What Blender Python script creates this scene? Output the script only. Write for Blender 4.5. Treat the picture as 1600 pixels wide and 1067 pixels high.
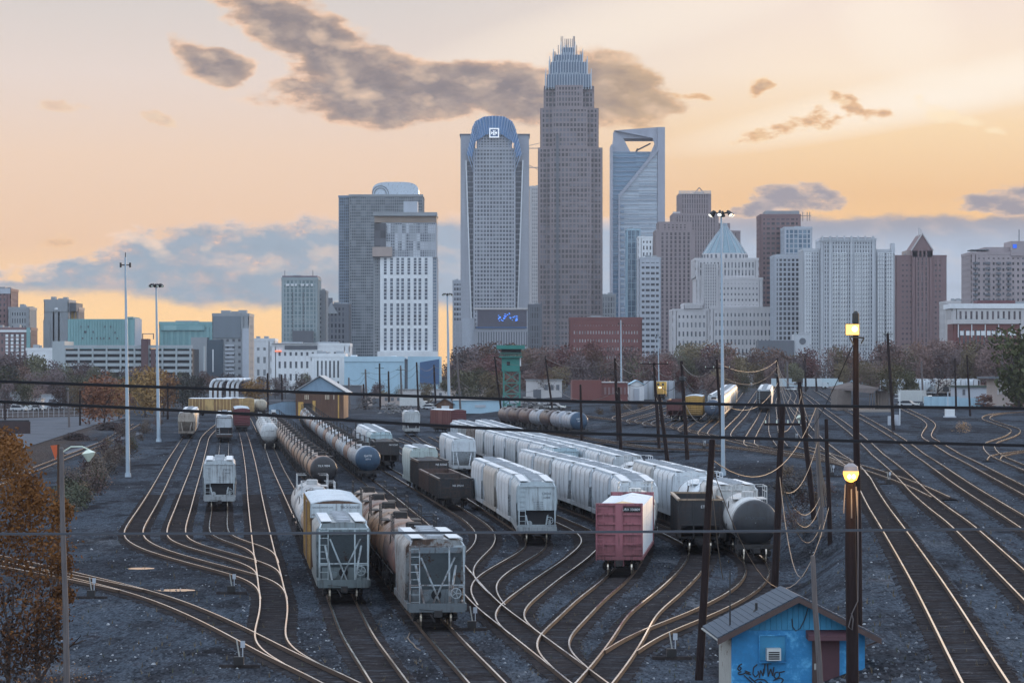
import bpy, bmesh, math, random
from mathutils import Vector, Matrix, Euler
R = math.radians
rnd = random.Random(7)
scene = bpy.context.scene
for o in list(bpy.data.objects):
    bpy.data.objects.remove(o, do_unlink=True)
col = scene.collection

# ------------------------------------------------------------------ camera
F, CX, HY, CAMZ = 4900.0, 800.0, 586.0, 13.0      # focal length in photo pixels, centre column, horizon row, eye height
cam_d = bpy.data.cameras.new('camera'); cam = bpy.data.objects.new('camera', cam_d); col.objects.link(cam)
cam.location = (0, 0, CAMZ); cam.rotation_euler = (R(90), 0, 0)
cam_d.sensor_width = 36.0; cam_d.lens = 36.0 * F / 1600.0
cam_d.shift_y = (HY - 533.5) / 1600.0
cam_d.clip_start = 0.5; cam_d.clip_end = 20000.0
scene.camera = cam

SUN_AZ, SUN_EL = 26.0, 5.5            # degrees right of the view axis, above the horizon
scene.view_settings.view_transform = 'Standard'
scene.view_settings.look = 'None'
scene.view_settings.exposure = 0.22
scene.view_settings.gamma = 1.0
scene.view_settings.use_curve_mapping = False
scene.cycles.volume_bounces = 0
scene.cycles.max_bounces = 6
scene.cycles.diffuse_bounces = 3
scene.cycles.glossy_bounces = 3
scene.cycles.use_denoising = True

def lin(c):
    return tuple((v / 255 / 12.92) if v <= 10.3 else ((v / 255 + 0.055) / 1.055) ** 2.4 for v in c)
def rgba(c): return (*lin(c), 1.0)

# ------------------------------------------------------------------ node expressions
class V:
    nt = None
    def __init__(s, k): s.k = k
    @staticmethod
    def m(op, a, b=None, c=None, clamp=False):
        n = V.nt.nodes.new('ShaderNodeMath'); n.operation = op; n.use_clamp = clamp
        for i, x in enumerate((a, b, c)):
            if x is None: continue
            if isinstance(x, V): V.nt.links.new(x.k, n.inputs[i])
            else: n.inputs[i].default_value = x
        return V(n.outputs[0])
    def __add__(s, o): return V.m('ADD', s, o)
    __radd__ = __add__
    def __sub__(s, o): return V.m('SUBTRACT', s, o)
    def __rsub__(s, o): return V.m('SUBTRACT', o, s)
    def __mul__(s, o): return V.m('MULTIPLY', s, o)
    __rmul__ = __mul__
    def __truediv__(s, o): return V.m('DIVIDE', s, o)
    def max(s, o): return V.m('MAXIMUM', s, o)
    def min(s, o): return V.m('MINIMUM', s, o)
    def clamp(s): return V.m('ADD', s, 0.0, clamp=True)
def sstep(x, a, b):
    n = V.nt.nodes.new('ShaderNodeMapRange'); n.interpolation_type = 'SMOOTHSTEP'
    V.nt.links.new(x.k, n.inputs[0]); n.inputs[1].default_value = a; n.inputs[2].default_value = b
    n.inputs[3].default_value = 0.0; n.inputs[4].default_value = 1.0
    return V(n.outputs[0])
def comb(x, y, z=0.0):
    n = V.nt.nodes.new('ShaderNodeCombineXYZ')
    for i, a in enumerate((x, y, z)):
        if isinstance(a, V): V.nt.links.new(a.k, n.inputs[i])
        else: n.inputs[i].default_value = a
    return V(n.outputs[0])
def noise(vec, scale, detail=5.0, rough=0.55, dist=0.0, out='Fac'):
    n = V.nt.nodes.new('ShaderNodeTexNoise'); n.inputs['Scale'].default_value = scale
    n.inputs['Detail'].default_value = detail; n.inputs['Roughness'].default_value = rough
    n.inputs['Distortion'].default_value = dist
    V.nt.links.new(vec.k, n.inputs['Vector'])
    return V(n.outputs[out])
def mixc(f, a, b, blend='MIX'):
    n = V.nt.nodes.new('ShaderNodeMix'); n.data_type = 'RGBA'; n.blend_type = blend
    for sk, x in ((n.inputs['Factor'], f), (n.inputs['A'], a), (n.inputs['B'], b)):
        pass
    ins = [s for s in n.inputs if s.type == 'RGBA']
    if isinstance(f, V): V.nt.links.new(f.k, n.inputs[0])
    else: n.inputs[0].default_value = f
    for sk, x in zip(ins, (a, b)):
        if isinstance(x, V): V.nt.links.new(x.k, sk)
        else: sk.default_value = (*x[:3], 1.0)
    return V([s for s in n.outputs if s.type == 'RGBA'][0])
def ramp(x, stops, interp='LINEAR'):
    n = V.nt.nodes.new('ShaderNodeValToRGB'); n.color_ramp.interpolation = interp
    e = n.color_ramp.elements
    while len(e) < len(stops): e.new(0.5)
    for i, (p, c) in enumerate(stops):
        e[i].position = p; e[i].color = (*c[:3], 1.0)
    V.nt.links.new(x.k, n.inputs[0])
    return V(n.outputs[0])

# ------------------------------------------------------------------ sky
world = bpy.data.worlds.new('World'); scene.world = world; world.use_nodes = True
nt = world.node_tree; nt.nodes.clear(); V.nt = nt
wout = nt.nodes.new('ShaderNodeOutputWorld'); bg = nt.nodes.new('ShaderNodeBackground')
nt.links.new(bg.outputs[0], wout.inputs[0])
tc = nt.nodes.new('ShaderNodeTexCoord')
sx = nt.nodes.new('ShaderNodeSeparateXYZ'); nt.links.new(tc.outputs['Generated'], sx.inputs[0])
X, Y, Z = (V(sx.outputs[i]) for i in range(3))
U = V.m('ARCTAN2', X, Y) * F                      # angle right of the view axis, in 1/4900 rad
H = V.m('ARCSINE', Z) * F                         # angle above the horizon
P0 = comb(U * 0.01, H * 0.01)
wn = noise(P0, 0.55, 3.0, 0.5, out='Color')
ws = nt.nodes.new('ShaderNodeSeparateXYZ'); nt.links.new(wn.k, ws.inputs[0])
n1, n2 = V(ws.outputs[0]) - 0.5, V(ws.outputs[1]) - 0.5
Uw, Hw = U + n1 * 130.0, H + n2 * 70.0
fb = noise(comb(U * 0.012, H * 0.024), 1.6, 9.0, 0.60) - 0.5     # cloud detail
fba = noise(comb(U * 0.012, H * 0.022, 2.0), 1.0, 3.5, 0.5); fbs = noise(comb((U + 22.0) * 0.012, (H + 14.0) * 0.022, 2.0), 1.0, 3.5, 0.5)
lit = (fba - fbs) * 4.0                              # billows turned to the sunset
fb2 = noise(comb(U * 0.004, H * 0.03, 3.0), 1.0, 6.0, 0.55) - 0.5    # streaks
Hn = H / 620.0
left = ramp(Hn.clamp(), [(0.0, lin((250, 200, 140))), (0.16, lin((252, 208, 150))), (0.33, lin((232, 194, 160))),
                 (0.55, lin((234, 203, 176))), (0.75, lin((226, 208, 196))), (1.0, lin((206, 200, 196)))])
right = ramp(Hn.clamp(), [(0.0, lin((250, 192, 120))), (0.2, lin((248, 200, 138))), (0.45, lin((236, 191, 138))),
                  (0.62, lin((246, 212, 165))), (0.76, lin((248, 226, 200))), (1.0, lin((238, 220, 208)))])
base = mixc(sstep(U, -250.0, 550.0), left, right)
def glow(cx, cy, rx, ry, rot):
    du, dh = U - (cx - CX), H - (HY - cy)
    c, s = math.cos(R(rot)), math.sin(R(rot))
    a = (du * c + dh * s) / rx; b = (dh * c - du * s) / ry
    return (1.0 - a * a - b * b).max(0.0)
g = glow(1520, 142, 520, 46, 11) * 0.9 + glow(1400, 40, 120, 90, -35) * 0.5 + glow(980, 40, 420, 60, 14) * 0.45
base = mixc((g + fb2 * 0.35 * g).clamp(), base, lin((253, 238, 218)))
def blob(cx, cy, rx, ry, rot=0.0):
    du, dh = Uw - (cx - CX), Hw - (HY - cy)
    c, s = math.cos(R(rot)), math.sin(R(rot))
    a = (du * c + dh * s) / rx; b = (dh * c - du * s) / ry
    return 1.0 - a * a - b * b
def field(lst):
    f = None
    for a in lst:
        b = blob(*a); f = b if f is None else f.max(b)
    return f
# long blue-grey cloud bank above the horizon, all the way round
lf = 1.0 - sstep(U, -520.0, 160.0)                       # towards the left the bank is puffier and warmer
top = 250.0 - 92.0 * (1.0 - sstep(U, -800.0, -430.0)) + fb * (34.0 + 70.0 * lf) + n2 * 60.0 * lf + n1 * 14.0
bot = 103.0 + 22.0 * (1.0 - sstep(U, -640.0, -420.0)) + fb * 30.0 + n1 * 20.0
band = sstep(top - H, -3.0, 12.0) * sstep(H - bot, -8.0, 16.0)
bcol = mixc(sstep(U, -450.0, 350.0), lin((150, 164, 178)), lin((172, 184, 202)))
bcol = mixc(sstep(H, 190.0, 246.0) * 0.85 * sstep(U, 150.0, 420.0), bcol, lin((147, 143, 152)))
puff = noise(comb(U * 0.010, H * 0.019, 7.0), 1.7, 8.0, 0.62)
bcol = mixc(sstep(puff, 0.42, 0.66) * 0.85 * lf, bcol, lin((184, 172, 172)))
bcol = mixc(sstep(puff, 0.56, 0.70) * 0.9 * lf * sstep(H, 130.0, 190.0), bcol, lin((236, 196, 166)))
bcol = mixc((fb2 * 1.1).clamp() * 0.6, bcol, lin((196, 194, 204)))
rim = (1.0 - sstep(top - H, 2.0, 26.0)) * (0.75 + fb * 1.8).clamp()
bcol = mixc(rim * (1.0 - 0.85 * sstep(U, 200.0, 420.0)), bcol, lin((242, 206, 178)))
bcol = mixc((lit - 0.10).clamp() * (0.22 + 0.55 * lf) * sstep(H, 120.0, 200.0), bcol, lin((246, 214, 186)))
bcol = mixc((0.0 - lit - 0.2).clamp() * 0.35, bcol, lin((132, 140, 154)))
skyc = mixc(band, base, bcol)
# heavy grey cloud with warm edges
f1 = field([(460, 36, 150, 54, -24), (560, 108, 140, 46, -16), (640, 150, 240, 48, -1), (790, 148, 200, 50, -2), (690, 120, 110, 30, -14),
            (960, 138, 104, 62, -14), (1010, 158, 80, 26, 4), (335, 98, 66, 30, -14)])
t1 = f1 * 1.5 + fb * 2.6 + 0.05
a1 = sstep(t1, -0.25, 0.55)
c1 = ramp(sstep(t1, -0.3, 1.9), [(0.0, lin((248, 216, 184))), (0.22, lin((232, 190, 156))), (0.42, lin((178, 150, 132))), (0.7, lin((142, 128, 124))), (1.0, lin((122, 112, 114)))])
c1 = mixc(sstep(puff, 0.40, 0.68) * 0.55, c1, lin((190, 166, 148)))
c1 = mixc(sstep(U, 60.0, 210.0) * 0.55, c1, lin((206, 168, 118)))
c1 = mixc((lit - 0.12).clamp() * 0.7, c1, lin((244, 208, 174)))
c1 = mixc((0.0 - lit - 0.15).clamp() * 0.6, c1, lin((116, 106, 108)))
skyc = mixc(a1 * 0.96, skyc, c1)
# small orange puffs
f2 = field([(1215, 205, 84, 13, 3), (1262, 192, 28, 16, 0), (1330, 183, 42, 14, -28), (1375, 190, 28, 9, 0), (1175, 138, 20, 11, 0),
            (1095, 143, 36, 8, -6), (255, 180, 34, 10, -18), (95, 376, 30, 11, 0), (100, 172, 30, 10, 0)])
t2 = f2 * 0.8 + fb * 4.6 - 0.05
faint = 1.0 - 0.55 * (1.0 - sstep(U, -560.0, -300.0))
c2 = ramp(sstep(t2, -0.2, 1.5), [(0.0, lin((250, 214, 164))), (0.45, lin((226, 176, 122))), (1.0, lin((182, 142, 112)))])
c2 = mixc((lit - 0.05).clamp() * 0.9, c2, lin((255, 226, 176)))
skyc = mixc(sstep(t2, -0.15, 0.75) * 0.92 * faint, skyc, c2)
# grey heads standing on the bank to the right, pale puffs above
f3 = field([(1240, 316, 66, 24, 0), (1215, 326, 66, 14, 0), (1560, 322, 80, 20, 6), (1640, 306, 90, 30, 0)])
t3 = f3 + fb * 3.2
skyc = mixc(sstep(t3, -0.1, 0.4), skyc, mixc((lit - 0.1).clamp() * 0.8, mixc(sstep(t3, 0.0, 0.9), lin((222, 190, 164)), lin((154, 147, 153))), lin((232, 204, 184))))
f4 = field([(1460, 185, 40, 13, -25), (1500, 196, 40, 9, 0), (1545, 203, 26, 9, 8)])
skyc = mixc(sstep(f4 + fb * 3.6, 0.0, 1.0) * 0.8, skyc, lin((253, 228, 188)))
# above the picture: pale dusk cloud veil thinning into the blue
nish = nt.nodes.new('ShaderNodeTexSky'); nish.sky_type = 'NISHITA'; nish.sun_disc = False
nish.sun_elevation = R(SUN_EL); nish.sun_rotation = R(SUN_AZ); nish.air_density = 1.2; nish.dust_density = 2.0; nish.ozone_density = 2.0
nsc = nt.nodes.new('ShaderNodeVectorMath'); nsc.operation = 'MULTIPLY_ADD'
nt.links.new(nish.outputs[0], nsc.inputs[0]); nsc.inputs[1].default_value = (0.10, 0.10, 0.10)
nsc.inputs[2].default_value = (0.84, 0.98, 1.20)             # the same thin veil all over the dome
hi = V(nsc.outputs[0])
skyc = mixc(sstep(H, 560.0, 1900.0), skyc, hi)
# the eastern half of the sky, away from the sunset, has no orange in it
skyc = mixc(sstep(Y, 0.55, -0.1) if False else (1.0 - sstep(Y, -0.2, 0.75)), skyc, hi)
nt.links.new(skyc.k, bg.inputs[0]); bg.inputs[1].default_value = 0.94
world.cycles.sampling_method = 'MANUAL'; world.cycles.sample_map_resolution = 1024

sun_d = bpy.data.lights.new('sun', 'SUN'); sun = bpy.data.objects.new('sun', sun_d); col.objects.link(sun)
sun_d.energy = 1.7; sun_d.angle = R(8.0); sun_d.color = (1.0, 0.66, 0.36)
sdir = Vector((math.sin(R(SUN_AZ)) * math.cos(R(SUN_EL)), math.cos(R(SUN_AZ)) * math.cos(R(SUN_EL)), math.sin(R(SUN_EL))))
sun.rotation_euler = (-sdir).to_track_quat('-Z', 'Y').to_euler()
sun.location = (300, 900, 400)

# ------------------------------------------------------------------ materials
MATS = {}
def mat(name, c, rough=0.7, metal=0.0, var=0.25, scale=1.0, stretch=(1, 1, 1), c2=None, patch=None, bump=0.0, spec=0.5,
        objcol=False, detail=5.0, emit=None, estr=0.0):
    """procedural: a base colour with two scales of noise; c2/patch = second colour in patches of its own"""
    if name in MATS: return MATS[name]
    m = bpy.data.materials.new(name); m.use_nodes = True
    t = m.node_tree; V.nt = t; b = t.nodes['Principled BSDF']
    tcn = t.nodes.new('ShaderNodeTexCoord'); mp = t.nodes.new('ShaderNodeMapping')
    t.links.new(tcn.outputs['Object'], mp.inputs[0]); mp.inputs['Scale'].default_value = stretch
    oi = t.nodes.new('ShaderNodeObjectInfo')
    vec = t.nodes.new('ShaderNodeVectorMath'); vec.operation = 'MULTIPLY_ADD'
    t.links.new(oi.outputs['Random'], vec.inputs[1]) if False else None
    vec.operation = 'ADD'
    sc = t.nodes.new('ShaderNodeVectorMath'); sc.operation = 'SCALE'
    sc.inputs[0].default_value = (37.0, 91.0, 53.0); t.links.new(oi.outputs['Random'], sc.inputs['Scale'])
    t.links.new(mp.outputs[0], vec.inputs[0]); t.links.new(sc.outputs[0], vec.inputs[1])
    P = V(vec.outputs[0])
    na = noise(P, scale, detail, 0.6); nb = noise(P, scale * 6.3, 4.0, 0.6)
    f = (na - 0.5) * (2.2 * var) + (nb - 0.5) * (1.3 * var) + 1.0
    if objcol: basec = V(oi.outputs['Color'])
    else: basec = mixc(0.0, c, c)
    if c2 is not None:
        lo, hi_ = patch or (0.5, 0.62)
        pm = sstep(na * 0.65 + nb * 0.35, lo, hi_)
        if objcol: pm = pm * V(oi.outputs['Alpha'])
        basec = mixc(pm, basec, c2)
    vm = t.nodes.new('ShaderNodeVectorMath'); vm.operation = 'SCALE'
    t.links.new(basec.k, vm.inputs[0]); t.links.new(f.k, vm.inputs['Scale'])
    t.links.new(vm.outputs[0], b.inputs['Base Color'])
    b.inputs['Roughness'].default_value = rough; b.inputs['Metallic'].default_value = metal
    b.inputs['Specular IOR Level'].default_value = spec
    rr = (nb - 0.5) * 0.3 + rough
    t.links.new(rr.clamp().k, b.inputs['Roughness'])
    if bump:
        bn = t.nodes.new('ShaderNodeBump'); bn.inputs['Strength'].default_value = bump; bn.inputs['Distance'].default_value = 0.05
        t.links.new(nb.k, bn.inputs['Height']); t.links.new(bn.outputs[0], b.inputs['Normal'])
    if emit is not None:
        b.inputs['Emission Color'].default_value = (*emit, 1.0); b.inputs['Emission Strength'].default_value = estr
    MATS[name] = m
    return m

# ------------------------------------------------------------------ mesh collector
class MB:
    def __init__(s): s.v = []; s.f = []; s.mi = []; s.cur = 0
    def quad(s, *p):
        i = len(s.v); s.v.extend(tuple(q) for q in p); s.f.append(tuple(range(i, i + len(p)))); s.mi.append(s.cur)
    def box(s, x0, x1, y0, y1, z0, z1):
        i = len(s.v)
        s.v += [(x0, y0, z0), (x1, y0, z0), (x1, y1, z0), (x0, y1, z0), (x0, y0, z1), (x1, y0, z1), (x1, y1, z1), (x0, y1, z1)]
        for a in ((0, 3, 2, 1), (4, 5, 6, 7), (0, 1, 5, 4), (1, 2, 6, 5), (2, 3, 7, 6), (3, 0, 4, 7)):
            s.f.append(tuple(i + k for k in a)); s.mi.append(s.cur)
        return s
    def bar(s, p, q, w, h=None, up=(0, 0, 1)):
        h = h or w; p, q = Vector(p), Vector(q); d = (q - p).normalized(); u = Vector(up)
        a = d.cross(u)
        if a.length < 1e-4: a = d.cross(Vector((0, 1, 0)))
        a.normalize(); b = a.cross(d).normalized(); i = len(s.v)
        for e in (p, q):
            for sa, sb in ((-1, -1), (1, -1), (1, 1), (-1, 1)): s.v.append(tuple(e + a * (sa * w / 2) + b * (sb * h / 2)))
        for a_ in ((0, 1, 2, 3), (7, 6, 5, 4), (0, 4, 5, 1), (1, 5, 6, 2), (2, 6, 7, 3), (3, 7, 4, 0)):
            s.f.append(tuple(i + k for k in a_)); s.mi.append(s.cur)
        return s
    def cyl(s, p, q, r0, r1=None, n=10, cap=True):
        r1 = r0 if r1 is None else r1
        return s.rings([(p, r0), (q, r1)], n, cap)
    def rings(s, seq, n=10, cap=True):
        i = len(s.v); L = len(seq); pts = [Vector(a[0]) for a in seq]; ref = None
        for k, (p, r) in enumerate(seq):
            d = (pts[min(k + 1, L - 1)] - pts[max(k - 1, 0)])
            d = d.normalized() if d.length > 1e-9 else Vector((0, 0, 1))
            if ref is None or abs(d.dot(ref)) > 0.95: ref = Vector((0, 0, 1)) if abs(d.z) < 0.9 else Vector((1, 0, 0))
            a = d.cross(ref).normalized(); b = a.cross(d)
            for j in range(n):
                t = 2 * math.pi * j / n
                s.v.append(tuple(pts[k] + (a * math.cos(t) + b * math.sin(t)) * r))
        for k in range(L - 1):
            for j in range(n):
                s.f.append((i + k * n + j, i + k * n + (j + 1) % n, i + (k + 1) * n + (j + 1) % n, i + (k + 1) * n + j)); s.mi.append(s.cur)
        if cap:
            s.f.append(tuple(i + j for j in range(n - 1, -1, -1))); s.mi.append(s.cur)
            s.f.append(tuple(i + (L - 1) * n + j for j in range(n))); s.mi.append(s.cur)
        return s
    def loft(s, secs, closed=True, cap=True):
        """secs: list of equally long point lists"""
        i = len(s.v); n = len(secs[0])
        for q in secs: s.v.extend(tuple(p) for p in q)
        for k in range(len(secs) - 1):
            for j in range(n if closed else n - 1):
                s.f.append((i + k * n + j, i + k * n + (j + 1) % n, i + (k + 1) * n + (j + 1) % n, i + (k + 1) * n + j)); s.mi.append(s.cur)
        if cap and closed:
            s.f.append(tuple(i + j for j in range(n - 1, -1, -1))); s.mi.append(s.cur)
            s.f.append(tuple(i + (len(secs) - 1) * n + j for j in range(n))); s.mi.append(s.cur)
        return s
    def mesh(s, name, mats, smooth=False):
        me = bpy.data.meshes.new(name); me.from_pydata(s.v, [], s.f)
        for m in (mats if isinstance(mats, (list, tuple)) else [mats]): me.materials.append(m)
        if any(s.mi): me.polygons.foreach_set('material_index', s.mi)
        bm = bmesh.new(); bm.from_mesh(me); bmesh.ops.recalc_face_normals(bm, faces=bm.faces); bm.to_mesh(me); bm.free()
        if smooth:
            me.polygons.foreach_set('use_smooth', [True] * len(me.polygons)); me.set_sharp_from_angle(angle=R(38))
        me.update()
        return me
    def build(s, name, mats, parent=None, loc=(0, 0, 0), rz=0.0, smooth=False):
        return link(name, s.mesh(name, mats, smooth), parent, loc, rz)
def link(name, me, parent=None, loc=(0, 0, 0), rz=0.0):
    o = bpy.data.objects.new(name, me); col.objects.link(o); o.location = loc; o.rotation_euler = (0, 0, rz)
    if parent is not None: o.parent = parent
    return o
def empty(name, loc=(0, 0, 0), rz=0.0):
    o = bpy.data.objects.new(name, None); col.objects.link(o); o.location = loc; o.rotation_euler = (0, 0, rz); o.empty_display_size = 0.5
    return o
def tag(o, label=None, cat=None, group=None, kind=None):
    if label: o['label'] = label
    if cat: o['category'] = cat
    if group: o['group'] = group
    if kind: o['kind'] = kind
    return o
def children(o): return KIDS.get(o.name, [])
KIDS = {}
def index_kids():
    KIDS.clear()
    for o in bpy.data.objects:
        if o.parent: KIDS.setdefault(o.parent.name, []).append(o)
def copy_tree(o, parent=None):
    c = o.copy(); col.objects.link(c); c.parent = parent
    for ch in KIDS.get(o.name, []): copy_tree(ch, c)
    return c
ORD = ['first', 'second', 'third', 'fourth', 'fifth', 'sixth', 'seventh', 'eighth', 'ninth', 'tenth', 'eleventh', 'twelfth', 'thirteenth',
       'fourteenth', 'fifteenth', 'sixteenth', 'seventeenth', 'eighteenth', 'nineteenth', 'twentieth', 'twenty-first', 'twenty-second',
       'twenty-third', 'twenty-fourth', 'twenty-fifth', 'twenty-sixth', 'twenty-seventh', 'twenty-eighth', 'twenty-ninth', 'thirtieth']

# ------------------------------------------------------------------ terrain
def smooth01(t): t = max(0.0, min(1.0, t)); return t * t * (3 - 2 * t)
def zleft(d): return 0.0 if d < 420 else min(0.0062 * (d - 420), 8.0)
def zright(d): return 2.6 + (0.0 if d < 400 else min(0.0092 * (d - 400), 6.0))
def bank(d):
    if d < 213: a = 5.5 + (19.9 - 5.5) * (d - 112) / 101.0
    else: a = 19.9 - 0.0747 * (d - 213)
    if d < 213: b = 13.2 + (23.6 - 13.2) * (d - 110) / 103.0
    else: b = 23.6 + min(d - 213, 150) * 0.03 - max(0, d - 363) * 0.02
    return a, max(b, a + 5.0)
def ground_z(x, y):
    a, b = bank(y); t = smooth01((x - a) / (b - a))
    zl, zr = zleft(y), zright(y)
    return zl + (zr - zl) * t
def scr(px, py, d):
    """point at depth d that lies on the line of sight of a photo pixel"""
    return Vector(((px - CX) / F * d, d, CAMZ - (py - HY) / F * d))
def gnd(px, py):
    d = F * 11.0 / (py - HY)
    for _ in range(60):
        z = ground_z((px - CX) / F * d, d); d += (F * (CAMZ - z) / (py - HY) - d) * 0.5
    return Vector(((px - CX) / F * d, d, ground_z((px - CX) / F * d, d)))
def at(px, d):
    x = (px - CX) / F * d
    return Vector((x, d, ground_z(x, d)))

# ------------------------------------------------------------------ ground sheet
def axis(a, b, fine0, fine1, step, grow=1.25):
    xs = []; x = fine0
    while x <= fine1: xs.append(x); x += step
    s = step; x = xs[-1]
    while x < b: s *= grow; x += s; xs.append(x)
    s = step; x = xs[0]; lo = []
    while x > a: s *= grow; x -= s; lo.append(x)
    return lo[::-1] + xs
def ground_material():
    m = bpy.data.materials.new('ballast_ground'); m.use_nodes = True
    t = m.node_tree; V.nt = t; b = t.nodes['Principled BSDF']
    tcn = t.nodes.new('ShaderNodeTexCoord'); s = t.nodes.new('ShaderNodeSeparateXYZ'); t.links.new(tcn.outputs['Object'], s.inputs[0])
    x, y, z = (V(s.outputs[i]) for i in range(3))
    big = noise(comb(x * 0.06, y * 0.022), 1.0, 5.0, 0.6)
    mid = noise(comb(x * 0.5, y * 0.13), 1.0, 6.0, 0.65)
    fin = noise(comb(x * 7.0, y * 1.3), 1.0, 3.0, 0.7)
    fin2 = noise(comb(x * 2.4, y * 0.5, 4.0), 1.0, 4.0, 0.7)
    c = mixc(sstep(big * 0.6 + mid * 0.4, 0.40, 0.58), (0.032, 0.033, 0.038), (0.062, 0.073, 0.090))
    oil = noise(comb(x * 0.16, y * 0.05, 9.0), 1.0, 4.0, 0.6); pale = noise(comb(x * 0.11, y * 0.035, 5.0), 1.0, 5.0, 0.65)
    c = mixc(sstep(pale, 0.56, 0.68) * 0.75, c, (0.105, 0.112, 0.125))
    c = mixc(sstep(oil, 0.55, 0.66) * 0.8, c, (0.020, 0.018, 0.019))
    c = mixc(sstep(mid, 0.56, 0.68) * 0.7, c, (0.034, 0.028, 0.030))
    # oily brown lanes and dry grass to the left of the yard, pale concrete beyond
    lx = x + y * 0.098
    edge = lx - (-19.0) + (mid - 0.5) * 16.0
    c = mixc((1.0 - sstep(edge, -7.0, 0.0)) * sstep(y, 250.0, 330.0) * 0.85, c, (0.075, 0.058, 0.050))
    c = mixc(sstep(y, 700.0, 1000.0) * 0.6, c, (0.075, 0.074, 0.078))
    k = (fin - 0.5) * 3.2 + (fin2 - 0.5) * 2.2 + 1.0
    vm = t.nodes.new('ShaderNodeVectorMath'); vm.operation = 'SCALE'; t.links.new(c.k, vm.inputs[0]); t.links.new(k.max(0.2).k, vm.inputs['Scale'])
    sp = mixc(sstep(fin * 0.6 + fin2 * 0.4, 0.64, 0.70), V(vm.outputs[0]), (0.24, 0.26, 0.30))
    t.links.new(sp.k, b.inputs['Base Color'])
    b.inputs['Roughness'].default_value = 0.9; b.inputs['Specular IOR Level'].default_value = 0.0
    bn = t.nodes.new('ShaderNodeBump'); bn.inputs['Strength'].default_value = 0.6; bn.inputs['Distance'].default_value = 0.12
    t.links.new((fin * 0.5 + mid).k, bn.inputs['Height']); t.links.new(bn.outputs[0], b.inputs['Normal'])
    return m
xs = axis(-4200, 4200, -60, 66, 1.5); ys = axis(60, 9000, 60, 520, 3.0, 1.12)
me = bpy.data.meshes.new('ground')
vs = [(x, y, ground_z(x, y)) for y in ys for x in xs]; nx = len(xs)
fs = [(j * nx + i, j * nx + i + 1, (j + 1) * nx + i + 1, (j + 1) * nx + i) for j in range(len(ys) - 1) for i in range(nx - 1)]
me.from_pydata(vs, [], fs); me.materials.append(ground_material()); me.polygons.foreach_set('use_smooth', [True] * len(me.polygons))
ground = link('ground', me); tag(ground, 'dark blue-grey ballast ground of the rail yard', kind='structure')

# ------------------------------------------------------------------ railway tracks
M_BED = mat('track_bed', (0.032, 0.029, 0.031), 0.95, var=0.9, scale=0.9, c2=(0.062, 0.070, 0.084), patch=(0.42, 0.58), spec=0.0, bump=0.5)
M_TIE = mat('sleeper_wood', (0.050, 0.043, 0.043), 0.9, var=0.8, scale=1.4, c2=(0.12, 0.112, 0.11), patch=(0.58, 0.7), spec=0.0)
M_RAILSIDE = mat('rail_rust', (0.075, 0.050, 0.038), 0.85, 0.0, var=0.5, scale=0.3, spec=0.1)
M_RAILTOP = mat('rail_polished', (0.97, 0.94, 0.90), 0.15, 1.0, var=0.22, scale=0.05, detail=8.0)
class Track:
    def __init__(s, pts):
        g = [gnd(*p) for p in pts]
        g = [Vector((p.x, p.y)) for p in g]
        s.line = []
        g = [g[0] * 2 - g[1]] + g + [g[-1] * 2 - g[-2]]
        for i in range(1, len(g) - 2):
            p0, p1, p2, p3 = g[i - 1:i + 3]
            t0 = 0.0; t1 = t0 + max((p1 - p0).length, 1e-3) ** 0.5; t2 = t1 + max((p2 - p1).length, 1e-3) ** 0.5; t3 = t2 + max((p3 - p2).length, 1e-3) ** 0.5
            n = max(2, int((p2 - p1).length / 1.5))
            for k in range(n):
                t = t1 + (t2 - t1) * k / n
                a1 = p0 * ((t1 - t) / (t1 - t0)) + p1 * ((t - t0) / (t1 - t0)); a2 = p1 * ((t2 - t) / (t2 - t1)) + p2 * ((t - t1) / (t2 - t1)); a3 = p2 * ((t3 - t) / (t3 - t2)) + p3 * ((t - t2) / (t3 - t2))
                b1 = a1 * ((t2 - t) / (t2 - t0)) + a2 * ((t - t0) / (t2 - t0)); b2 = a2 * ((t3 - t) / (t3 - t1)) + a3 * ((t - t1) / (t3 - t1))
                s.line.append(b1 * ((t2 - t) / (t2 - t1)) + b2 * ((t - t1) / (t2 - t1)))
        s.line.append(g[-2])
        for _ in range(14):                       # ease the corners as a railway would
            L = s.line
            s.line = [L[0]] + [(L[i - 1] + L[i] * 2 + L[i + 1]) * 0.25 for i in range(1, len(L) - 1)] + [L[-1]]
        s.acc = [0.0]
        for a, b in zip(s.line, s.line[1:]): s.acc.append(s.acc[-1] + (b - a).length)
        s.n = 0
    def at(s, d):
        """distance along the track"""
        d = max(0.0, min(d, s.acc[-1] - 1e-4)); lo, hi = 0, len(s.acc) - 1
        while hi - lo > 1:
            m_ = (lo + hi) // 2
            if s.acc[m_] <= d: lo = m_
            else: hi = m_
        f = (d - s.acc[lo]) / max(1e-6, s.acc[hi] - s.acc[lo])
        return s.line[lo].lerp(s.line[hi], f)
    def at_depth(s, y):
        """distance along the track (from its near end) where the depth is y"""
        best = min(range(len(s.line)), key=lambda i: abs(s.line[i].y - y)); return s.acc[best]
TRACKS = {}
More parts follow.
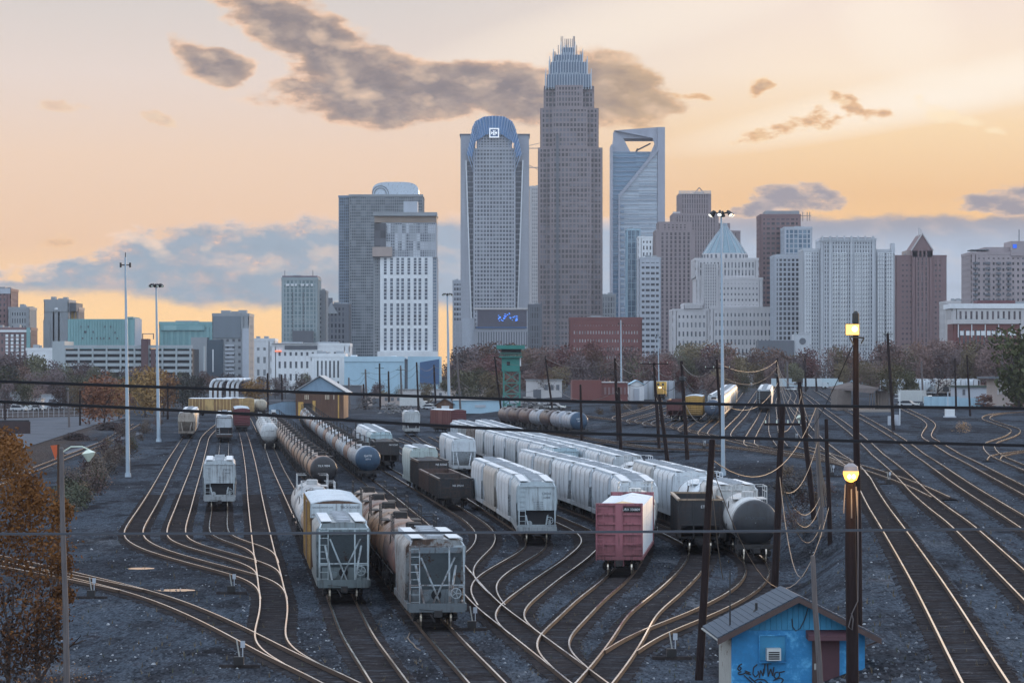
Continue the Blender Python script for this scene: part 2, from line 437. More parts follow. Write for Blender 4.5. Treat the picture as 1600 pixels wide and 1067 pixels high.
def track(key, label, pts, rail_step=2.5):
    pts = sorted(pts, key=lambda p: 0) if False else pts
    if gnd(*pts[0]).y > gnd(*pts[-1]).y: pts = pts[::-1]
    tr = Track(pts); k = len(TRACKS); TRACKS[key] = tr
    off = 0.003 * k
    L = tr.acc[-1]; ds = []; d = 0.0
    while d < L:
        ds.append(d); y = tr.at(d).y; d += 1.6 if y < 260 else (3.0 if y < 500 else 6.0)
    ds.append(L - 0.01)
    root = empty('railway_track'); tag(root, label, 'track', 'tracks of the rail yard', 'structure')
    bed, ra, rb, ties = MB(), MB(), MB(), MB()
    secs, sa, sb = [], [], []
    def frame(d):
        p = tr.at(d); q = (tr.at(d + 0.8) - tr.at(d - 0.8)).normalized(); n = Vector((q.y, -q.x)); return p, q, n
    for d in ds:
        p, q, n = frame(d); z = ground_z(p.x, p.y) + off
        secs.append([(p.x + n.x * a, p.y + n.y * a, z + h) for a, h in ((-1.5, -0.05), (-1.2, 0.05), (1.2, 0.05), (1.5, -0.05))])
        for side, lst in ((-1, sa), (1, sb)):
            cx_, cy_ = p.x + n.x * 0.755 * side, p.y + n.y * 0.755 * side
            lst.append([(cx_ + n.x * w, cy_ + n.y * w, z + h) for w, h in ((-0.065, 0.09), (-0.040, 0.27), (0.040, 0.27), (0.065, 0.09))])
    bed.loft(secs, closed=False)
    for mb_, lst in ((ra, sa), (rb, sb)):
        for j, (a, b) in enumerate(zip(lst, lst[1:])):
            for e in range(3):
                mb_.cur = 1 if e == 1 else 0
                mb_.quad(a[e], a[e + 1], b[e + 1], b[e])
    d = 0.3
    while d < L:
        p, q, n = frame(d)
        if p.y > 340: break
        if p.y > 100:
            z = ground_z(p.x, p.y) + off; w = 1.28 + rnd.uniform(-0.06, 0.06); t = rnd.uniform(-0.02, 0.02)
            c = Vector((p.x, p.y, z + 0.036 + t * 0.4)); nn = Vector((n.x, n.y, 0))
            ties.bar(c - nn * w, c + nn * w, 0.23, 0.06)
        d += 0.56
    o = bed.build('trackbed', M_BED, root)
    ra.build('rail', [M_RAILSIDE, M_RAILTOP], root); rb.build('rail', [M_RAILSIDE, M_RAILTOP], root)
    if ties.v: tag(ties.build('sleepers', M_TIE, root), kind='stuff')
    return tr
track('L1', 'leftmost yard track, bending right to the ladder track', [(306, 662), (296, 678), (285.8, 695), (265.5, 730), (245, 770), (227.8, 800), (215.3, 820), (208.5, 835), (213, 848), (242.5, 863.8), (280, 875.5), (330, 889.5), (380, 902.5), (408, 913), (424, 926), (428, 942)])
track('L2', 'second yard track from the left, empty, bending to the ladder track', [(345, 662), (331, 674), (321, 685), (317, 697), (307.8, 730), (294.8, 770), (285.3, 800), (278.3, 820), (275.3, 835), (281, 848), (317.5, 862), (355, 872), (384, 881), (408, 890), (419, 899), (422, 912)])
track('L3', 'yard track under the single pale covered hopper', [(352, 655), (351, 680), (350, 702.5), (346, 760), (342.8, 802.5), (341.8, 832), (347, 841), (370, 851), (390, 857), (406, 864), (414, 872), (418, 885)])
track('L4', 'ladder track running in from the far maroon box car', [(362, 640), (371, 660), (379.3, 677.5), (391.5, 730), (399, 785), (407, 835), (413.8, 872.5), (418.8, 895), (424, 925), (428, 945), (426.5, 970), (422, 990), (421, 1007), (428, 1021), (446, 1034.5), (470, 1045)])
track('LEAD', 'diagonal lead track across the bottom left corner', [(-60, 864), (0, 877), (60, 891), (105, 902), (155, 914), (205, 927), (255, 942.5), (330, 974), (400, 1010), (455, 1039), (480, 1050), (560, 1090), (660, 1150)])
track('LEAD2', 'short turnout track beside the diagonal lead track', [(-60, 874), (0, 886), (60, 898), (110, 907), (165, 919), (205, 928)])
track('T5', 'yard track under the box car and pale hopper string', [(380, 628), (396, 655), (409, 680), (424, 709), (428.5, 721), (480, 828), (534, 941), (539.8, 955), (559, 1000), (591.8, 1050), (625, 1100), (660, 1150)])
track('T6', 'yard track under the long brown tank car row', [(404, 645), (420, 672), (433, 688), (506, 775), (600, 887), (688, 996), (751, 1065), (800, 1120)])
track('T7', 'yard track under the blue-ended tank car row, becoming the right ladder', [(470, 652), (480, 668), (497, 688), (578, 756.6), (629, 800), (661.5, 830), (760, 950), (800.5, 982.5), (864, 1032), (893.6, 1055), (940, 1092), (1000, 1140)])
track('T8', 'yard track under the coal gondolas', [(515, 668), (537, 688), (605, 736), (716, 802), (748, 825), (759, 841), (754, 859), (737, 875), (721, 895), (724, 912), (745, 935)])
track('T9', 'yard track under the near pale hopper with dark end', [(585, 684), (620, 702), (666, 736), (762, 796), (812, 828), (836, 846), (836, 861), (808, 880), (775, 900), (757, 916), (755, 932), (768, 953)])
track('T10', 'empty yard track between the pale hopper strings', [(617, 686), (660, 703), (725, 746), (800, 783), (883, 821), (910, 833.6), (925, 850), (903, 876), (857.3, 909), (832, 928.5), (805, 950.5), (793, 968), (801, 984), (822, 1000)])
track('T11', 'yard track under the pink bulkhead flat car', [(640, 680), (657, 692), (724, 728), (844.6, 779), (955, 823), (993, 846), (992, 868), (965, 908), (921.7, 945), (895, 972.5), (867.5, 1000), (859, 1014), (866, 1030), (893, 1055)])
track('T12', 'yard track under the dark open hopper', [(676, 684), (704, 698), (762, 722), (840, 752), (960, 800), (1060, 843), (1092, 862), (1090, 880), (1076, 901), (1043, 934), (1004, 967), (988, 994.5), (969, 1024.8), (946.7, 1055), (905, 1105), (860, 1160)])
track('T13', 'yard track under the dark-ended tank car by the bank', [(700, 682), (735, 695), (800, 722), (887, 752), (1000, 797), (1100, 838), (1160, 866), (1182, 886), (1184, 900), (1174, 920), (1146.5, 940), (1095, 966), (1030, 992), (993, 1009), (970, 1026)])
track('T14', 'far track under the brown and grey tank car row', [(720, 661), (770, 667), (838, 675), (900, 684), (938, 690), (975, 696), (1040, 704), (1120, 707)])
track('X1', 'long crossover ladder in front of the far yard', [(880, 645), (945, 656), (1000, 662), (1060, 672), (1125, 686), (1200, 704), (1270, 716), (1330, 729), (1385, 746), (1430, 763), (1470, 782)])
track('X2', 'lower crossover joining the mainline tracks', [(860, 706), (950, 694), (1050, 693), (1130, 700), (1200, 709), (1290, 722), (1330, 732), (1345, 748)])
track('R1', 'nearest mainline track on the embankment', [(1250, 700), (1290, 712), (1325, 727), (1344, 745), (1358, 772), (1374, 800), (1390.6, 825), (1453, 925), (1531, 1065), (1580, 1150)])
track('R2', 'second mainline track on the embankment', [(1246, 611), (1262, 622), (1284, 640), (1317.5, 665), (1347.5, 690), (1382.8, 722.5), (1418.8, 755), (1438, 775), (1467.6, 800), (1500, 825), (1580, 902), (1680, 1000)])
track('R3', 'third mainline track past the platform shelter', [(1275, 611), (1290, 620), (1314, 637), (1330, 645), (1366, 665), (1406, 690), (1442.5, 717.5), (1510, 765), (1603, 825), (1720, 905)])
track('R4', 'winding dark track right of the platform shelter', [(1395, 632), (1422, 645), (1444, 656), (1455, 666), (1450, 676), (1448, 685), (1463, 695), (1505.6, 720), (1566, 752.5), (1600, 771), (1680, 815)])
track('R5', 'pale winding track at the far right edge', [(1600, 645), (1560, 648), (1540, 655), (1560, 664), (1586, 673), (1580, 683), (1550, 694), (1545, 701), (1555, 714), (1585, 728), (1640, 750)])
track('R6', 'short link curving off the winding track', [(1640, 704), (1600, 708), (1562, 714), (1552, 722)])
track('W1', 'siding beyond the bushes at the left', [(214, 664), (187, 679), (163, 693), (100, 718), (50, 738), (0, 757), (-60, 780)])
for i, (a, b) in enumerate([((962, 655), (1040, 628)), ((985, 660), (1062, 632)), ((1010, 664), (1082, 634)), ((1040, 669), (1090, 640)), ((1066, 674), (1106, 640)), ((1098, 681), (1160, 611)), ((1134, 684), (1186, 612)), ((1171, 697), (1207, 608))]):
    track('F%d' % i, 'far yard track, %s from the left of the fan' % ORD[i], [b, ((a[0] * 0.45 + b[0] * 0.55), (a[1] * 0.5 + b[1] * 0.5)), a, (a[0] + 6, a[1] + 4)])
track('F8', 'far yard track beside the leaning pole', [(1216, 612), (1208, 628), (1208, 655), (1210, 682), (1222, 700)])
track('F9', 'far mainline track winding under the pole line', [(1232, 608), (1240, 620), (1236, 633), (1246, 650), (1262, 672), (1285, 696), (1310, 716), (1336, 735)])

# ------------------------------------------------------------------ freight cars (local: Y along the track, -Y the near end, z 0 = rail top)
def paint_material():
    m = bpy.data.materials.new('car_paint'); m.use_nodes = True; t = m.node_tree; V.nt = t; b = t.nodes['Principled BSDF']
    tcn = t.nodes.new('ShaderNodeTexCoord'); oi = t.nodes.new('ShaderNodeObjectInfo'); s = t.nodes.new('ShaderNodeSeparateXYZ'); t.links.new(tcn.outputs['Object'], s.inputs[0])
    x, y, z = (V(s.outputs[i]) for i in range(3)); rn = V(oi.outputs['Random']) * 57.0
    big = noise(comb(x * 0.5 + rn, y * 0.45, z * 0.4), 1.0, 5.0, 0.6)
    streak = noise(comb(x * 5.0, y * 5.0 + rn, z * 0.35), 1.0, 4.0, 0.65)
    fine = noise(comb(x * 4.0 + rn, y * 4.0, z * 4.0), 1.0, 5.0, 0.7)
    c = mixc(sstep(big * 0.55 + fine * 0.45, 0.46, 0.58) * V(oi.outputs['Alpha']), V(oi.outputs['Color']), (0.085, 0.042, 0.024))
    rs = sstep(streak * 0.7 + fine * 0.3, 0.53, 0.64) * (0.30 + V(oi.outputs['Alpha']) * 0.75)
    c = mixc(rs * 0.75, c, (0.075, 0.046, 0.034))
    c = mixc(sstep(streak * 0.55 + big * 0.45, 0.49, 0.64) * 0.75, c, mixc(1.0, c, (0.42, 0.40, 0.40), 'MULTIPLY'))      # soot runs
    low = (1.0 - sstep(z + (fine - 0.5) * 1.6 + (streak - 0.5) * 1.2, 1.0, 2.3)) * 0.6
    c = mixc(low, c, mixc(1.0, c, (0.38, 0.34, 0.32), 'MULTIPLY'))                                                    # dust thrown up from the ballast
    k = (fine - 0.5) * 0.5 + (big - 0.5) * 0.5 + 1.0
    vm = t.nodes.new('ShaderNodeVectorMath'); vm.operation = 'SCALE'; t.links.new(c.k, vm.inputs[0]); t.links.new(k.k, vm.inputs['Scale']); t.links.new(vm.outputs[0], b.inputs['Base Color'])
    t.links.new((0.42 + rs * 0.3 + (fine - 0.5) * 0.3).clamp().k, b.inputs['Roughness'])
    MATS['car_paint'] = m; return m
M_PAINT = paint_material()
M_STEEL = mat('dark_steel', (0.026, 0.024, 0.025), 0.75, 0.1, var=0.5, scale=2.0, c2=(0.07, 0.042, 0.030), patch=(0.55, 0.68))
M_WHEEL = mat('wheel_steel', (0.05, 0.04, 0.036), 0.6, 0.4, var=0.4, scale=3.0)
M_TREAD = mat('wheel_tread', (0.75, 0.66, 0.55), 0.3, 1.0, var=0.1)
M_ROOF = mat('galvanised_roof', (0.62, 0.66, 0.70), 0.4, 0.25, var=0.28, scale=1.2, stretch=(1, 0.4, 1), c2=(0.24, 0.22, 0.21), patch=(0.57, 0.70))
M_COAL = mat('coal', (0.022, 0.022, 0.026), 0.7, var=0.8, scale=3.0, bump=0.8)
M_RUBBLE = mat('scrap_load', (0.20, 0.16, 0.14), 0.9, var=0.7, scale=3.0, bump=0.8)
M_WRAP = mat('lumber_wrap', (0.66, 0.70, 0.74), 0.45, var=0.4, scale=0.8, stretch=(1, 2.5, 0.6), c2=(0.20, 0.22, 0.26), patch=(0.58, 0.64))
M_WRAPLIT = mat('wrap_golden_light', (0.62, 0.42, 0.18), 0.5, var=0.25, scale=0.8)  # golden light on the lumber top, put into the wrap colour
M_DARK = mat('dark_void', (0.022, 0.022, 0.026), 0.9, var=0.3)
M_WHITEPRINT = mat('white_print', (0.75, 0.76, 0.78), 0.6, var=0.2, scale=4)
M_DARKPRINT = mat('dark_print', (0.06, 0.07, 0.09), 0.6, var=0.2, scale=4)

def text_mesh(s, size, m):
    cu = bpy.data.curves.new('lettering', 'FONT'); cu.body = s; cu.size = size; cu.align_x = 'CENTER'; cu.align_y = 'CENTER'; cu.extrude = 0.004
    o = bpy.data.objects.new('lettering', cu); col.objects.link(o)
    dg = bpy.context.evaluated_depsgraph_get(); me = bpy.data.meshes.new_from_object(o.evaluated_get(dg))
    bpy.data.objects.remove(o, do_unlink=True); bpy.data.curves.remove(cu)
    me.materials.clear(); me.materials.append(m); return me
def lettering(parent, s, size, m, loc, face='-y'):  # one printed line
    o = tag(link('lettering', text_mesh(s, size, m), parent, loc), kind='stuff')
    o.rotation_euler = {'-y': (R(90), 0, 0), '+x': (R(90), 0, R(90)), '-x': (R(90), 0, R(-90))}[face]
    return o

wheel_mb = MB()
wheel_mb.rings([((-0.07, 0, 0), 0.30), ((-0.07, 0, 0), 0.47)], 16, False)
wheel_mb.cur = 1; wheel_mb.rings([((-0.07, 0, 0), 0.46), ((0.06, 0, 0), 0.455)], 16, False); wheel_mb.cur = 0
wheel_mb.rings([((-0.07, 0, 0), 0.50), ((-0.04, 0, 0), 0.50), ((-0.04, 0, 0), 0.2), ((0.0, 0, 0), 0.1)], 16, True)
wheel_mb.rings([((0.06, 0, 0), 0.455), ((0.03, 0, 0), 0.38), ((0.05, 0, 0), 0.16), ((0.1, 0, 0), 0.12)], 16, True)
WHEEL = wheel_mb.mesh('wheel', [M_WHEEL, M_TREAD])
bf = MB()
for sx_ in (-1, 1):
    xx = sx_ * 1.02
    bf.box(xx - 0.07, xx + 0.07, -1.15, 1.15, 0.52, 0.66)
    bf.bar((xx, -0.95, 0.58), (xx, -0.35, 0.28), 0.13, 0.12); bf.bar((xx, 0.95, 0.58), (xx, 0.35, 0.28), 0.13, 0.12)
    bf.box(xx - 0.08, xx + 0.08, -0.40, 0.40, 0.20, 0.34)
    bf.box(xx - 0.1, xx + 0.1, -0.24, 0.24, 0.34, 0.60)
    for yy in (-0.9, 0.9): bf.box(xx - 0.1, xx + 0.1, yy - 0.15, yy + 0.15, 0.34, 0.60)
bf.box(-1.0, 1.0, -0.2, 0.2, 0.42, 0.80)
for yy in (-0.9, 0.9): bf.cyl((-1.0, yy, 0.46), (1.0, yy, 0.46), 0.085, n=8)
BOGIE = bf.mesh('bogie', M_STEEL)
for yy in (-0.9, 0.9):
    for sx_ in (-1, 1): bf.cyl((sx_ * 0.70, yy, 0.46), (sx_ * 0.82, yy, 0.46), 0.455, n=12)
BOGIE_FULL = bf.mesh('bogie', M_STEEL)
cp = MB(); cp.box(-0.09, 0.09, -0.42, 0.3, 0.66, 0.84); cp.box(-0.17, 0.20, -0.72, -0.40, 0.60, 0.92); cp.box(-0.24, 0.24, 0.0, 0.2, 0.60, 0.95)
cp.bar((-0.35, -0.05, 0.7), (-0.15, -0.5, 0.35), 0.05); cp.bar((-0.9, -0.1, 0.95), (-0.1, -0.35, 0.9), 0.03)
COUPLER = cp.mesh('coupler', M_STEEL)

def running_gear(root, L, near, inset=2.3):
    for s in (-1, 1):
        y = s * (L / 2 - inset)
        b = link('bogie', BOGIE if near else BOGIE_FULL, root, (0, y, 0))
        if near:
            for yy in (-0.9, 0.9):
                for sx_ in (-1, 1):
                    link('wheel', WHEEL, b, (sx_ * 0.75, yy, 0.46), 0 if sx_ > 0 else math.pi)
        link('coupler', COUPLER, root, (0, s * L / 2, 0), 0 if s < 0 else math.pi)

def halfw(z, W, bulge, zt):
    if not bulge: return W
    t = (z - 0.9) / (zt - 0.9)
    return W * (0.90 + 0.10 * math.sin(math.pi * min(1, max(0, t * 0.9 + 0.02))) ** 0.8) if t < 0.62 else W * (0.90 + 0.10 * math.sin(math.pi * (t * 0.9 + 0.02)) ** 0.8)
def hopper_section(y, zb, W, bulge, zt, g=0.0):
    pts = []; n = 8
    zs = [zb + (zt - 0.30 - zb) * k / (n - 1) for k in range(n)]
    r = [(halfw(z, W, bulge, zt) + g, y, z) for z in zs] + [(W * 0.78 + g, y, zt + g), (0.0, y, zt + 0.10 + g)]
    return [(-x, y_, z) for x, y_, z in r[:-1]][::1] + [r[-1]] + r[:-1][::-1]
def make_hopper(L=16.0, bulge=True, near=False, posts=0, bays=4, zt=4.45, end='slope', W=1.58):
    """covered hopper"""
    root = empty('covered_hopper')
    y1 = L / 2 - 0.75; ys_ = L / 2 - 3.0
    body = MB()
    yy = [-y1, -y1 + 0.001] if False else []
    ze_ = zt - 0.45 if end == 'cage' else 3.0
    stations = [(-y1, ze_), (-ys_, 1.0), (0, 1.0), (ys_, 1.0), (y1, ze_)]
    body.loft([hopper_section(y, zb, W, bulge, zt) for y, zb in stations])
    b = body.build('body', M_PAINT, root, smooth=True)
    # dark seams or outside posts between the bays
    seam = MB()
    if posts:
        for k in range(posts + 1):
            y = -y1 + 0.15 + (2 * y1 - 0.3) * k / posts; zb = 1.0 if abs(y) < ys_ else 1.0 + (ze_ - 1.0) * (abs(y) - ys_) / (y1 - ys_)
            for s in (-1, 1): seam.box(s * W - 0.06, s * W + 0.07, y - 0.05, y + 0.05, zb, zt - 0.25)
        tag(seam.build('side_posts', M_PAINT, b), kind='stuff')
    else:
        for k in range(bays + 1):
            y = -y1 + 0.06 + (2 * y1 - 0.12) * k / bays; zb = 1.0 if abs(y) < ys_ else 1.0 + (ze_ - 1.0) * (abs(y) - ys_) / (y1 - ys_)
            a = hopper_section(y - 0.09, zb, W, bulge, zt, 0.035); c = hopper_section(y + 0.09, zb, W, bulge, zt, 0.035)
            seam.loft([a, c], closed=False)
        tag(seam.build('bay_seams', mat('seam_grey', (0.065, 0.068, 0.075), 0.6, var=0.4), b), kind='stuff')
    sill = MB()
    for s in (-1, 1): sill.box(s * W * 0.90 - 0.08, s * W * 0.90 + 0.08, -L / 2 + 0.1, L / 2 - 0.1, 0.88, 1.22)
    for s in (-1, 1):
        a, c = sorted((s * (L / 2 - 1.5), s * L / 2)); sill.box(-W * 0.88, W * 0.88, a, c, 0.86, 1.06)
        a, c = sorted((s * (L / 2 - 0.12), s * (L / 2 + 0.02))); sill.box(-W * 0.9, W * 0.9, a, c, 0.80, 1.24)
    sill.build('side_sill', M_PAINT, root)
    out = MB()
    for k in range(bays if bays < 4 else 3):
        n = bays if bays < 4 else 3; yc = (k - (n - 1) / 2) * (L - 7.0) / max(n, 1)
        out.loft([[(-0.55, yc - 0.35, 0.30), (0.55, yc - 0.35, 0.30), (0.55, yc + 0.35, 0.30), (-0.55, yc + 0.35, 0.30)],
                  [(-W * 0.85, yc - 1.4, 1.15), (W * 0.85, yc - 1.4, 1.15), (W * 0.85, yc + 1.4, 1.15), (-W * 0.85, yc + 1.4, 1.15)]])
    tag(out.build('discharge_gates', M_STEEL, root), kind='stuff')
    # roof
    rf = MB()
    for s in (-1, 1): rf.box(s * 0.95 - 0.3, s * 0.95 + 0.3, -y1 - 0.1, y1 + 0.1, zt + 0.13, zt + 0.16)
    n = int(2 * y1 / 0.5)
    roof = rf.build('running_board', M_ROOF, root)
    br = MB()
    for k in range(n + 1):
        y = -y1 + 2 * y1 * k / n
        br.box(-W * 0.84, -1.28, y - 0.03, y + 0.03, zt - 0.02, zt + 0.15); br.box(1.28, W * 0.84, y - 0.03, y + 0.03, zt - 0.02, zt + 0.15)
    tag(br.build('board_brackets', M_ROOF, roof), kind='stuff')
    nh = max(3, int(2 * y1 / 1.7))
    hm = MB(); hm.rings([((0, 0, zt + 0.05), 0.44), ((0, 0, zt + 0.22), 0.44), ((0, 0, zt + 0.25), 0.30)], 10); hm.bar((-0.5, 0, zt + 0.27), (0.5, 0, zt + 0.27), 0.06)
    HM = hm.mesh('roof_hatch', mat('hatch_grey', (0.34, 0.36, 0.39), 0.6, var=0.4, scale=2.0))
    for k in range(nh):
        link('roof_hatch', HM, root, (0, -y1 + 0.9 + (2 * y1 - 1.8) * k / (nh - 1), 0))
    # ends
    for s in (-1, 1):
        e = MB(); y = s * (L / 2 - 0.10); ye = s * (L / 2 - 0.60)
        e.bar((-W * 0.86, y, 1.05), (-W * 0.86, y, zt - 0.25), 0.09); e.bar((W * 0.86, y, 1.05), (W * 0.86, y, zt - 0.25), 0.09)
        e.bar((-W * 0.86, y, zt - 0.25), (W * 0.86, y, zt - 0.25), 0.09)
        for q in (-1, 1):
            e.bar((q * W * 0.86, y, zt - 0.25), (q * W * 0.78, s * y1, zt), 0.08)
            e.bar((q * 0.62, y, 1.05), (q * 1.02, s * (y1 - 0.3), 3.1), 0.10, 0.07)     # V braces against the slope sheet
        if end == 'cage':
            e.bar((0.62, y, 1.05), (0.62, y, zt - 0.3), 0.08); e.bar((0.86 * W, y, 2.15), (-0.86 * W, y, 2.15), 0.07); [e.bar((0.62, y, 1.3 + 0.38 * k), (0.86 * W, y, 1.3 + 0.38 * k), 0.04) for k in range(3)]; e.bar((-0.25, s * (L / 2 - 0.4), 1.05), (0.95, s * (y1 - 0.1), 3.5), 0.07); e.bar((0.25, s * (L / 2 - 0.4), 1.05), (-0.75, s * (y1 - 0.1), 3.5), 0.07)
        e.build('end_frame', M_PAINT, root)
        ld = MB(); x0 = -W * 0.86; x1 = -W * 0.86 + 0.48
        ld.bar((x1, y - s * -0.02, 1.05), (x1, y - s * -0.02, zt - 0.25), 0.05)
        for k in range(8):
            z = 1.3 + k * 0.38; ld.bar((x0, y + s * 0.02, z), (x1, y + s * 0.02, z), 0.035)
        tag(ld.build('ladder', M_PAINT, root), kind='stuff')
        if near or end == 'panel':
            pn = MB()
            if end == 'panel':
                pn.box(-W * 0.93, W * 0.93, *sorted((s * (L / 2 - 0.22), s * (L / 2 - 0.16))), 2.5, zt - 0.2)
                p2 = MB(); p2.box(-W * 0.93, W * 0.93, *sorted((s * (L / 2 - 0.22), s * (L / 2 - 0.16))), 1.05, 1.42); p2.build('end_panel', M_PAINT, root)
            else:
                pn.box(-W * 0.8, W * 0.8, *sorted((s * (y1 - 0.1), s * (y1 + 0.02))), zt - 0.62, zt - 0.3)
                p2 = MB(); p2.box(-1.2, 1.2, *sorted((s * (L / 2 - 0.75), s * (L / 2 - 0.70))), 1.05, 1.9); p2.build('end_panel', M_PAINT, root)
            pn.build('end_panel', M_PAINT, root)
            dk = MB()
            if end == 'panel': dk.box(-W * 0.9, W * 0.9, *sorted((s * (L / 2 - 0.62), s * (L / 2 - 0.57))), 1.4, 2.52)
            else:
                dk.rings([((0, s * (L / 2 - 0.70), 1.62), 0.26), ((0, s * (L / 2 - 0.66), 1.62), 0.26)], 12)
            dk.build('end_opening', M_DARK, root)
    if near and end == 'cage':
        for s in (-1, 1):
            sl_ = MB(); sl_.quad((-W * 0.84, s * (y1 + 0.012), ze_ + 0.02), (W * 0.84, s * (y1 + 0.012), ze_ + 0.02), (W * 0.84, s * (ys_ + 0.1), 1.02), (-W * 0.84, s * (ys_ + 0.1), 1.02)); sl_.build('slope_sheet', mat('slope_shade_rust', (0.13, 0.16, 0.18), 0.7, var=0.4, scale=1.2, c2=(0.085, 0.045, 0.03), patch=(0.56, 0.66)), root)  # dark overlay with rust; shade of the end recess put into its colour
    if near:
        bw = MB(); y = -L / 2 - 0.02
        for k in range(14):
            a, c = 2 * math.pi * k / 14, 2 * math.pi * (k + 1) / 14
            bw.bar((0.95 + 0.26 * math.cos(a), y, 1.75 + 0.26 * math.sin(a)), (0.95 + 0.26 * math.cos(c), y, 1.75 + 0.26 * math.sin(c)), 0.04)
        for k in range(5):
            a = 2 * math.pi * k / 5; bw.bar((0.95, y, 1.75), (0.95 + 0.26 * math.cos(a), y, 1.75 + 0.26 * math.sin(a)), 0.03)
        bw.build('brake_wheel', M_PAINT, root)
        cy = MB(); cy.cyl((0.95, -L / 2 + 0.1, 1.15), (0.95, -L / 2 + 0.1, 1.7), 0.10); cy.cyl((-0.55, -L / 2 + 0.35, 1.5), (-0.55, -L / 2 + 0.95, 1.5), 0.2, n=10)
        tag(cy.build('brake_cylinder', M_PAINT, root), kind='stuff')
    running_gear(root, L, near)
    return root, L

def make_tank(L=15.0, r=1.5, near=False, rails='dome', head=None, rings=3, skirt=False):
    root = empty('tank_car'); zc = 1.05 + r
    prof = [(-1, 0.0, 0.55), (-1, 0.12, 0.84), (-1, 0.30, 0.95), (-1, 0.52, 1.0)]
    yh = L / 2 - 0.55
    seq = [((0, -yh - 0.0, zc), 0.02), ((0, -yh + 0.04, zc), r * 0.45), ((0, -yh + 0.16, zc), r * 0.78), ((0, -yh + 0.34, zc), r * 0.94), ((0, -yh + 0.55, zc), r)]
    sh = MB(); sh.rings(seq + [((0, -p[0][1], zc), p[1]) for p in seq[::-1]], 28, False)
    b = sh.build('tank', M_PAINT, root, smooth=True)
    hd = MB(); g = 0.012
    hd.rings([((0, p[0][1] - g, zc), p[1] + g) for p in seq] + [((0, -yh + 0.60, zc), r + g)], 28, False)
    hd.build('tank_end', M_PAINT if head is None else head, b, smooth=True)
    bd = MB(); bd.rings([((0, -0.10, zc), r + 0.028), ((0, 0.10, zc), r + 0.028)], 28, False); BD = bd.mesh('band', mat('band_dark', (0.06, 0.05, 0.05), 0.7, var=0.5, scale=1.5), True)
    for k in range(rings): link('band', BD, b, (0, (k - (rings - 1) / 2) * (L - 3.4) / max(rings - 1, 1), 0))
    fr = MB()
    fr.box(-0.32, 0.32, -L / 2 + 0.1, L / 2 - 0.1, 0.62, 1.12)
    for s in (-1, 1):
        a, c = sorted((s * (L / 2 - 0.02), s * (L / 2 - 0.22))); fr.box(-1.45, 1.45, a, c, 0.85, 1.15)
        a, c = sorted((s * (L / 2 - 1.5), s * (L / 2 - 3.1))); fr.box(-1.1, 1.1, a, c, 0.7, 1.35)
        for q in (-1, 1): fr.bar((q * 1.38, s * (L / 2 - 0.12), 0.5), (q * 1.38, s * (L / 2 - 0.12), 1.9), 0.05); fr.bar((q * 1.38, s * (L / 2 - 0.12), 1.9), (q * 1.05, s * (L / 2 - 0.9), 1.9), 0.04)
        fr.bar((-1.38, s * (L / 2 - 0.1), 1.9), (1.38, s * (L / 2 - 0.1), 1.9), 0.03)
    for s in (-1, 1): fr.bar((s * 1.5, -L / 2 + 0.2, 1.9), (s * 1.5, L / 2 - 0.2, 1.9), 0.035)
    fr.build('underframe', M_STEEL, root)
    zt = zc + r
    dm = MB(); dm.rings([((0, 0, zt - 0.12), 0.46), ((0, 0, zt + 0.30), 0.46), ((0, 0, zt + 0.36), 0.38)], 14)
    dm.box(-0.35, 0.35, -1.25, -0.75, zt - 0.1, zt + 0.34)
    dm.build('manway', M_STEEL if rails != 'white' else M_PAINT, root)
    pf = MB()
    M_ = M_PAINT if rails == 'white' else M_STEEL
    pl = 1.5 if rails != 'white' else 1.9
    for q in (-1, 1):
        pf.box(q * 0.95 - 0.28, q * 0.95 + 0.28, -pl, pl, zt - 0.16, zt - 0.12)
        for y in (-pl, 0, pl): pf.bar((q * 1.2, y, zt - 0.45), (q * 1.2, y, zt + 0.75), 0.05)
        for z in (0.38, 0.75): pf.bar((q * 1.2, -pl, zt + z), (q * 1.2, pl, zt + z), 0.045)
    for y in (-pl, pl):
        pf.bar((-1.2, y, zt + 0.75), (-0.5, y, zt + 0.75), 0.045); pf.bar((1.2, y, zt + 0.75), (0.5, y, zt + 0.75), 0.045)
    pf.build('platform_rails', M_, root)
    if near or rails == 'white':
        ld = MB()
        for q in (-1, 1):
            for dy in (-0.22, 0.22): ld.bar((q * (r + 0.08), dy, 1.0), (q * (r * 0.86), dy, zt - 0.35), 0.045)
            for k in range(7):
                t = k / 6; x = (r + 0.08) + (r * 0.86 - r - 0.08) * t; z = 1.0 + (zt - 1.35) * t; ld.bar((q * x, -0.22, z), (q * x, 0.22, z), 0.03)
        tag(ld.build('ladder', M_STEEL, root), kind='stuff')
    running_gear(root, L, near)
    return root, L

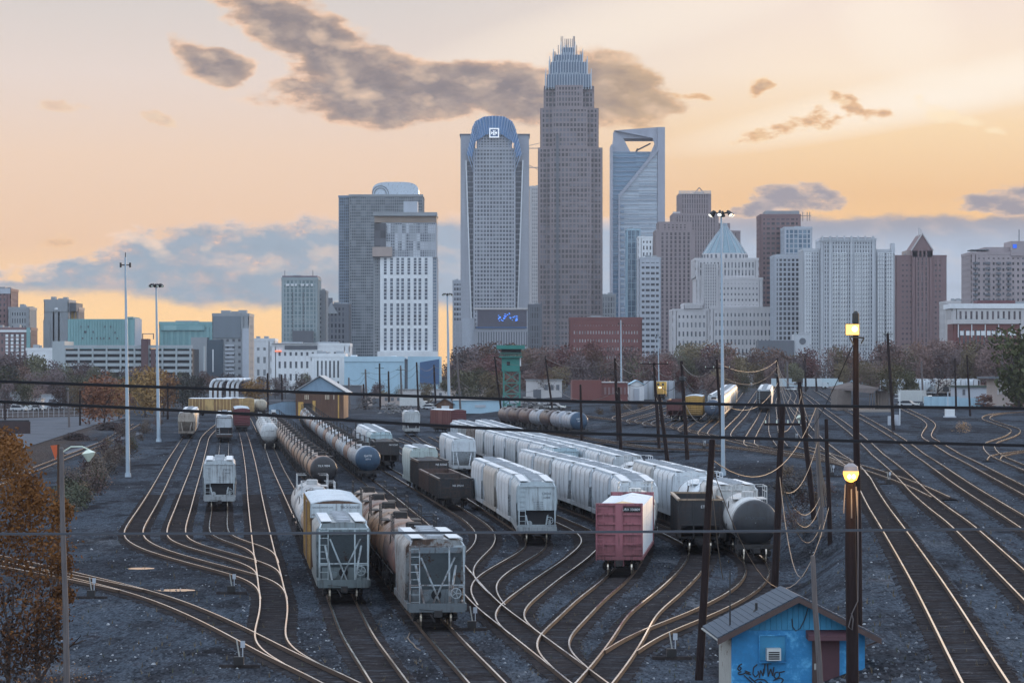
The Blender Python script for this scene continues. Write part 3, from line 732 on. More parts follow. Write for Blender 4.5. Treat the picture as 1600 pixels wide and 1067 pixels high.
def make_box(L=16.5, H=4.75, W=1.55, near=False, ribs=14, hood=0.0):
    root = empty('box_car'); y1 = L / 2 - 0.45
    b = MB(); zt = H
    sec = lambda y: [(-W, y, 1.0), (W, y, 1.0), (W, y, zt - 0.18), (W * 0.5, y, zt - 0.02), (0, y, zt + 0.03), (-W * 0.5, y, zt - 0.02), (-W, y, zt - 0.18)]
    b.loft([sec(-y1), sec(y1)]); body = b.build('body', M_PAINT, root)
    rb = MB()
    for k in range(ribs + 1):
        y = -y1 + 0.08 + (2 * y1 - 0.16) * k / ribs
        if abs(y) < 1.6: continue
        for s in (-1, 1): rb.box(s * W - 0.05, s * W + 0.055, y - 0.06, y + 0.06, 1.02, zt - 0.2)
    tag(rb.build('side_posts', M_PAINT, body), kind='stuff')
    for s in (-1, 1):
        dr = MB(); dr.box(s * W - 0.07, s * W + 0.07, -1.5, 1.5, 1.1, zt - 0.35); dr.build('door', M_PAINT, root)
    if hood:
        hb = MB(); hb.box(-W - 0.02, W + 0.02, -y1 - 0.16, -y1 - 0.10, zt - 1.05, zt - 0.2); hb.build('end_band', M_PAINT, root)
        lettering(root, 'EXCESS HEIGHT CAR', 0.13, M_DARKPRINT, (-0.82, -y1 - 0.165, zt - 0.42)); lettering(root, 'TBCX 620030', 0.20, M_DARKPRINT, (0.82, -y1 - 0.165, zt - 0.42))
    rf = MB(); n = int(2 * y1 / 1.1)
    for k in range(n + 1):
        y = -y1 + 2 * y1 * k / n; q = sec(0)
        for a, c in ((q[2], q[3]), (q[3], q[4]), (q[4], q[5]), (q[5], q[6])): rf.bar((a[0], y, a[2]), (c[0], y, c[2]), 0.07, 0.07)
    tag(rf.build('roof_ribs', M_ROOF, body), kind='stuff')
    rs = MB(); rs.loft([[(-W * 0.98, y, zt - 0.165), (-W * 0.5, y, zt - 0.005), (0, y, zt + 0.045), (W * 0.5, y, zt - 0.005), (W * 0.98, y, zt - 0.165)] for y in (-y1 + 0.03, y1 - 0.03)], closed=False)
    rs.build('roof', M_ROOF, root)
    for s in (-1, 1):
        e = MB()
        for k in range(9):
            z = 1.3 + k * (zt - 1.7) / 8.0; a, c = sorted((s * (y1 - 0.02), s * (y1 + 0.07)))
            e.loft([[(-W * 0.93, s * y1, z - 0.13), (W * 0.93, s * y1, z - 0.13)], [(-W * 0.9, s * (y1 + 0.08), z), (W * 0.9, s * (y1 + 0.08), z)], [(-W * 0.93, s * y1, z + 0.13), (W * 0.93, s * y1, z + 0.13)]], closed=False)
        tag(e.build('end_corrugation', M_PAINT, root), kind='stuff')
        ld = MB(); y = s * (y1 + 0.18)
        for k in range(9): ld.bar((-W * 0.95, y, 1.1 + k * 0.4), (-W * 0.95 + 0.45, y, 1.1 + k * 0.4), 0.035)
        tag(ld.build('ladder', M_PAINT, root), kind='stuff')
    sl = MB(); sl.box(-W * 0.92, W * 0.92, -L / 2 + 0.1, L / 2 - 0.1, 0.72, 0.99); sl.build('underframe', M_STEEL, root)
    running_gear(root, L, near)
    return root, L

def make_open(L=14.0, H=3.3, load='coal', near=False, ribs=8, W=1.55, slope=True):
    root = empty('open_hopper' if slope else 'gondola'); y1 = L / 2 - 0.4
    b = MB()
    for s in (-1, 1):
        b.box(min(s * W, s * (W - 0.07)), max(s * W, s * (W - 0.07)), -y1, y1, 1.0, H)
        ya, yb = sorted((s * y1, s * (y1 - 0.07))); b.box(-W + 0.071, W - 0.071, ya, yb, 1.0 if not slope else 1.9, H)
    b.box(-W + 0.072, W - 0.072, -y1 + 0.08, y1 - 0.08, 1.0, 1.08)
    if slope:
        for s in (-1, 1): b.quad((-W * 0.9, s * (y1 - 0.05), 2.0), (W * 0.9, s * (y1 - 0.05), 2.0), (W * 0.9, s * (y1 - 1.6), 1.02), (-W * 0.9, s * (y1 - 1.6), 1.02))
    body = b.build('body', M_PAINT, root)
    rb = MB()
    for k in range(ribs + 1):
        y = -y1 + 0.06 + (2 * y1 - 0.12) * k / ribs
        for s in (-1, 1): rb.box(s * W - 0.02, s * W + 0.10 * s if s > 0 else s * W + 0.02, y - 0.07, y + 0.07, 1.0, H - 0.1) if s > 0 else rb.box(-W - 0.10, -W + 0.02, y - 0.07, y + 0.07, 1.0, H - 0.1)
    for s in (-1, 1):
        for x in (-W * 0.93, -0.5, 0.5, W * 0.93): ya, yb = sorted((s * y1, s * (y1 + 0.1))); rb.box(x - 0.06, x + 0.06, ya, yb, 1.05, H - 0.1)
        ya, yb = sorted((s * (y1 - 0.02), s * (y1 + 0.11))); rb.box(-W * 0.98, W * 0.98, ya, yb, 1.9, 2.02)
    tag(rb.build('side_posts', M_PAINT, body), kind='stuff')
    tp = MB()
    for s in (-1, 1):
        tp.box(s * W - 0.11, s * W + 0.11, -y1 - 0.1, y1 + 0.1, H + 0.001, H + 0.13); ya, yb = sorted((s * (y1 - 0.1), s * (y1 + 0.1))); tp.box(-W + 0.111, W - 0.111, ya, yb, H + 0.001, H + 0.13)
    tp.build('top_chord', M_PAINT, root)
    if load:
        hp = MB(); nx_, ny_ = 7, 22; rr = random.Random(int(L * 100) + len(load)); g = []
        for j in range(ny_):
            row = []
            for i in range(nx_):
                u, v_ = i / (nx_ - 1), j / (ny_ - 1); edge = min(1, 4 * u * (1 - u)) * min(1, 5 * v_ * (1 - v_))
                row.append((-W + 0.09 + (2 * W - 0.18) * u, -y1 + 0.1 + (2 * y1 - 0.2) * v_, (H - 0.12 if load == 'coal' else H - 0.55) + edge * (0.42 if load == 'coal' else 0.2) + rr.uniform(-0.10, 0.10)))
            g.append(row)
        hp.loft(g, closed=False); tag(hp.build('load', M_COAL if load == 'coal' else M_RUBBLE, root), kind=None)
    else:
        pass
    ld = MB()
    for s in (-1, 1):
        for k in range(6): ld.bar((s * W * 0.95, -y1 - 0.16, 1.1 + k * 0.36), (s * (W * 0.95 - 0.42), -y1 - 0.16, 1.1 + k * 0.36), 0.035)
    tag(ld.build('ladder', M_PAINT, root), kind='stuff')
    sl = MB(); sl.box(-0.4, 0.4, -L / 2 + 0.1, L / 2 - 0.1, 0.6, 0.99)
    if slope:
        for k in (-1, 0, 1): sl.loft([[(-0.6, k * 3 - 0.4, 0.3), (0.6, k * 3 - 0.4, 0.3), (0.6, k * 3 + 0.4, 0.3), (-0.6, k * 3 + 0.4, 0.3)], [(-1.4, k * 3 - 1.2, 1.05), (1.4, k * 3 - 1.2, 1.05), (1.4, k * 3 + 1.2, 1.05), (-1.4, k * 3 + 1.2, 1.05)]])
    sl.build('underframe', M_STEEL, root)
    running_gear(root, L, near)
    return root, L

def make_bulkhead(L=20.0, near=True, W=1.5):
    """centre-beam flat car with bulkheads and wrapped lumber"""
    root = empty('bulkhead_flat_car'); y1 = L / 2 - 0.3; H = 4.55
    dk = MB(); dk.box(-W, W, -L / 2 + 0.1, L / 2 - 0.1, 0.95, 1.18); dk.box(-0.3, 0.3, -L / 2 + 0.2, L / 2 - 0.2, 0.55, 0.95); dk.build('deck', M_PAINT, root)
    for s in (-1, 1):
        b = MB(); y = s * y1; ya, yb = sorted((y, y - s * 0.10)); b.box(-W, W, ya, yb, 1.18, H); bh = b.build('bulkhead', M_PAINT, root)
        rb = MB()
        for x in (-W + 0.06, W - 0.06): ya, yb = sorted((y, y + s * 0.14)); rb.box(x - 0.06, x + 0.06, ya, yb, 1.0, H)
        ya, yb = sorted((y, y + s * 0.17)); rb.box(-0.24, 0.24, ya, yb, 1.0, H - 0.001)
        for z in (1.3, 1.95, 2.6, 3.25, 3.85, H - 0.08):
            for xa, xb in ((-W + 0.121, -0.241), (0.241, W - 0.121)): ya, yb = sorted((y, y + s * 0.15)); rb.box(xa, xb, ya, yb, z - 0.06, z + 0.06)
        tag(rb.build('bulkhead_ribs', M_PAINT, bh), kind='stuff')
        ld = MB(); yl = y + s * 0.26
        for x in (-W + 0.06, -W + 0.5): ld.bar((x, yl, 0.9), (x, yl, H - 0.25), 0.05)
        for k in range(9): ld.bar((-W + 0.06, yl, 1.05 + k * 0.4), (-W + 0.5, yl, 1.05 + k * 0.4), 0.035)
        for k in range(3): ld.bar((W - 0.55, yl, 1.3 + k * 0.36), (W - 0.06, yl, 1.3 + k * 0.36), 0.035)
        tag(ld.build('ladder', M_PAINT, root), kind='stuff')
    for k in range(5):
        ya = -y1 + 0.35 + k * (2 * y1 - 0.6) / 5; yb = ya + (2 * y1 - 0.6) / 5 - 0.12
        for q in (-1, 1):
            for z0, z1 in ((1.2, 2.25), (2.27, 3.3), (3.32, 4.3)):
                p = MB(); w0 = 0.06; p.box(min(q * 0.05, q * (W - 0.06)), max(q * 0.05, q * (W - 0.06)), ya, yb, z0, z1)
                p.build('lumber_bundle', M_WRAP, root)
        t = MB(); t.loft([[(-W * 0.5, ya + 0.02, 4.32), (0, ya + 0.02, 4.52), (W * 0.9, ya + 0.02, 4.31)], [(-W * 0.5, yb, 4.32), (0, yb, 4.52), (W * 0.9, yb, 4.31)]], closed=False)
        t.build('load_cover', M_WRAPLIT if k == 0 else M_WRAP, root)
    running_gear(root, L, near)
    if near: lettering(root, 'FURX 330809', 0.21, M_WHITEPRINT, (0.72, -y1 - 0.13, 4.15)); p = MB(); p.box(0.28, 1.34, -y1 - 0.118, -y1 - 0.112, 4.0, 4.32); p.build('number_panel', M_DARK, root)
    return root, L

def marks_on(key, s_, size, m, loc, face='-y'):
    lettering(TPL[key][0], s_, size, m, loc, face)
TPL = {}
def template(key, fn, **kw):
    TPL[key] = fn(**kw)
template('hop_near2', make_hopper, L=12.4, near=True, bays=2, zt=4.35, end='cage')
template('hop_mid', make_hopper, L=16.4, bays=4, zt=4.55)
template('hop_panel', make_hopper, L=16.4, bays=4, zt=4.55, end='panel', near=True)
template('hop_short', make_hopper, L=12.8, bays=3, zt=4.5, end='panel')
template('hop_post', make_hopper, L=16.0, bulge=False, posts=14, zt=4.55, W=1.54)
template('tank_dark', make_tank, L=13.2, r=1.46, near=False, rings=3)
template('tank_near', make_tank, L=13.2, r=1.5, near=True, rings=3)
template('tank_long', make_tank, L=15.5, r=1.52, near=False, rings=4)
template('tank_white', make_tank, L=16.0, r=1.55, near=True, rails='white', rings=2)
template('box_tall', make_box, L=18.2, H=5.15, near=True, ribs=16, hood=1.0)
template('box_std', make_box, L=15.6, H=4.6, ribs=12)
template('coal', make_open, L=14.2, H=3.55, load='coal')
template('open', make_open, L=14.2, H=3.7, load=None, near=True)
template('gond', make_open, L=15.8, H=2.75, load='rubble', slope=False, ribs=12)
template('bulk', make_bulkhead)
marks_on('hop_panel', 'CRDX', 0.26, M_DARKPRINT, (0.72, -16.4 / 2 + 0.155, 3.75)); marks_on('hop_panel', '16408', 0.22, M_DARKPRINT, (0.72, -16.4 / 2 + 0.155, 3.45))
for k_ in range(4): marks_on('hop_panel', 'LD LMT 2240', 0.13, M_DARKPRINT, (0.1, -16.4 / 2 + 0.155, 3.1 - 0.16 * k_))
marks_on('tank_long', 'GATX', 0.36, M_WHITEPRINT, (0, -15.5 / 2 + 0.53, 2.95)); marks_on('tank_long', '20714', 0.26, M_WHITEPRINT, (0, -15.5 / 2 + 0.53, 2.55))
marks_on('tank_dark', 'TILX 9904', 0.30, M_WHITEPRINT, (0, -13.2 / 2 + 0.53, 2.95)); marks_on('tank_white', 'ATLX 20098', 0.27, M_DARKPRINT, (0, -16.0 / 2 + 0.53, 2.9))
marks_on('open', 'ETTX', 0.28, M_WHITEPRINT, (0.35, -14.2 / 2 + 0.28, 3.25)); marks_on('gond', 'NS 29514', 0.26, M_WHITEPRINT, (0.2, -15.8 / 2 + 0.28, 2.2)); marks_on('coal', 'NS 52260', 0.3, M_WHITEPRINT, (0.85, -14.2 / 2 + 0.28, 3.25))
marks_on('hop_near2', 'UPPX 6604', 0.15, M_DARKPRINT, (0.75, -12.4 / 2 + 0.70, 3.55))
index_kids()
USED = []
def place_car(tk, key, y, label, cat, group, colour, rust=0.0, colours=None, gap=0.0):
    """put a car's near end at depth y on a track; returns the depth-along of its far end"""
    tr = TRACKS[tk]; src, L = TPL[key]
    s = tr.at_depth(y) if not isinstance(y, tuple) else y[0]
    a, b = tr.at(s + 2.2), tr.at(s + L - 2.2); c = (a + b) / 2; d = (b - a).normalized()
    z = (ground_z(a.x, a.y) + ground_z(b.x, b.y)) / 2 + 0.275 + 0.003 * list(TRACKS).index(tk)
    o = copy_tree(src); o.location = (c.x, c.y, z); o.rotation_euler = (math.atan2((ground_z(b.x, b.y) - ground_z(a.x, a.y)), (b - a).length), 0, math.atan2(-d.x, d.y))
    tag(o, label, cat, group)
    def paint(q):
        st = q.name.split('.')[0]
        cc = (colours or {}).get(st, colour)
        q.color = (*cc[:3], (colours or {}).get('rust_' + st, rust))
        for ch in q.children: paint(ch)
    paint(o)
    USED.append(o)
    return s + L + 0.9 + gap
def string(tk, y0, items, group, rowname):
    s = TRACKS[tk].at_depth(y0)
    for i, it in enumerate(items):
        key, name, cat, colour = it[:4]; rust = it[4] if len(it) > 4 else 0.2; cols = it[5] if len(it) > 5 else None
        gap = it[6] if len(it) > 6 else 0
        tail = ('heading %s' % rowname) if i == 0 else '%s in %s' % (ORD[i], rowname)
        s = place_car(tk, key, (s,), '%s, %s' % (name, tail), cat, group, colour, rust, cols, gap)
WHITE, PALE, GREY, BLUEG = (0.64, 0.69, 0.73), (0.55, 0.60, 0.645), (0.33, 0.36, 0.39), (0.42, 0.52, 0.58)
BLACK, BROWN, RUST, TAN = (0.022, 0.022, 0.026), (0.16, 0.085, 0.055), (0.20, 0.085, 0.045), (0.28, 0.19, 0.135)
DKGREY, NAVY, MAROON, OCHRE = (0.022, 0.024, 0.030), (0.035, 0.075, 0.13), (0.13, 0.022, 0.03), (0.42, 0.27, 0.09)
PINK, DKBROWN = (0.33, 0.11, 0.135), (0.070, 0.042, 0.040)
TEALG = (0.19, 0.25, 0.27)

# near left string
string('T5', 176, [('hop_near2', 'pale grey-green covered hopper with ladder end', 'hopper car', TEALG, 0.2, {'body': (0.24, 0.29, 0.31), 'end_frame': (0.44, 0.52, 0.55), 'ladder': (0.44, 0.52, 0.55), 'brake_wheel': (0.44, 0.52, 0.55)}),
    ('box_tall', 'tall box car with pale lettered top and yellow ribs', 'box car', (0.13, 0.07, 0.045), 0.5, {'side_posts': (0.46, 0.27, 0.08), 'end_band': (0.50, 0.56, 0.60), 'rust_end_band': 0.05}),
    ('tank_near', 'rusty tan tank car with black platform rails', 'tank car', (0.36, 0.27, 0.21), 0.7),
    ('tank_white', 'white tank car with railed top platform', 'tank car', (0.52, 0.54, 0.56), 0.35),
    ('tank_white', 'dirty white tank car with railed top platform', 'tank car', (0.44, 0.45, 0.46), 0.5)], 'cars of the near left string', 'the near left string')
# near right string and the long brown row share a track
string('T6', 158, [('hop_near2', 'rust-streaked grey covered hopper with brake wheel', 'hopper car', (0.17, 0.21, 0.24), 0.7, {'body': (0.28, 0.30, 0.31), 'rust_body': 1.0, 'rust_end_frame': 0.8, 'end_frame': (0.38, 0.44, 0.48), 'ladder': (0.38, 0.44, 0.48), 'brake_wheel': (0.42, 0.48, 0.52)})] +
    [('tank_near', n, 'tank car', c, 0.8) for n, c in (('dark brown tank car with black valve boxes', (0.13, 0.06, 0.05)), ('tan and brown tank car', (0.26, 0.15, 0.10)), ('sandy brown tank car', (0.34, 0.22, 0.145)),
     ('brown tank car with black railings', (0.24, 0.13, 0.09)), ('dusty tan tank car', (0.30, 0.20, 0.14)))], 'cars of the near right string', 'the near right string')
rows = []
for i in range(20):
    c = [BROWN, (0.22, 0.105, 0.06), TAN, (0.27, 0.225, 0.20), (0.21, 0.135, 0.095)][(i * 2 + i // 4) % 5]
    rows.append(('tank_dark', ['rusty brown tank car', 'orange-brown tank car', 'tan tank car', 'grey-tan tank car', 'mid brown tank car'][(i * 2 + i // 4) % 5] + (' with black end' if i == 0 else ''), 'tank car', (0.30, 0.15, 0.085) if i == 0 else c, 0.6, {'tank_end': BLACK, 'rust_tank_end': 0.05}))
string('T6', 336, rows, 'brown tank cars in the long row', 'the long brown tank row')
rows = []
for i in range(22):
    c = [(0.36, 0.40, 0.44), (0.27, 0.16, 0.12), (0.33, 0.28, 0.25), (0.44, 0.45, 0.46), (0.40, 0.37, 0.34)][(i * 3 + i // 3) % 5] if i else (0.34, 0.40, 0.46)
    rows.append(('tank_long' if i == 0 else 'tank_dark', ['pale grey tank car', 'rust brown tank car', 'grey-brown tank car', 'whitish tank car', 'stone grey tank car'][(i * 3 + i // 3) % 5 if i else 0] + (' with blue end' if i == 0 else ''), 'tank car', c, 0.45, {'tank_end': NAVY if i == 0 else c, 'rust_tank_end': 0.0}))
string('T7', 378, rows, 'grey tank cars in the blue-ended row', 'the blue-ended tank row')
# left tracks
string('L3', 297, [('hop_panel', 'pale grey covered hopper standing alone on its track', 'hopper car', (0.44, 0.49, 0.52), 0.1, None, 200)], 'cars on the left tracks', 'the third track')
string('L3', 560, [('hop_short', 'two-tone hopper with dark lower end', 'hopper car', (0.46, 0.50, 0.54), 0.1, {'side_sill': DKBROWN, 'end_frame': DKBROWN, 'ladder': PALE})] + [('hop_mid', 'pale covered hopper', 'hopper car', PALE, 0.2)] * 2, 'cars on the left tracks', 'the dark-bottomed string')
string('L1', 585, [('hop_mid', 'tan covered hopper with open end frame', 'hopper car', (0.40, 0.35, 0.30), 0.3), ('hop_mid', 'sand coloured hopper', 'hopper car', (0.45, 0.33, 0.22), 0.3), ('hop_mid', 'white covered hopper', 'hopper car', WHITE, 0.1), ('hop_mid', 'pale covered hopper', 'hopper car', PALE, 0.1)], 'cars on the left tracks', 'the leftmost string')
string('L4', 640, [('box_std', 'maroon box car', 'box car', MAROON, 0.1), ('box_std', 'maroon ribbed box car', 'box car', MAROON, 0.2)], 'cars on the left tracks', 'the maroon pair')
string('T5', 515, [('tank_white', 'white tank car with rust stain on its end', 'tank car', (0.52, 0.54, 0.55), 0.25)] + [('tank_white', 'white tank car', 'tank car', (0.47, 0.49, 0.50), 0.3)] * 3, 'white tank cars beside the brown row', 'the short white tank row')
# centre strings
string('T8', 298, [('gond', 'low dark gondola with rubble load', 'gondola', DKGREY, 0.5), ('gond', 'brown-black gondola', 'gondola', DKBROWN, 0.5, None), ('coal', 'dark hopper heaped with coal', 'hopper car', BLACK, 0.3),
    ('hop_mid', 'pale green-grey covered hopper', 'hopper car', (0.45, 0.53, 0.52), 0.1)], 'cars on the gondola track', 'the gondola string')
string('T8', 424, [('coal', 'black open hopper heaped with coal', 'hopper car', BLACK, 0.2), ('hop_short', 'pale teal covered hopper', 'hopper car', (0.42, 0.54, 0.58), 0.1), ('hop_mid', 'silver covered hopper', 'hopper car', PALE, 0.1), ('hop_mid', 'whitish covered hopper', 'hopper car', WHITE, 0.1), ('tank_long', 'dark blue tank car', 'tank car', NAVY, 0.0)], 'cars behind the coal hopper', 'the coal hopper string')
string('T9', 236, [('hop_panel', 'pale blue-grey hopper with dark slotted end', 'hopper car', (0.44, 0.51, 0.55), 0.05), ('hop_mid', 'white covered hopper', 'hopper car', WHITE, 0.1), ('hop_mid', 'tan-grey covered hopper', 'hopper car', (0.46, 0.44, 0.41), 0.15), ('hop_mid', 'pale covered hopper', 'hopper car', PALE, 0.1)], 'cars of the near pale string', 'the pale string by the gondolas')
string('T10', 398, [('hop_mid', 'white covered hopper', 'hopper car', WHITE, 0.1), ('hop_mid', 'pale covered hopper', 'hopper car', PALE, 0.1)], 'cars on the mostly empty middle track', 'the two-hopper string')
string('T11', 200, [('bulk', 'pink bulkhead flat car with wrapped lumber', 'flat car', PINK, 0.1), ('tank_white', 'white tank car with ridged top', 'tank car', (0.60, 0.60, 0.58), 0.1), ('hop_mid', 'white covered hopper with sloped end', 'hopper car', WHITE, 0.1), ('hop_mid', 'white covered hopper', 'hopper car', (0.50, 0.55, 0.60), 0.1), ('hop_mid', 'pale blue-grey hopper', 'hopper car', PALE, 0.1),
    ('hop_mid', 'white covered hopper', 'hopper car', WHITE, 0.1), ('hop_mid', 'pale hopper', 'hopper car', (0.46, 0.50, 0.53), 0.1, {'side_sill': (0.34, 0.09, 0.05)}), ('hop_mid', 'pale hopper', 'hopper car', PALE, 0.1)], 'cars of the pink car string', 'the pink car string')
string('T11', 600, [('hop_short', 'whitish covered hopper with dark end opening', 'hopper car', (0.50, 0.53, 0.54), 0.1)], 'cars on the far middle tracks', 'the far middle track')
string('T12', 224, [('open', 'dark open hopper with rusty rim', 'hopper car', DKGREY, 0.3, {'top_chord': (0.34, 0.24, 0.16)})], 'cars in front of the bank', 'the track by the bank')
string('T12', 348, [('hop_short', 'pale blue-ended covered hopper', 'hopper car', (0.42, 0.54, 0.60), 0.05)] + [('hop_mid', n, 'hopper car', c, 0.12) for n, c in (('white covered hopper', WHITE), ('pale covered hopper', PALE), ('silver covered hopper', (0.5, 0.54, 0.57)), ('white covered hopper', WHITE), ('pale covered hopper', PALE), ('silver covered hopper', (0.5, 0.54, 0.57)))] +
    [('hop_post', 'rusty ribbed grey hopper', 'hopper car', (0.33, 0.29, 0.27), 0.9), ('hop_post', 'grey ribbed hopper', 'hopper car', (0.40, 0.42, 0.43), 0.4), ('hop_post', 'pale ribbed hopper', 'hopper car', PALE, 0.2)], 'cars of the second pale string', 'the blue-ended string')
string('T13', 214, [('tank_white', 'white tank car with dark grey end', 'tank car', (0.52, 0.53, 0.53), 0.3, {'tank_end': DKGREY, 'rust_tank_end': 0}), ('hop_short', 'white covered hopper', 'hopper car', (0.56, 0.57, 0.57), 0.15), ('tank_white', 'white tank car', 'tank car', WHITE, 0.15), ('hop_mid', 'white covered hopper', 'hopper car', WHITE, 0.1), ('hop_mid', 'pale covered hopper', 'hopper car', (0.52, 0.52, 0.51), 0.1),
    ('tank_white', 'white tank car', 'tank car', (0.56, 0.58, 0.60), 0.1)] + [('hop_mid', n, 'hopper car', c, 0.12) for n, c in [('silver covered hopper', (0.5, 0.54, 0.57)), ('white covered hopper', WHITE), ('pale covered hopper', PALE)] * 4], 'cars of the bank-side string', 'the dark-ended tank string')
string('T14', 528, [('tank_long', 'pale grey tank car with dark blue end', 'tank car', (0.34, 0.38, 0.44), 0.1, {'tank_end': NAVY, 'rust_tank_end': 0}), ('tank_long', 'grey tank car', 'tank car', (0.30, 0.32, 0.37), 0.1), ('tank_long', 'dark brown tank car', 'tank car', DKBROWN, 0.3), ('tank_long', 'grey tank car', 'tank car', (0.32, 0.34, 0.38), 0.1), ('tank_long', 'brown tank car', 'tank car', (0.10, 0.055, 0.05), 0.3), ('tank_long', 'dark brown tank car', 'tank car', DKBROWN, 0.3), ('tank_long', 'grey-brown tank car', 'tank car', (0.14, 0.11, 0.11), 0.3)], 'tank cars on the far track', 'the far tank row')
# far yard on the right
string('F3', 578, [('open', 'maroon open hopper', 'hopper car', (0.11, 0.03, 0.03), 0.2)], 'cars in the far yard', 'the maroon far track')
string('F4', 580, [('box_std', 'yellow box car with pale roof', 'box car', (0.46, 0.27, 0.06), 0.15)], 'cars in the far yard', 'the yellow far track')
string('F5', 565, [('tank_long', 'white tank car with blue-grey end', 'tank car', (0.55, 0.45, 0.36), 0.1, {'tank_end': (0.06, 0.085, 0.13)})] + [('hop_mid', n, 'hopper car', c, 0.15) for n, c in [('pale hopper', PALE), ('whitish hopper', (0.5, 0.47, 0.44)), ('cream hopper', (0.5, 0.45, 0.38))] * 3], 'cars in the far yard', 'the far string by the mast')
string('F7', 660, [('hop_short', 'pale hopper with black lower end', 'hopper car', PALE, 0.1, {'side_sill': BLACK, 'end_panel': BLACK, 'end_frame': BLACK})] + [('hop_mid', 'pale covered hopper', 'hopper car', PALE, 0.15)] * 4, 'cars in the far yard', 'the far right string')

# ------------------------------------------------------------------ the city
def glass(name, c1, c2, cw, ch, rough=0.18, split=0.5, ox=0.0, oz=0.0, spec=0.5):
    if name in MATS: return MATS[name]
    m = bpy.data.materials.new(name); m.use_nodes = True; t = m.node_tree; V.nt = t; b = t.nodes['Principled BSDF']
    tcn = t.nodes.new('ShaderNodeTexCoord'); s = t.nodes.new('ShaderNodeSeparateXYZ'); t.links.new(tcn.outputs['Object'], s.inputs[0])
    x, y, z = (V(s.outputs[i]) for i in range(3))
    cell = comb(V.m('FLOOR', (x + y + ox) / cw), V.m('FLOOR', (z + oz) / ch))
    w = t.nodes.new('ShaderNodeTexWhiteNoise'); w.noise_dimensions = '2D'; t.links.new(cell.k, w.inputs['Vector'])
    k = V(w.outputs['Value']); big = noise(comb(x * 0.03, y * 0.03, z * 0.018), 1.0, 4.0) * 1.8 - 0.4
    c = mixc(sstep(k * 0.8 + big * 0.4, split, split + 0.5), c1, c2)  # large noise puts patchy reflections into the window colour
    t.links.new(c.k, b.inputs['Base Color']); b.inputs['Roughness'].default_value = rough; b.inputs['Specular IOR Level'].default_value = spec
    b.inputs['Emission Color'].default_value = (1.0, 0.72, 0.38, 1); t.links.new((sstep(k, 0.993, 0.996) * 0.7).k, b.inputs['Emission Strength'])   # the odd lit room
    MATS[name] = m; return m
def stone(name, c, var=0.22): return mat('stone_' + name, c, 0.75, var=var, scale=0.07, stretch=(1, 1, 0.35))
def facade(mp, mbd, o, u, nrm, width, z0, z1, nx, nz, pw, bh, proud=0.35, skip=None):
    """piers into mp, floor bands into mbd, on a wall that starts at o, runs along u, faces nrm"""
    o, u, n = Vector((*o, 0)), Vector((*u, 0)), Vector((*nrm, 0))
    pw = min(pw, 0.6 * width / nx) if pw else pw; bh = min(bh, 0.62 * (z1 - z0) / nz) if bh else bh
    for i in range(nx + 1):
        if mp is None: break
        w = pw if 0 < i < nx else pw * 1.4
        a = width * i / nx; a = max(w / 2, min(width - w / 2, a)); c = o + u * a + n * (proud / 2 - 0.05)
        mp.bar((c.x, c.y, z0), (c.x, c.y, z1), w if abs(u.x) > 0.5 else proud + 0.1, (proud + 0.1) if abs(u.x) > 0.5 else w, up=(0, 1, 0))
    for j in range(nz + 1):
        if mbd is None: break
        z = z0 + (z1 - z0) * j / nz; z = max(z0 + bh / 2, min(z1 - bh / 2, z)); p = proud - 0.07
        a = o + n * (p / 2 - 0.05); e = o + u * width + n * (p / 2 - 0.05)
        mbd.bar((a.x, a.y, z), (e.x, e.y, z), p + 0.1, bh)
def building(name, label, px, d, cat='building', zbase=None):
    x = (px - CX) / F * d; zb = (ground_z(x, d) - 1.0) if zbase is None else zbase
    r = empty(name, (x, d, zb)); tag(r, label, cat)
    r['_d'] = d
    return r, (lambda q, dd=0.0: (q - px) / F * d), (lambda q: CAMZ + (HY - q) / F * d - zb)
def block(r, x0, x1, y0, y1, z0, z1, gl, st, nx, nz, pw, bh, proud=0.35, nside=None, bands=None, wall='wall', roof=True, sides=(-1, 1)):
    """a glazed block with piers and floor bands on the front and the two sides"""
    b = MB(); b.box(x0, x1, y0, y1, z0, z1); w = b.build(wall, gl, r)
    mp, mb_ = (MB() if pw else None), (MB() if bh else None)
    facade(mp, mb_, (x0, y0), (1, 0), (0, -1), x1 - x0, z0, z1, nx, nz, pw, bh, proud)
    ns = nside or max(1, int(nx * (y1 - y0) / (x1 - x0)))
    for s in sides:
        if s < 0: facade(mp, mb_, (x0, y0), (0, 1), (-1, 0), y1 - y0, z0, z1, ns, nz, pw, bh, proud)
        else: facade(mp, mb_, (x1, y0), (0, 1), (1, 0), y1 - y0, z0, z1, ns, nz, pw, bh, proud)
    if mp: tag(mp.build('piers', st, w), kind='stuff')
    if mb_: tag(mb_.build('floor_bands', bands or st, w), kind='stuff')
    if roof:
        c = MB(); c.box(x0 - 0.5, x1 + 0.5, y0 - 0.5, y1 + 0.5, z1 + 0.002, z1 + 1.3); c.build('parapet', bands or st, w)
    return w
def add_box(r, name, m, *b):
    q = MB(); q.box(*b); return q.build(name, m, r)
G_DARK = glass('glass_dark', (0.020, 0.023, 0.032), (0.09, 0.10, 0.125), 3.0, 4.0)
G_BLUE = glass('glass_blue', (0.06, 0.13, 0.20), (0.17, 0.26, 0.34), 3.0, 4.0, 0.1)
G_GREY = glass('glass_grey', (0.075, 0.085, 0.10), (0.20, 0.22, 0.25), 3.5, 4.0)
G_PLUM = glass('glass_plum', (0.05, 0.036, 0.046), (0.13, 0.105, 0.12), 3.0, 4.0)
S_BOA = stone('rose_granite', (0.27, 0.22, 0.225)); S_WHITE = stone('white_panel', (0.70, 0.72, 0.74)); S_PALE = stone('pale_stone', (0.50, 0.48, 0.48))
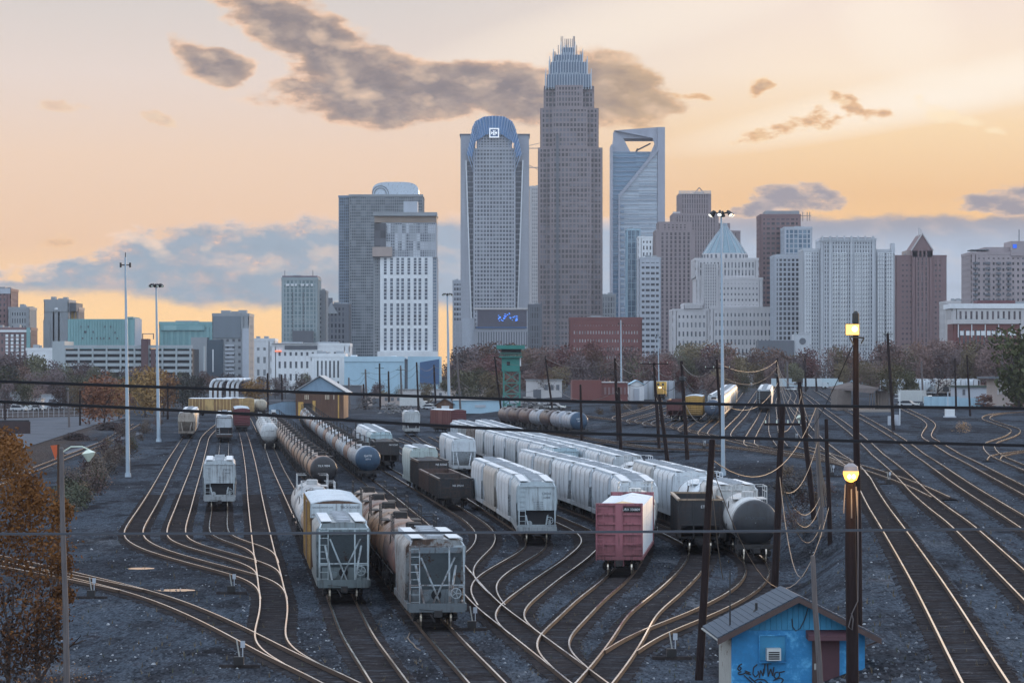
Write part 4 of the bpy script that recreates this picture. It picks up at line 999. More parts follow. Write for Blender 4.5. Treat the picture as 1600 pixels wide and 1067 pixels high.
S_LIME = stone('cool_stone', (0.42, 0.45, 0.50)); S_BRICK = stone('red_brick', (0.17, 0.060, 0.055)); S_PLUM = stone('plum_brick', (0.20, 0.125, 0.125))
S_TEAL = stone('teal_metal', (0.20, 0.36, 0.37)); S_GREY = stone('grey_concrete', (0.27, 0.29, 0.31)); S_DGREY = stone('dark_grey', (0.12, 0.13, 0.15)); S_STEEL = stone('steel_blue', (0.20, 0.27, 0.36))
S_SKYBL = stone('sky_blue_metal', (0.36, 0.52, 0.62)); S_TAN = stone('tan_concrete', (0.38, 0.31, 0.28)); S_NAVY = stone('navy_metal', (0.06, 0.12, 0.24)); S_BLUECROWN = stone('blue_crown', (0.13, 0.24, 0.42))

# --- tallest tower: stepped granite shaft with a crown of fins
r, lx, lz = building('stepped_tower', 'tallest tower, stepped granite shaft with a crown of metal fins', 892, 2500)
GB = glass('glass_shaft', (0.030, 0.028, 0.034), (0.17, 0.17, 0.20), lx(905) - lx(892), 3.9, 0.15)
tiers = [(843, 942, 600, 500), (842, 941, 500, 230), (845.5, 935, 230, 168), (851, 928, 168, 133)]
for i, (a, b, yb, yt) in enumerate(tiers):
    z0, z1 = max(0, lz(yb)), lz(yt); wd = lx(b) - lx(a); nz = max(2, round((z1 - z0) / 4.0))
    block(r, lx(a), lx(b), 6.0 + i, 46.0 - i, z0, z1, GB, S_BOA, 18 - 2 * i, nz, 0.95, 1.35, 0.45, nside=12, roof=False)
    a2, b2 = a + 17, b - 17
    block(r, lx(a2), lx(b2), 0.0 + i * 0.8, 5.5 + i, z0, z1, GB, S_BOA, 12 - 1 * i, nz, 1.0, 1.35, 0.5, nside=2, roof=False, sides=())
add_box(r, 'recess', S_DGREY, lx(869), lx(873), -0.75, 0.2, 0, lz(210))
CRB = stone('crown_metal', (0.16, 0.21, 0.28)); CRF = stone('crown_fin_metal', (0.50, 0.56, 0.62))
for i, (a, b, yb, yt, n) in enumerate([(853, 924, 133, 116, 17), (859, 918, 116, 96, 14), (865, 911, 96, 84, 11), (877, 899, 84, 72, 6)]):
    w = add_box(r, 'crown_core', CRB, lx(a + 2), lx(b - 2), 4.0 + i * 3, 44.0 - i * 3, lz(yb + 3), lz(yt))
    fn = MB()
    for k in range(n + 1):
        x = lx(a) + (lx(b) - lx(a)) * k / n; e = abs(k / n - 0.5) * 2; zt = lz(yt - (9 if k in (0, n) else 3.0 * (1 - e) + rnd.uniform(0, 2)))
        fn.bar((x, 3.2 + i * 3, lz(yb + 6)), (x, 3.2 + i * 3, zt), 0.55, 0.8, up=(0, 1, 0)); fn.bar((x, 44.8 - i * 3, lz(yb + 6)), (x, 44.8 - i * 3, zt), 0.55, 0.8, up=(0, 1, 0))
    for k in range(6): y = 6 + i * 3 + k * (38 - 6 * i) / 5; [fn.bar((lx(q), y, lz(yb + 6)), (lx(q), y, lz(yt - 3)), 0.8, 0.55, up=(0, 1, 0)) for q in (a, b)]
    tag(fn.build('crown_fins', CRF, w), kind='stuff')
for px_ in (877.5, 880, 883.5, 886.5, 889, 892, 895, 897, 898.5, 873, 902, 866, 868, 910, 908, 860, 917):
    zb_, zt_ = (75, 52 + (0 if px_ in (877.5, 880, 897, 898.5) else 4)) if 877 <= px_ <= 899 else ((98, 66) if px_ in (873, 902) else ((100, 76) if px_ in (866, 868, 910, 908) else (118, 88)))
    q = MB(); q.cyl((lx(px_), 24 + rnd.uniform(-8, 8), lz(zb_)), (lx(px_), 24, lz(zt_)), 0.55, 0.35, 6); q.build('spire', S_TAN, r)
# --- tower with the blue flared crown
r, lx, lz = building('crowned_tower', 'tall grey tower with blue flared crown and white square sign', 772, 2350)
GH = glass('glass_crowned', (0.06, 0.07, 0.09), (0.17, 0.19, 0.22), lx(779) - lx(772), 3.9, 0.15)
SH = stone('crowned_stone', (0.37, 0.385, 0.425))
block(r, lx(740), lx(805), 0.0, 34, 0, lz(232), GH, SH, 13, 58, 0.75, 1.1, 0.4, roof=False, nside=6)
block(r, lx(746), lx(799), 0.6, 33, lz(232), lz(199), GH, SH, 11, 8, 0.9, 0.8, 0.5, roof=False, nside=6)
for a, b, bot, s in ((720, 741, 560, -1), (804, 826, 560, 1)):
    block(r, lx(a), lx(b), 6.0, 40, 0, lz(211), SH, SH, 3, 60, 0.5, 0.5, 0.3, roof=False, nside=5)
    xa, xb = (lx(730), lx(741.5)) if s < 0 else (lx(803.5), lx(815))
    wn_ = MB()
    for k in range(33):
        z0 = lz(252 + k * 8.2); t = k / 32; xo = (xa + (xb - xa) * 0.5 * t, xb) if s < 0 else (xa, xb - (xb - xa) * 0.5 * t)
        wn_.box(xo[0], xo[1], 5.2, 5.9, z0 - 2.7, z0)
    tag(wn_.build('corner_windows', S_DGREY, r), kind='stuff')
    e = MB(); q = 1
    if s < 0: e.bar((lx(728), 4.8, lz(250)), (lx(737), 4.8, lz(520)), 1.6, 1.0)
    else: e.bar((lx(817), 4.8, lz(250)), (lx(808), 4.8, lz(520)), 1.6, 1.0)
    e.build('slanting_edge', S_WHITE, r)
    add_box(r, 'shoulder_cap', S_DGREY, lx(a - 2), lx(b + 2), 5.5, 41, lz(211), lz(208.5))
for (a, b, yb, yt) in ((711, 742, 600, 505), (803, 836, 600, 505)):
    block(r, lx(a), lx(b), -6.0, 30, 0, lz(yt), SH, SH, 4, 6, 0.6, 0.6, 0.4, roof=True)
crown = MB(); pr = [(729, 243), (734, 222), (738, 200), (743, 190), (756, 183), (772, 181.5), (788, 183), (800, 190), (805, 200), (811, 222), (815, 243)]
for dy0, inset in ((-1.6, 0.0),):
    outer = [(lx(a), lz(b)) for a, b in pr]; inner = [(lx(772 + (a - 772) * 0.80), lz(b + (20 if 735 < a < 809 else 3) + 8 * (abs(a - 772) < 30))) for a, b in pr]
    crown.loft([[(x, -1.6, z) for x, z in outer], [(x, -2.0, z) for x, z in inner]], closed=False)
    crown.loft([[(x, -1.6, z) for x, z in outer], [(x, 33, z) for x, z in outer]], closed=False)
cr = crown.build('crown', S_BLUECROWN, r); S_CROWNFIN = stone('crown_fin_blue', (0.36, 0.47, 0.62))
add_box(r, 'crown_wall', SH, lx(744), lx(800), -0.4, 32, lz(206), lz(190))
for (a, ya, b, yb_) in zip([p[0] for p in pr], [p[1] for p in pr], [p[0] for p in pr][1:], [p[1] for p in pr][1:]):
    for k in range(3):
        t = (k + 0.5) / 3; xa, za = a + (b - a) * t, ya + (yb_ - ya) * t
        q = MB(); xi = 772 + (xa - 772) * 0.72
        q.loft([[(lx(xa - 1.0), -1.7, lz(za)), (lx(xa + 1.0), -1.7, lz(za)), (lx(xa), -3.0, lz(za - 1))], [(lx(xi) - 0.05, -2.2, lz(za + 34)), (lx(xi) + 0.05, -2.2, lz(za + 34)), (lx(xi), -2.3, lz(za + 34))]])
        q.build('crown_fin', S_CROWNFIN, cr)
M_SIGNW = mat('sign_white', (0.8, 0.82, 0.84), 0.5, emit=(0.9, 0.95, 1.0), estr=0.35)
sg = MB(); a, b, t, bt = lx(764.5), lx(780), lz(201), lz(216); w = 0.9
for q in ((a, b, t - w, t), (a, b, bt, bt + w), (a, a + w, bt + w, t - w), (b - w, b, bt + w, t - w)): sg.box(q[0], q[1], -3.6, -3.1, q[2], q[3])
for x in (768.2, 771, 773.4, 776.2): sg.box(lx(x) - 0.35, lx(x) + 0.35, -3.6, -3.1, lz(212.5), lz(204.5)) if x in (771, 773.4) else sg.box(lx(x) - 0.3, lx(x) + 0.3, -3.6, -3.1, lz(210.5), lz(206.5))
sg.box(lx(768), lx(771), -3.55, -3.15, lz(209.2), lz(207.8)); sg.box(lx(773.4), lx(776.4), -3.55, -3.15, lz(209.2), lz(207.8))
sg.build('sign', M_SIGNW, r)
add_box(r, 'sign_back', S_NAVY, lx(765), lx(779.5), -3.0, -2.2, lz(215.5), lz(201.5))
# podium with the blue lit sign
r, lx, lz = building('arena_hall', 'broad pale podium hall with lit blue sign under the crowned tower', 783, 2250)
block(r, lx(742), lx(829), 0, 30, 0, lz(516), S_DGREY, SH, 22, 3, 1.1, 1.2, 0.5, roof=True, nside=8)
add_box(r, 'sign_panel', stone('sign_panel', (0.09, 0.085, 0.11)), lx(746), lx(823), -1.2, 28, lz(512), lz(484))
add_box(r, 'blue_fascia', S_NAVY, lx(744), lx(823), -1.6, 29, lz(516) + 1.4, lz(510.5)); add_box(r, 'roof_slab', S_PALE, lx(740), lx(826), -1.8, 30, lz(484), lz(481))
add_box(r, 'side_wing', S_LIME, lx(722), lx(741.5), 2, 30, 0, lz(497)); add_box(r, 'end_wing', S_LIME, lx(829.5), lx(844), 2, 30, 0, lz(500))
sgn = MB(); rr = random.Random(5)
for k in range(26):
    x = 778 + 29 * rr.random(); y = 492 + 9 * rr.random() - (3 if 786 < x < 798 else 0); sgn.box(lx(x), lx(x + 1.2 + rr.random() * 2.4), -1.5, -1.25 - 0.01 * k, lz(y + 1.1), lz(y))
sgn.build('sign_lettering', mat('neon_blue', (0.05, 0.2, 0.8), 0.4, emit=(0.08, 0.30, 1.0), estr=1.0), r)
# --- notched tower with the framed opening
r, lx, lz = building('handle_tower', 'glass tower with open frame at its slanted top', 998, 2800)
GD = glass('glass_handle', (0.24, 0.30, 0.37), (0.38, 0.45, 0.52), 400, 4.2, 0.1); GD2 = glass('glass_handle_blue', (0.10, 0.19, 0.29), (0.16, 0.27, 0.38), 500, 4.2, 0.1)
add_box(r, 'wall', GD2, lx(957), lx(1030), 2, 44, 0, lz(237)); 
bm_ = MB()
for k in range(46): z = lz(237) - k * 4.2; bm_.box(lx(957.5), lx(1030), 1.5, 2.1, z - 1.2, z)
tag(bm_.build('floor_bands', S_STEEL, r), kind='stuff')
pts = [(968, 560), (968, 306), (1027, 235), (1027, 560)]
q = MB(); q.loft([[(lx(a), y, lz(b)) for a, b in pts] for y in (0.0, 1.2)]); w = q.build('slanted_wall', GD, r)
fb_ = MB(); z = lz(238)
while z > 4:
    y_ = HY - (z - lz(HY)) * F / 2800; xl = 968 if y_ > 306 else 968 + (306 - y_) / 71 * 59
    fb_.box(lx(xl + 1.5), lx(1026.5), -0.35, 0.1, z - 0.8, z); z -= 4.2
tag(fb_.build('floor_bands', S_LIME, w), kind='stuff')
ed = MB(); SE = stone('handle_frame', (0.34, 0.36, 0.42)); ed.bar((lx(967.5), -0.6, lz(306.5)), (lx(1028), -0.6, lz(233)), 2.6, 1.6, up=(0, 1, 0)); ed.bar((lx(967.5), -0.6, 0), (lx(967.5), -0.6, lz(306)), 1.4, 1.4, up=(0, 1, 0)); ed.build('slanted_edge', SE, w)
add_box(r, 'side_frame', SE, lx(1027.5), lx(1039), -1, 45, 0, lz(199)); add_box(r, 'top_frame', SE, lx(960), lx(1027.4), 4, 40, lz(216), lz(204))
q = MB(); q.loft([[(lx(a), y, lz(b)) for a, b in ((1027.4, 199), (1027.4, 240), (1020, 216), (960, 204))] for y in (0.5, 3.9)]); q.build('top_beam', SE, r)
q = MB(); q.loft([[(lx(a), y, lz(b)) for a, b in ((957, 237), (961, 204), (974, 216), (985, 237))] for y in (3, 42)]); q.build('corner_brace', SE, r)
q = MB(); q.loft([[(lx(a), y, lz(b)) for a, b in ((1027.4, 215), (1027.4, 262), (1006, 262))] for y in (1.3, 3.5)]); q.build('corner_brace', SE, r)
cr_ = MB(); cr_.bar((lx(994), 20, lz(238)), (lx(998), 20, lz(230)), 1.6); cr_.bar((lx(996), 20, lz(233)), (lx(1018), 20, lz(222)), 1.3); cr_.build('roof_crane', S_DGREY, r)
add_box(r, 'edge_fin', SE, lx(955), lx(957.8), -0.5, 45, 0, lz(226))
lw = MB(); [lw.box(lx(969.5), lx(975), -0.8, -0.2, lz(324 + k * 9), lz(320 + k * 9)) for k in range(26)]; tag(lw.build('corner_windows', S_STEEL, w), kind='stuff')

# --- plain blocks: (name, label, px0, px1, ytop, d, depth, glass, stone, nx, nz, pier, band, cat)
plain = [
 ('slim_slab', 'slim pale slab just left of the tallest tower', 828, 843.5, 293, 2800, 30, G_GREY, S_PALE, 5, 50, 1.2, 0.9),
 ('dark_low_block', 'dark low block between the two tallest towers', 826, 846, 478, 2150, 30, G_DARK, S_DGREY, 5, 12, 0.8, 0.8),
 ('narrow_block', 'narrow banded block left of the crowned tower', 708, 722, 440, 2500, 25, G_DARK, S_LIME, 3, 20, 0.6, 1.8),
 ('brick_flats', 'dark red brick flats with rows of small white windows', 891, 1002, 500, 1500, 18, glass('glass_whiteframe', (0.16, 0.16, 0.18), (0.55, 0.56, 0.58), 1.3, 3.0, 0.2, 0.2), S_BRICK, 26, 8, 2.2, 2.5),
 ('blue_glass_block', 'bright blue glass block before the framed tower', 980, 1000, 360, 2450, 30, G_BLUE, S_SKYBL, 3, 26, 0.4, 0.3),
 ('white_grid_block', 'small white-framed block stepping below the framed tower', 998, 1024, 372, 2400, 30, G_DARK, S_WHITE, 5, 22, 1.6, 2.2),
 ('banded_office', 'grey office slab with dark window bands', 1000, 1032, 405, 2050, 35, G_DARK, S_LIME, 4, 22, 0.8, 2.1),
 ('mauve_wing', 'mauve ribbed tower wing with dark window columns', 1025, 1086, 362, 2250, 40, G_PLUM, S_BOA, 9, 36, 1.6, 0.7),
 ('grey_slab_far', 'small grey block low between tall tower and brick flats', 940, 962, 462, 2650, 25, G_GREY, S_GREY, 5, 14, 0.9, 1.2),
 ('ribbed_tower', 'dark mauve ribbed tower with crenellated crown', 1052, 1122, 336, 2400, 45, G_PLUM, S_BOA, 17, 40, 1.5, 0.5),
 ('scaffold_tower', 'dark tower under construction with bare floors', 1189, 1250, 338, 1900, 30, G_DARK, S_PLUM, 8, 34, 1.0, 1.5),
 ('scaffold_wing', 'pale blue glazed wing of the unfinished tower', 1226, 1268, 358, 1870, 25, G_BLUE, S_LIME, 6, 32, 0.7, 0.6),
 ('apartment_wing', 'low grey apartment wing with white window grids', 1210, 1262, 402, 1760, 25, G_DARK, S_LIME, 8, 26, 0.9, 0.9),
 ('mauve_stub', 'mauve stub building behind the domed offices', 1205, 1226, 490, 1950, 25, G_PLUM, S_TAN, 4, 8, 1.5, 1.5),
 ('brown_tower', 'brown stone tower with pointed gable roof', 1401, 1478, 402, 1950, 40, G_PLUM, S_PLUM, 12, 24, 1.3, 2.5),
 ('balcony_tower', 'grey-mauve tower with balcony columns at the right edge', 1518, 1625, 398, 1450, 30, G_DARK, stone('mauve_grey', (0.33, 0.28, 0.29)), 14, 22, 3.4, 1.5),
 ('pale_infill', 'pale low block between brown tower and right edge', 1479, 1512, 474, 1650, 25, G_GREY, S_PALE, 6, 9, 1.4, 2.0),
 ('long_motel', 'long cream block with rows of round windows', 1488, 1640, 480, 1400, 20, G_PLUM, S_PALE, 18, 4, 1.7, 1.8),
 ('red_brick_block', 'low red brick block with white window pairs', 1490, 1592, 505, 1330, 16, G_GREY, S_BRICK, 16, 2, 2.2, 2.6),
 ('gothic_block', 'small dark gabled block beside the vaulted tower', 504, 545, 478, 2000, 25, G_DARK, S_DGREY, 7, 14, 1.2, 1.2),
 ('hotel_tower', 'teal-grey hotel tower with lettered top and twin aerials', 441, 496, 437, 1800, 30, glass('glass_teal', (0.13, 0.20, 0.22), (0.24, 0.31, 0.33), 4.0, 3.6), stone('teal_grey', (0.30, 0.36, 0.38)), 9, 24, 0.8, 0.6),
 ('hotel_wing', 'grey wing on the right of the teal-grey hotel', 494, 508, 457, 1815, 25, G_GREY, S_GREY, 3, 20, 1.4, 1.4),
 ('hospital_tower', 'pale tower with dark window bands and golden lit corner', 70, 106, 472, 1550, 25, G_DARK, S_GREY, 2, 10, 5.0, 3.0),
 ('gold_corner_block', 'small block glowing golden in the sunset', 105, 122, 484, 1560, 20, glass('sunset_reflection_glass', (0.55, 0.34, 0.10), (0.75, 0.52, 0.2), 4, 3, 0.06), S_TAN, 3, 4, 0.5, 1.0),  # sunset reflection put into the glass colour
 ('dark_brick_corner', 'dark stepped apartment block at the left edge', -20, 16, 455, 1500, 22, G_DARK, S_PLUM, 6, 18, 1.4, 1.4),
 ('apartment_corner', 'grey apartment block with corner balconies at the left edge', 14, 45, 484, 1490, 22, G_DARK, S_GREY, 8, 11, 1.2, 1.3),
 ('brick_apartments', 'plum brick apartments with white window surrounds, left edge', -20, 47, 516, 1450, 20, G_GREY, S_PLUM, 10, 8, 2.2, 1.8),
 ('white_annex', 'low white annex beside the parking deck', 42, 82, 548, 1420, 18, S_DGREY, S_WHITE, 2, 3, 2.0, 3.6),
 ('grey_stepped_block', 'grey stepped block with dark glass stair beside the deck', 333, 388, 494, 1400, 26, S_DGREY, S_GREY, 6, 11, 1.5, 1.9),
 ('teal_rooftop_block', 'teal glazed block above the parking deck', 250, 334, 507, 1480, 24, glass('teal_glass', (0.16, 0.32, 0.34), (0.26, 0.44, 0.45), 6, 4, 0.2), S_TEAL, 9, 3, 1.2, 1.4),
 ('white_offices', 'white low offices right of the grey stepped block', 389, 428, 533, 1450, 20, S_GREY, S_WHITE, 4, 4, 3.0, 3.0),
 ('white_apartments', 'white apartments with square windows and flat canopy', 424, 545, 541, 1300, 20, S_DGREY, S_WHITE, 14, 4, 2.3, 2.4),
 ('glazed_hall', 'small glazed hall with white columns', 487, 538, 558, 1130, 15, G_GREY, S_WHITE, 8, 2, 0.8, 1.3),
]
FLAT = {'red_brick_block', 'long_motel', 'white_apartments', 'white_annex', 'glazed_hall'}
REG = {}
for (nm, lb, a, b, yt, d, dp, gl, st, nx, nz, pw, bh) in plain:
    r, lx, lz = building(nm, lb, (a + b) / 2, d)
    w = block(r, lx(a), lx(b), 0, dp, 0, lz(yt), gl, st, nx, nz, pw, bh, 0.4)
    rr = random.Random(nm)
    for k in range(rr.randint(2, 4)):
        x = lx(a) + (lx(b) - lx(a)) * rr.uniform(0.1, 0.8); wv = (lx(b) - lx(a)) * rr.uniform(0.08, 0.22); yv = rr.uniform(3, dp - 7)
        add_box(r, 'roof_plant', S_GREY, x, x + wv * 1.4, yv, yv + 5 + 0.01 * k, lz(yt) + 1.3, lz(yt) + 1.3 + rr.uniform(0.5, 1.6))
    REG[nm] = (r, lx, lz)
# extras on the plain blocks
r, lx, lz = REG['ribbed_tower']
block(r, lx(1062), lx(1111), 6, 38, lz(334), lz(302), G_PLUM, S_BOA, 13, 4, 1.4, 0.6, 0.5, roof=False)
fn = MB()
for k in range(25): x = lx(1062) + (lx(1111) - lx(1062)) * k / 24; fn.bar((x, 5.4, lz(303)), (x, 5.4, lz(297.5)), 0.7)
for k in range(8): x = lx(1052) + (lx(1062) - lx(1052)) * k / 7; fn.bar((x, 1, lz(336) + 1.2), (x, 1, lz(331)), 0.7)
tag(fn.build('crown_fins', S_PALE, r), kind='stuff')
q = MB(); q.bar((lx(1087), 20, lz(300)), (lx(1095), 20, lz(291)), 0.7); q.bar((lx(1095), 20, lz(291)), (lx(1103), 20, lz(300)), 0.7); q.bar((lx(1087), 20, lz(299)), (lx(1103), 20, lz(299)), 0.7); q.build('roof_frame', S_BOA, r)
block(r, lx(1120), lx(1141), 8, 42, 0, lz(348), G_PLUM, S_BOA, 5, 40, 1.4, 0.5, 0.4, roof=False)
block(r, lx(1140), lx(1158), 12, 44, 0, lz(362), G_PLUM, S_BOA, 4, 38, 1.4, 0.5, 0.4, roof=True)
r, lx, lz = REG['mauve_wing']
block(r, lx(1030), lx(1080), 5, 36, lz(361), lz(349), G_PLUM, S_BOA, 8, 3, 1.6, 0.7, 0.4, roof=True)
r, lx, lz = REG['scaffold_tower']; add_box(r, 'roof_storey', S_GREY, lx(1197), lx(1250), 4, 26, lz(337), lz(329))
q = MB(); [q.bar((lx(x), 3, lz(345)), (lx(x), 3, lz(331)), 0.5) for x in (1255, 1262, 1266)]; q.bar((lx(1250), 3, lz(337)), (lx(1268), 3, lz(337)), 0.4); q.build('open_frame', S_TAN, r)
r, lx, lz = REG['brown_tower']
block(r, lx(1425), lx(1456), -1.5, 30, 0, lz(392), G_PLUM, S_PLUM, 5, 26, 1.5, 0.7, 0.4, roof=False)
q = MB(); q.loft([[(lx(a), y, lz(b)) for a, b in ((1424, 402), (1457, 402), (1457, 391), (1440.5, 366), (1424, 391))] for y in (-1.9, 30)]); q.build('gable', S_PLUM, r)
q = MB(); q.loft([[(lx(a), y, lz(b)) for a, b in ((1417, 402), (1424, 402), (1424, 391), (1417, 391))] for y in (3, 26)]); q.build('gable_shoulder', S_TAN, r)
q = MB(); q.bar((lx(1423), -2.2, lz(392)), (lx(1440.5), -2.2, lz(365)), 0.7); q.bar((lx(1440.5), -2.2, lz(365)), (lx(1458), -2.2, lz(392)), 0.7); q.bar((lx(1439), 10, lz(370)), (lx(1439), 10, lz(355)), 0.7); q.bar((lx(1442), 10, lz(370)), (lx(1442), 10, lz(357)), 0.7); q.build('gable_trim', S_PALE, r)
r, lx, lz = REG['balcony_tower']
add_box(r, 'upper_storey', stone('mauve_grey', (0.33, 0.28, 0.29)), lx(1540), lx(1625), 2, 28, lz(397), lz(386)); add_box(r, 'lift_tower', stone('mauve_grey', (0.33, 0.28, 0.29)), lx(1579), lx(1600), -1, 20, lz(400), lz(377)); add_box(r, 'roof_canopy', S_DGREY, lx(1517), lx(1545), -1, 12, lz(391.5), lz(390))
add_box(r, 'blue_sign', mat('blue_sign', (0.03, 0.12, 0.6), 0.4, emit=(0.02, 0.12, 0.8), estr=0.5), lx(1582), lx(1588), -1.3, -1.05, lz(388), lz(382)); q = MB(); q.bar((lx(1595), 5, lz(378)), (lx(1595), 5, lz(358)), 0.35); q.build('aerial', S_DGREY, r)
for cx_ in (1524, 1543, 1560, 1576):
    for k in range(12): add_box(r, 'balcony', S_DGREY, lx(cx_ - 3.6), lx(cx_ + 3.6), -1.2, -0.42 - 0.001 * k, lz(413 + k * 8.2), lz(409.5 + k * 8.2))
r, lx, lz = REG['long_motel']; add_box(r, 'maroon_storey', stone('maroon_panel', (0.12, 0.045, 0.05)), lx(1529), lx(1588), 3, 15, lz(479), lz(469)); add_box(r, 'flat_roof', S_WHITE, lx(1484), lx(1640), -1, 21, lz(482), lz(480) + 1.6)
r, lx, lz = REG['red_brick_block']; add_box(r, 'flat_roof', S_PALE, lx(1488), lx(1594), -1.2, 17, lz(506), lz(505) + 1.6)
for k in range(5): add_box(r, 'white_post', S_WHITE, lx(1496.5 + k * 21), lx(1497.6 + k * 21), -0.9, -0.4, lz(527), lz(507))
for k in range(11): add_box(r, 'window', S_WHITE, lx(1500 + k * 8.2 + (k % 2)), lx(1505.5 + k * 8.2 + (k % 2)), -0.62, -0.42, lz(524), lz(517))
r, lx, lz = REG['hotel_tower']
add_box(r, 'top_panel', stone('hotel_top', (0.20, 0.17, 0.20)), lx(441), lx(496), -0.6, 30, lz(437) + 1.35, lz(434.5) + 1.3); q = MB(); [q.bar((lx(x), 5, lz(437)), (lx(x), 5, lz(422)), 0.3) for x in (444, 488)]; q.build('aerials', S_DGREY, r)
for k, x in enumerate((447, 455, 461, 470, 478, 486)): add_box(r, 'sign_letter', S_WHITE, lx(x), lx(x + 5 - (k % 3)), -1.0, -0.65, lz(447), lz(443.5))
q = MB()
for cx_ in (457.5, 474): [q.box(lx(cx_ - 0.8), lx(cx_ + 0.8), -0.7, -0.42, lz(460 + k * 5.2), lz(457 + k * 5.2)) for k in range(14)]
tag(q.build('slot_windows', S_DGREY, r), kind='stuff'); add_box(r, 'plant_screen', S_DGREY, lx(458), lx(490), -6, -1.2, 0, lz(517))
r, lx, lz = REG['gothic_block']; q = MB(); q.loft([[(lx(a), y, lz(b)) for a, b in ((507, 490), (528, 490), (517.5, 473))] for y in (-0.9, 20)]); q.build('gable', S_GREY, r); add_box(r, 'chimney', S_DGREY, lx(511), lx(518), 8, 14, lz(480), lz(465))
r, lx, lz = REG['hospital_tower']; add_box(r, 'top_panel', S_GREY, lx(70), lx(106), -0.7, 25.4, lz(487), lz(472) + 1.2); add_box(r, 'stair_tower', S_GREY, lx(68), lx(78), -0.9, 20, 0, lz(500)); add_box(r, 'corner_tower', S_DGREY, lx(106.2), lx(118), 3, 26, lz(486), lz(473)); q = MB(); q.loft([[(lx(85), -0.9, lz(484)), (lx(91), -0.9, lz(484)), (lx(90), -0.9, lz(480.5)), (lx(86), -0.9, lz(481))], [(lx(85), -0.75, lz(484)), (lx(91), -0.75, lz(484)), (lx(90), -0.75, lz(480.5)), (lx(86), -0.75, lz(481))]]); q.build('logo', S_WHITE, r)
r, lx, lz = REG['grey_stepped_block']
add_box(r, 'blank_wall', stone('slate', (0.16, 0.19, 0.22)), lx(333), lx(376), -0.8, 20, lz(528), lz(494)); add_box(r, 'top_step', S_GREY, lx(350), lx(374), 3, 20, lz(494) + 1.3, lz(488)); add_box(r, 'stair_glass', stone('stair_glass', (0.06, 0.085, 0.11)), lx(324), lx(349), -1.5, 6, 0, lz(531)); add_box(r, 'stair_stripe', S_WHITE, lx(332.5), lx(334.2), -1.8, -1.52, lz(581), lz(546)); add_box(r, 'pier_wall', S_GREY, lx(299), lx(323.8), -1.7, 8, 0, lz(527)); add_box(r, 'end_wall', S_LIME, lx(379), lx(389), -1.0, 25, 0, lz(513))
for k in range(8): add_box(r, 'window_bay', S_LIME, lx(352), lx(366), -0.95, -0.42, lz(541 + k * 6.2), lz(538.5 + k * 6.2))
r, lx, lz = REG['white_apartments']; add_box(r, 'canopy_roof', S_WHITE, lx(424), lx(497), -2, 15, lz(541) + 1.35, lz(536.5)); add_box(r, 'sign', mat('red_sign', (0.7, 0.12, 0.05), 0.5, emit=(1.0, 0.30, 0.18), estr=0.9), lx(430), lx(440), -0.9, -0.5, lz(549.5), lz(547.5)); add_box(r, 'dark_storey', S_DGREY, lx(445), lx(496), -0.7, 12, lz(546), lz(540))
r, lx, lz = REG['brick_apartments']; add_box(r, 'white_band', S_WHITE, lx(-20), lx(48), -0.9, 20.5, lz(519), lz(515.5)); add_box(r, 'edge_band', S_TEAL, lx(42), lx(47.6), -1.2, 21, 0, lz(512))
for i in range(4):
    for j in range(8): add_box(r, 'window', S_WHITE, lx(9 + i * 8.2), lx(13 + i * 8.2), -0.75, -0.42, lz(526.5 + j * 5.7), lz(522.5 + j * 5.7))
r, lx, lz = REG['dark_brick_corner']; add_box(r, 'roof_band', S_LIME, lx(-20), lx(16.5), -0.6, 22.6, lz(459), lz(455.5) + 1.4)
r, lx, lz = REG['teal_rooftop_block']; add_box(r, 'sloped_glass', MATS['teal_glass'], lx(252), lx(320), -1.2, 10, lz(516), lz(508.5))
# --- tower with barrel vault roof
r, lx, lz = building('vault_tower', 'tall glass tower topped by a silver barrel vault', 594, 2100)
GV = glass('glass_vault', (0.055, 0.075, 0.095), (0.16, 0.185, 0.21), 3.2, 4.0, 0.12)
block(r, lx(546), lx(660), 0, 40, 0, lz(307), GV, S_GREY, 34, 62, 0.22, 0.45, 0.25, roof=True, nside=12); block(r, lx(529), lx(546), 5, 40, 0, lz(308), GV, S_STEEL, 5, 62, 0.25, 0.45, 0.25, roof=True, nside=10)
q = MB(); n = 16; secs = []
for s_ in range(2):
    y = (3, 34)[s_]; secs.append([(lx(581), y, lz(306))] + [(lx(598 + (-17 if t < 0 else 0) + 0) if False else lx(617.5 - 36.5 * (abs(math.cos(math.pi * k / n)) ** 0.55) * (1 if math.cos(math.pi * k / n) > 0 else -1)), y, lz(303 - 19 * math.sin(math.pi * k / n) ** 0.6)) for k in range(n + 1) for t in (1,)] + [(lx(654), y, lz(306))])
q.loft(secs); q.build('barrel_vault', mat('silver_vault', (0.42, 0.48, 0.55), 0.3, 0.4, var=0.15, scale=0.1), r, smooth=True)
q = MB()
for rr_ in (5.5, 4.0):
    for k in range(12):
        a0, a1 = math.pi * k / 12, math.pi * (k + 1) / 12; q.bar((lx(594) + rr_ * math.cos(a0), 2.6, lz(303) + rr_ * math.sin(a0)), (lx(594) + rr_ * math.cos(a1), 2.6, lz(303) + rr_ * math.sin(a1)), 0.4)
q.build('vault_arch', S_DGREY, r)
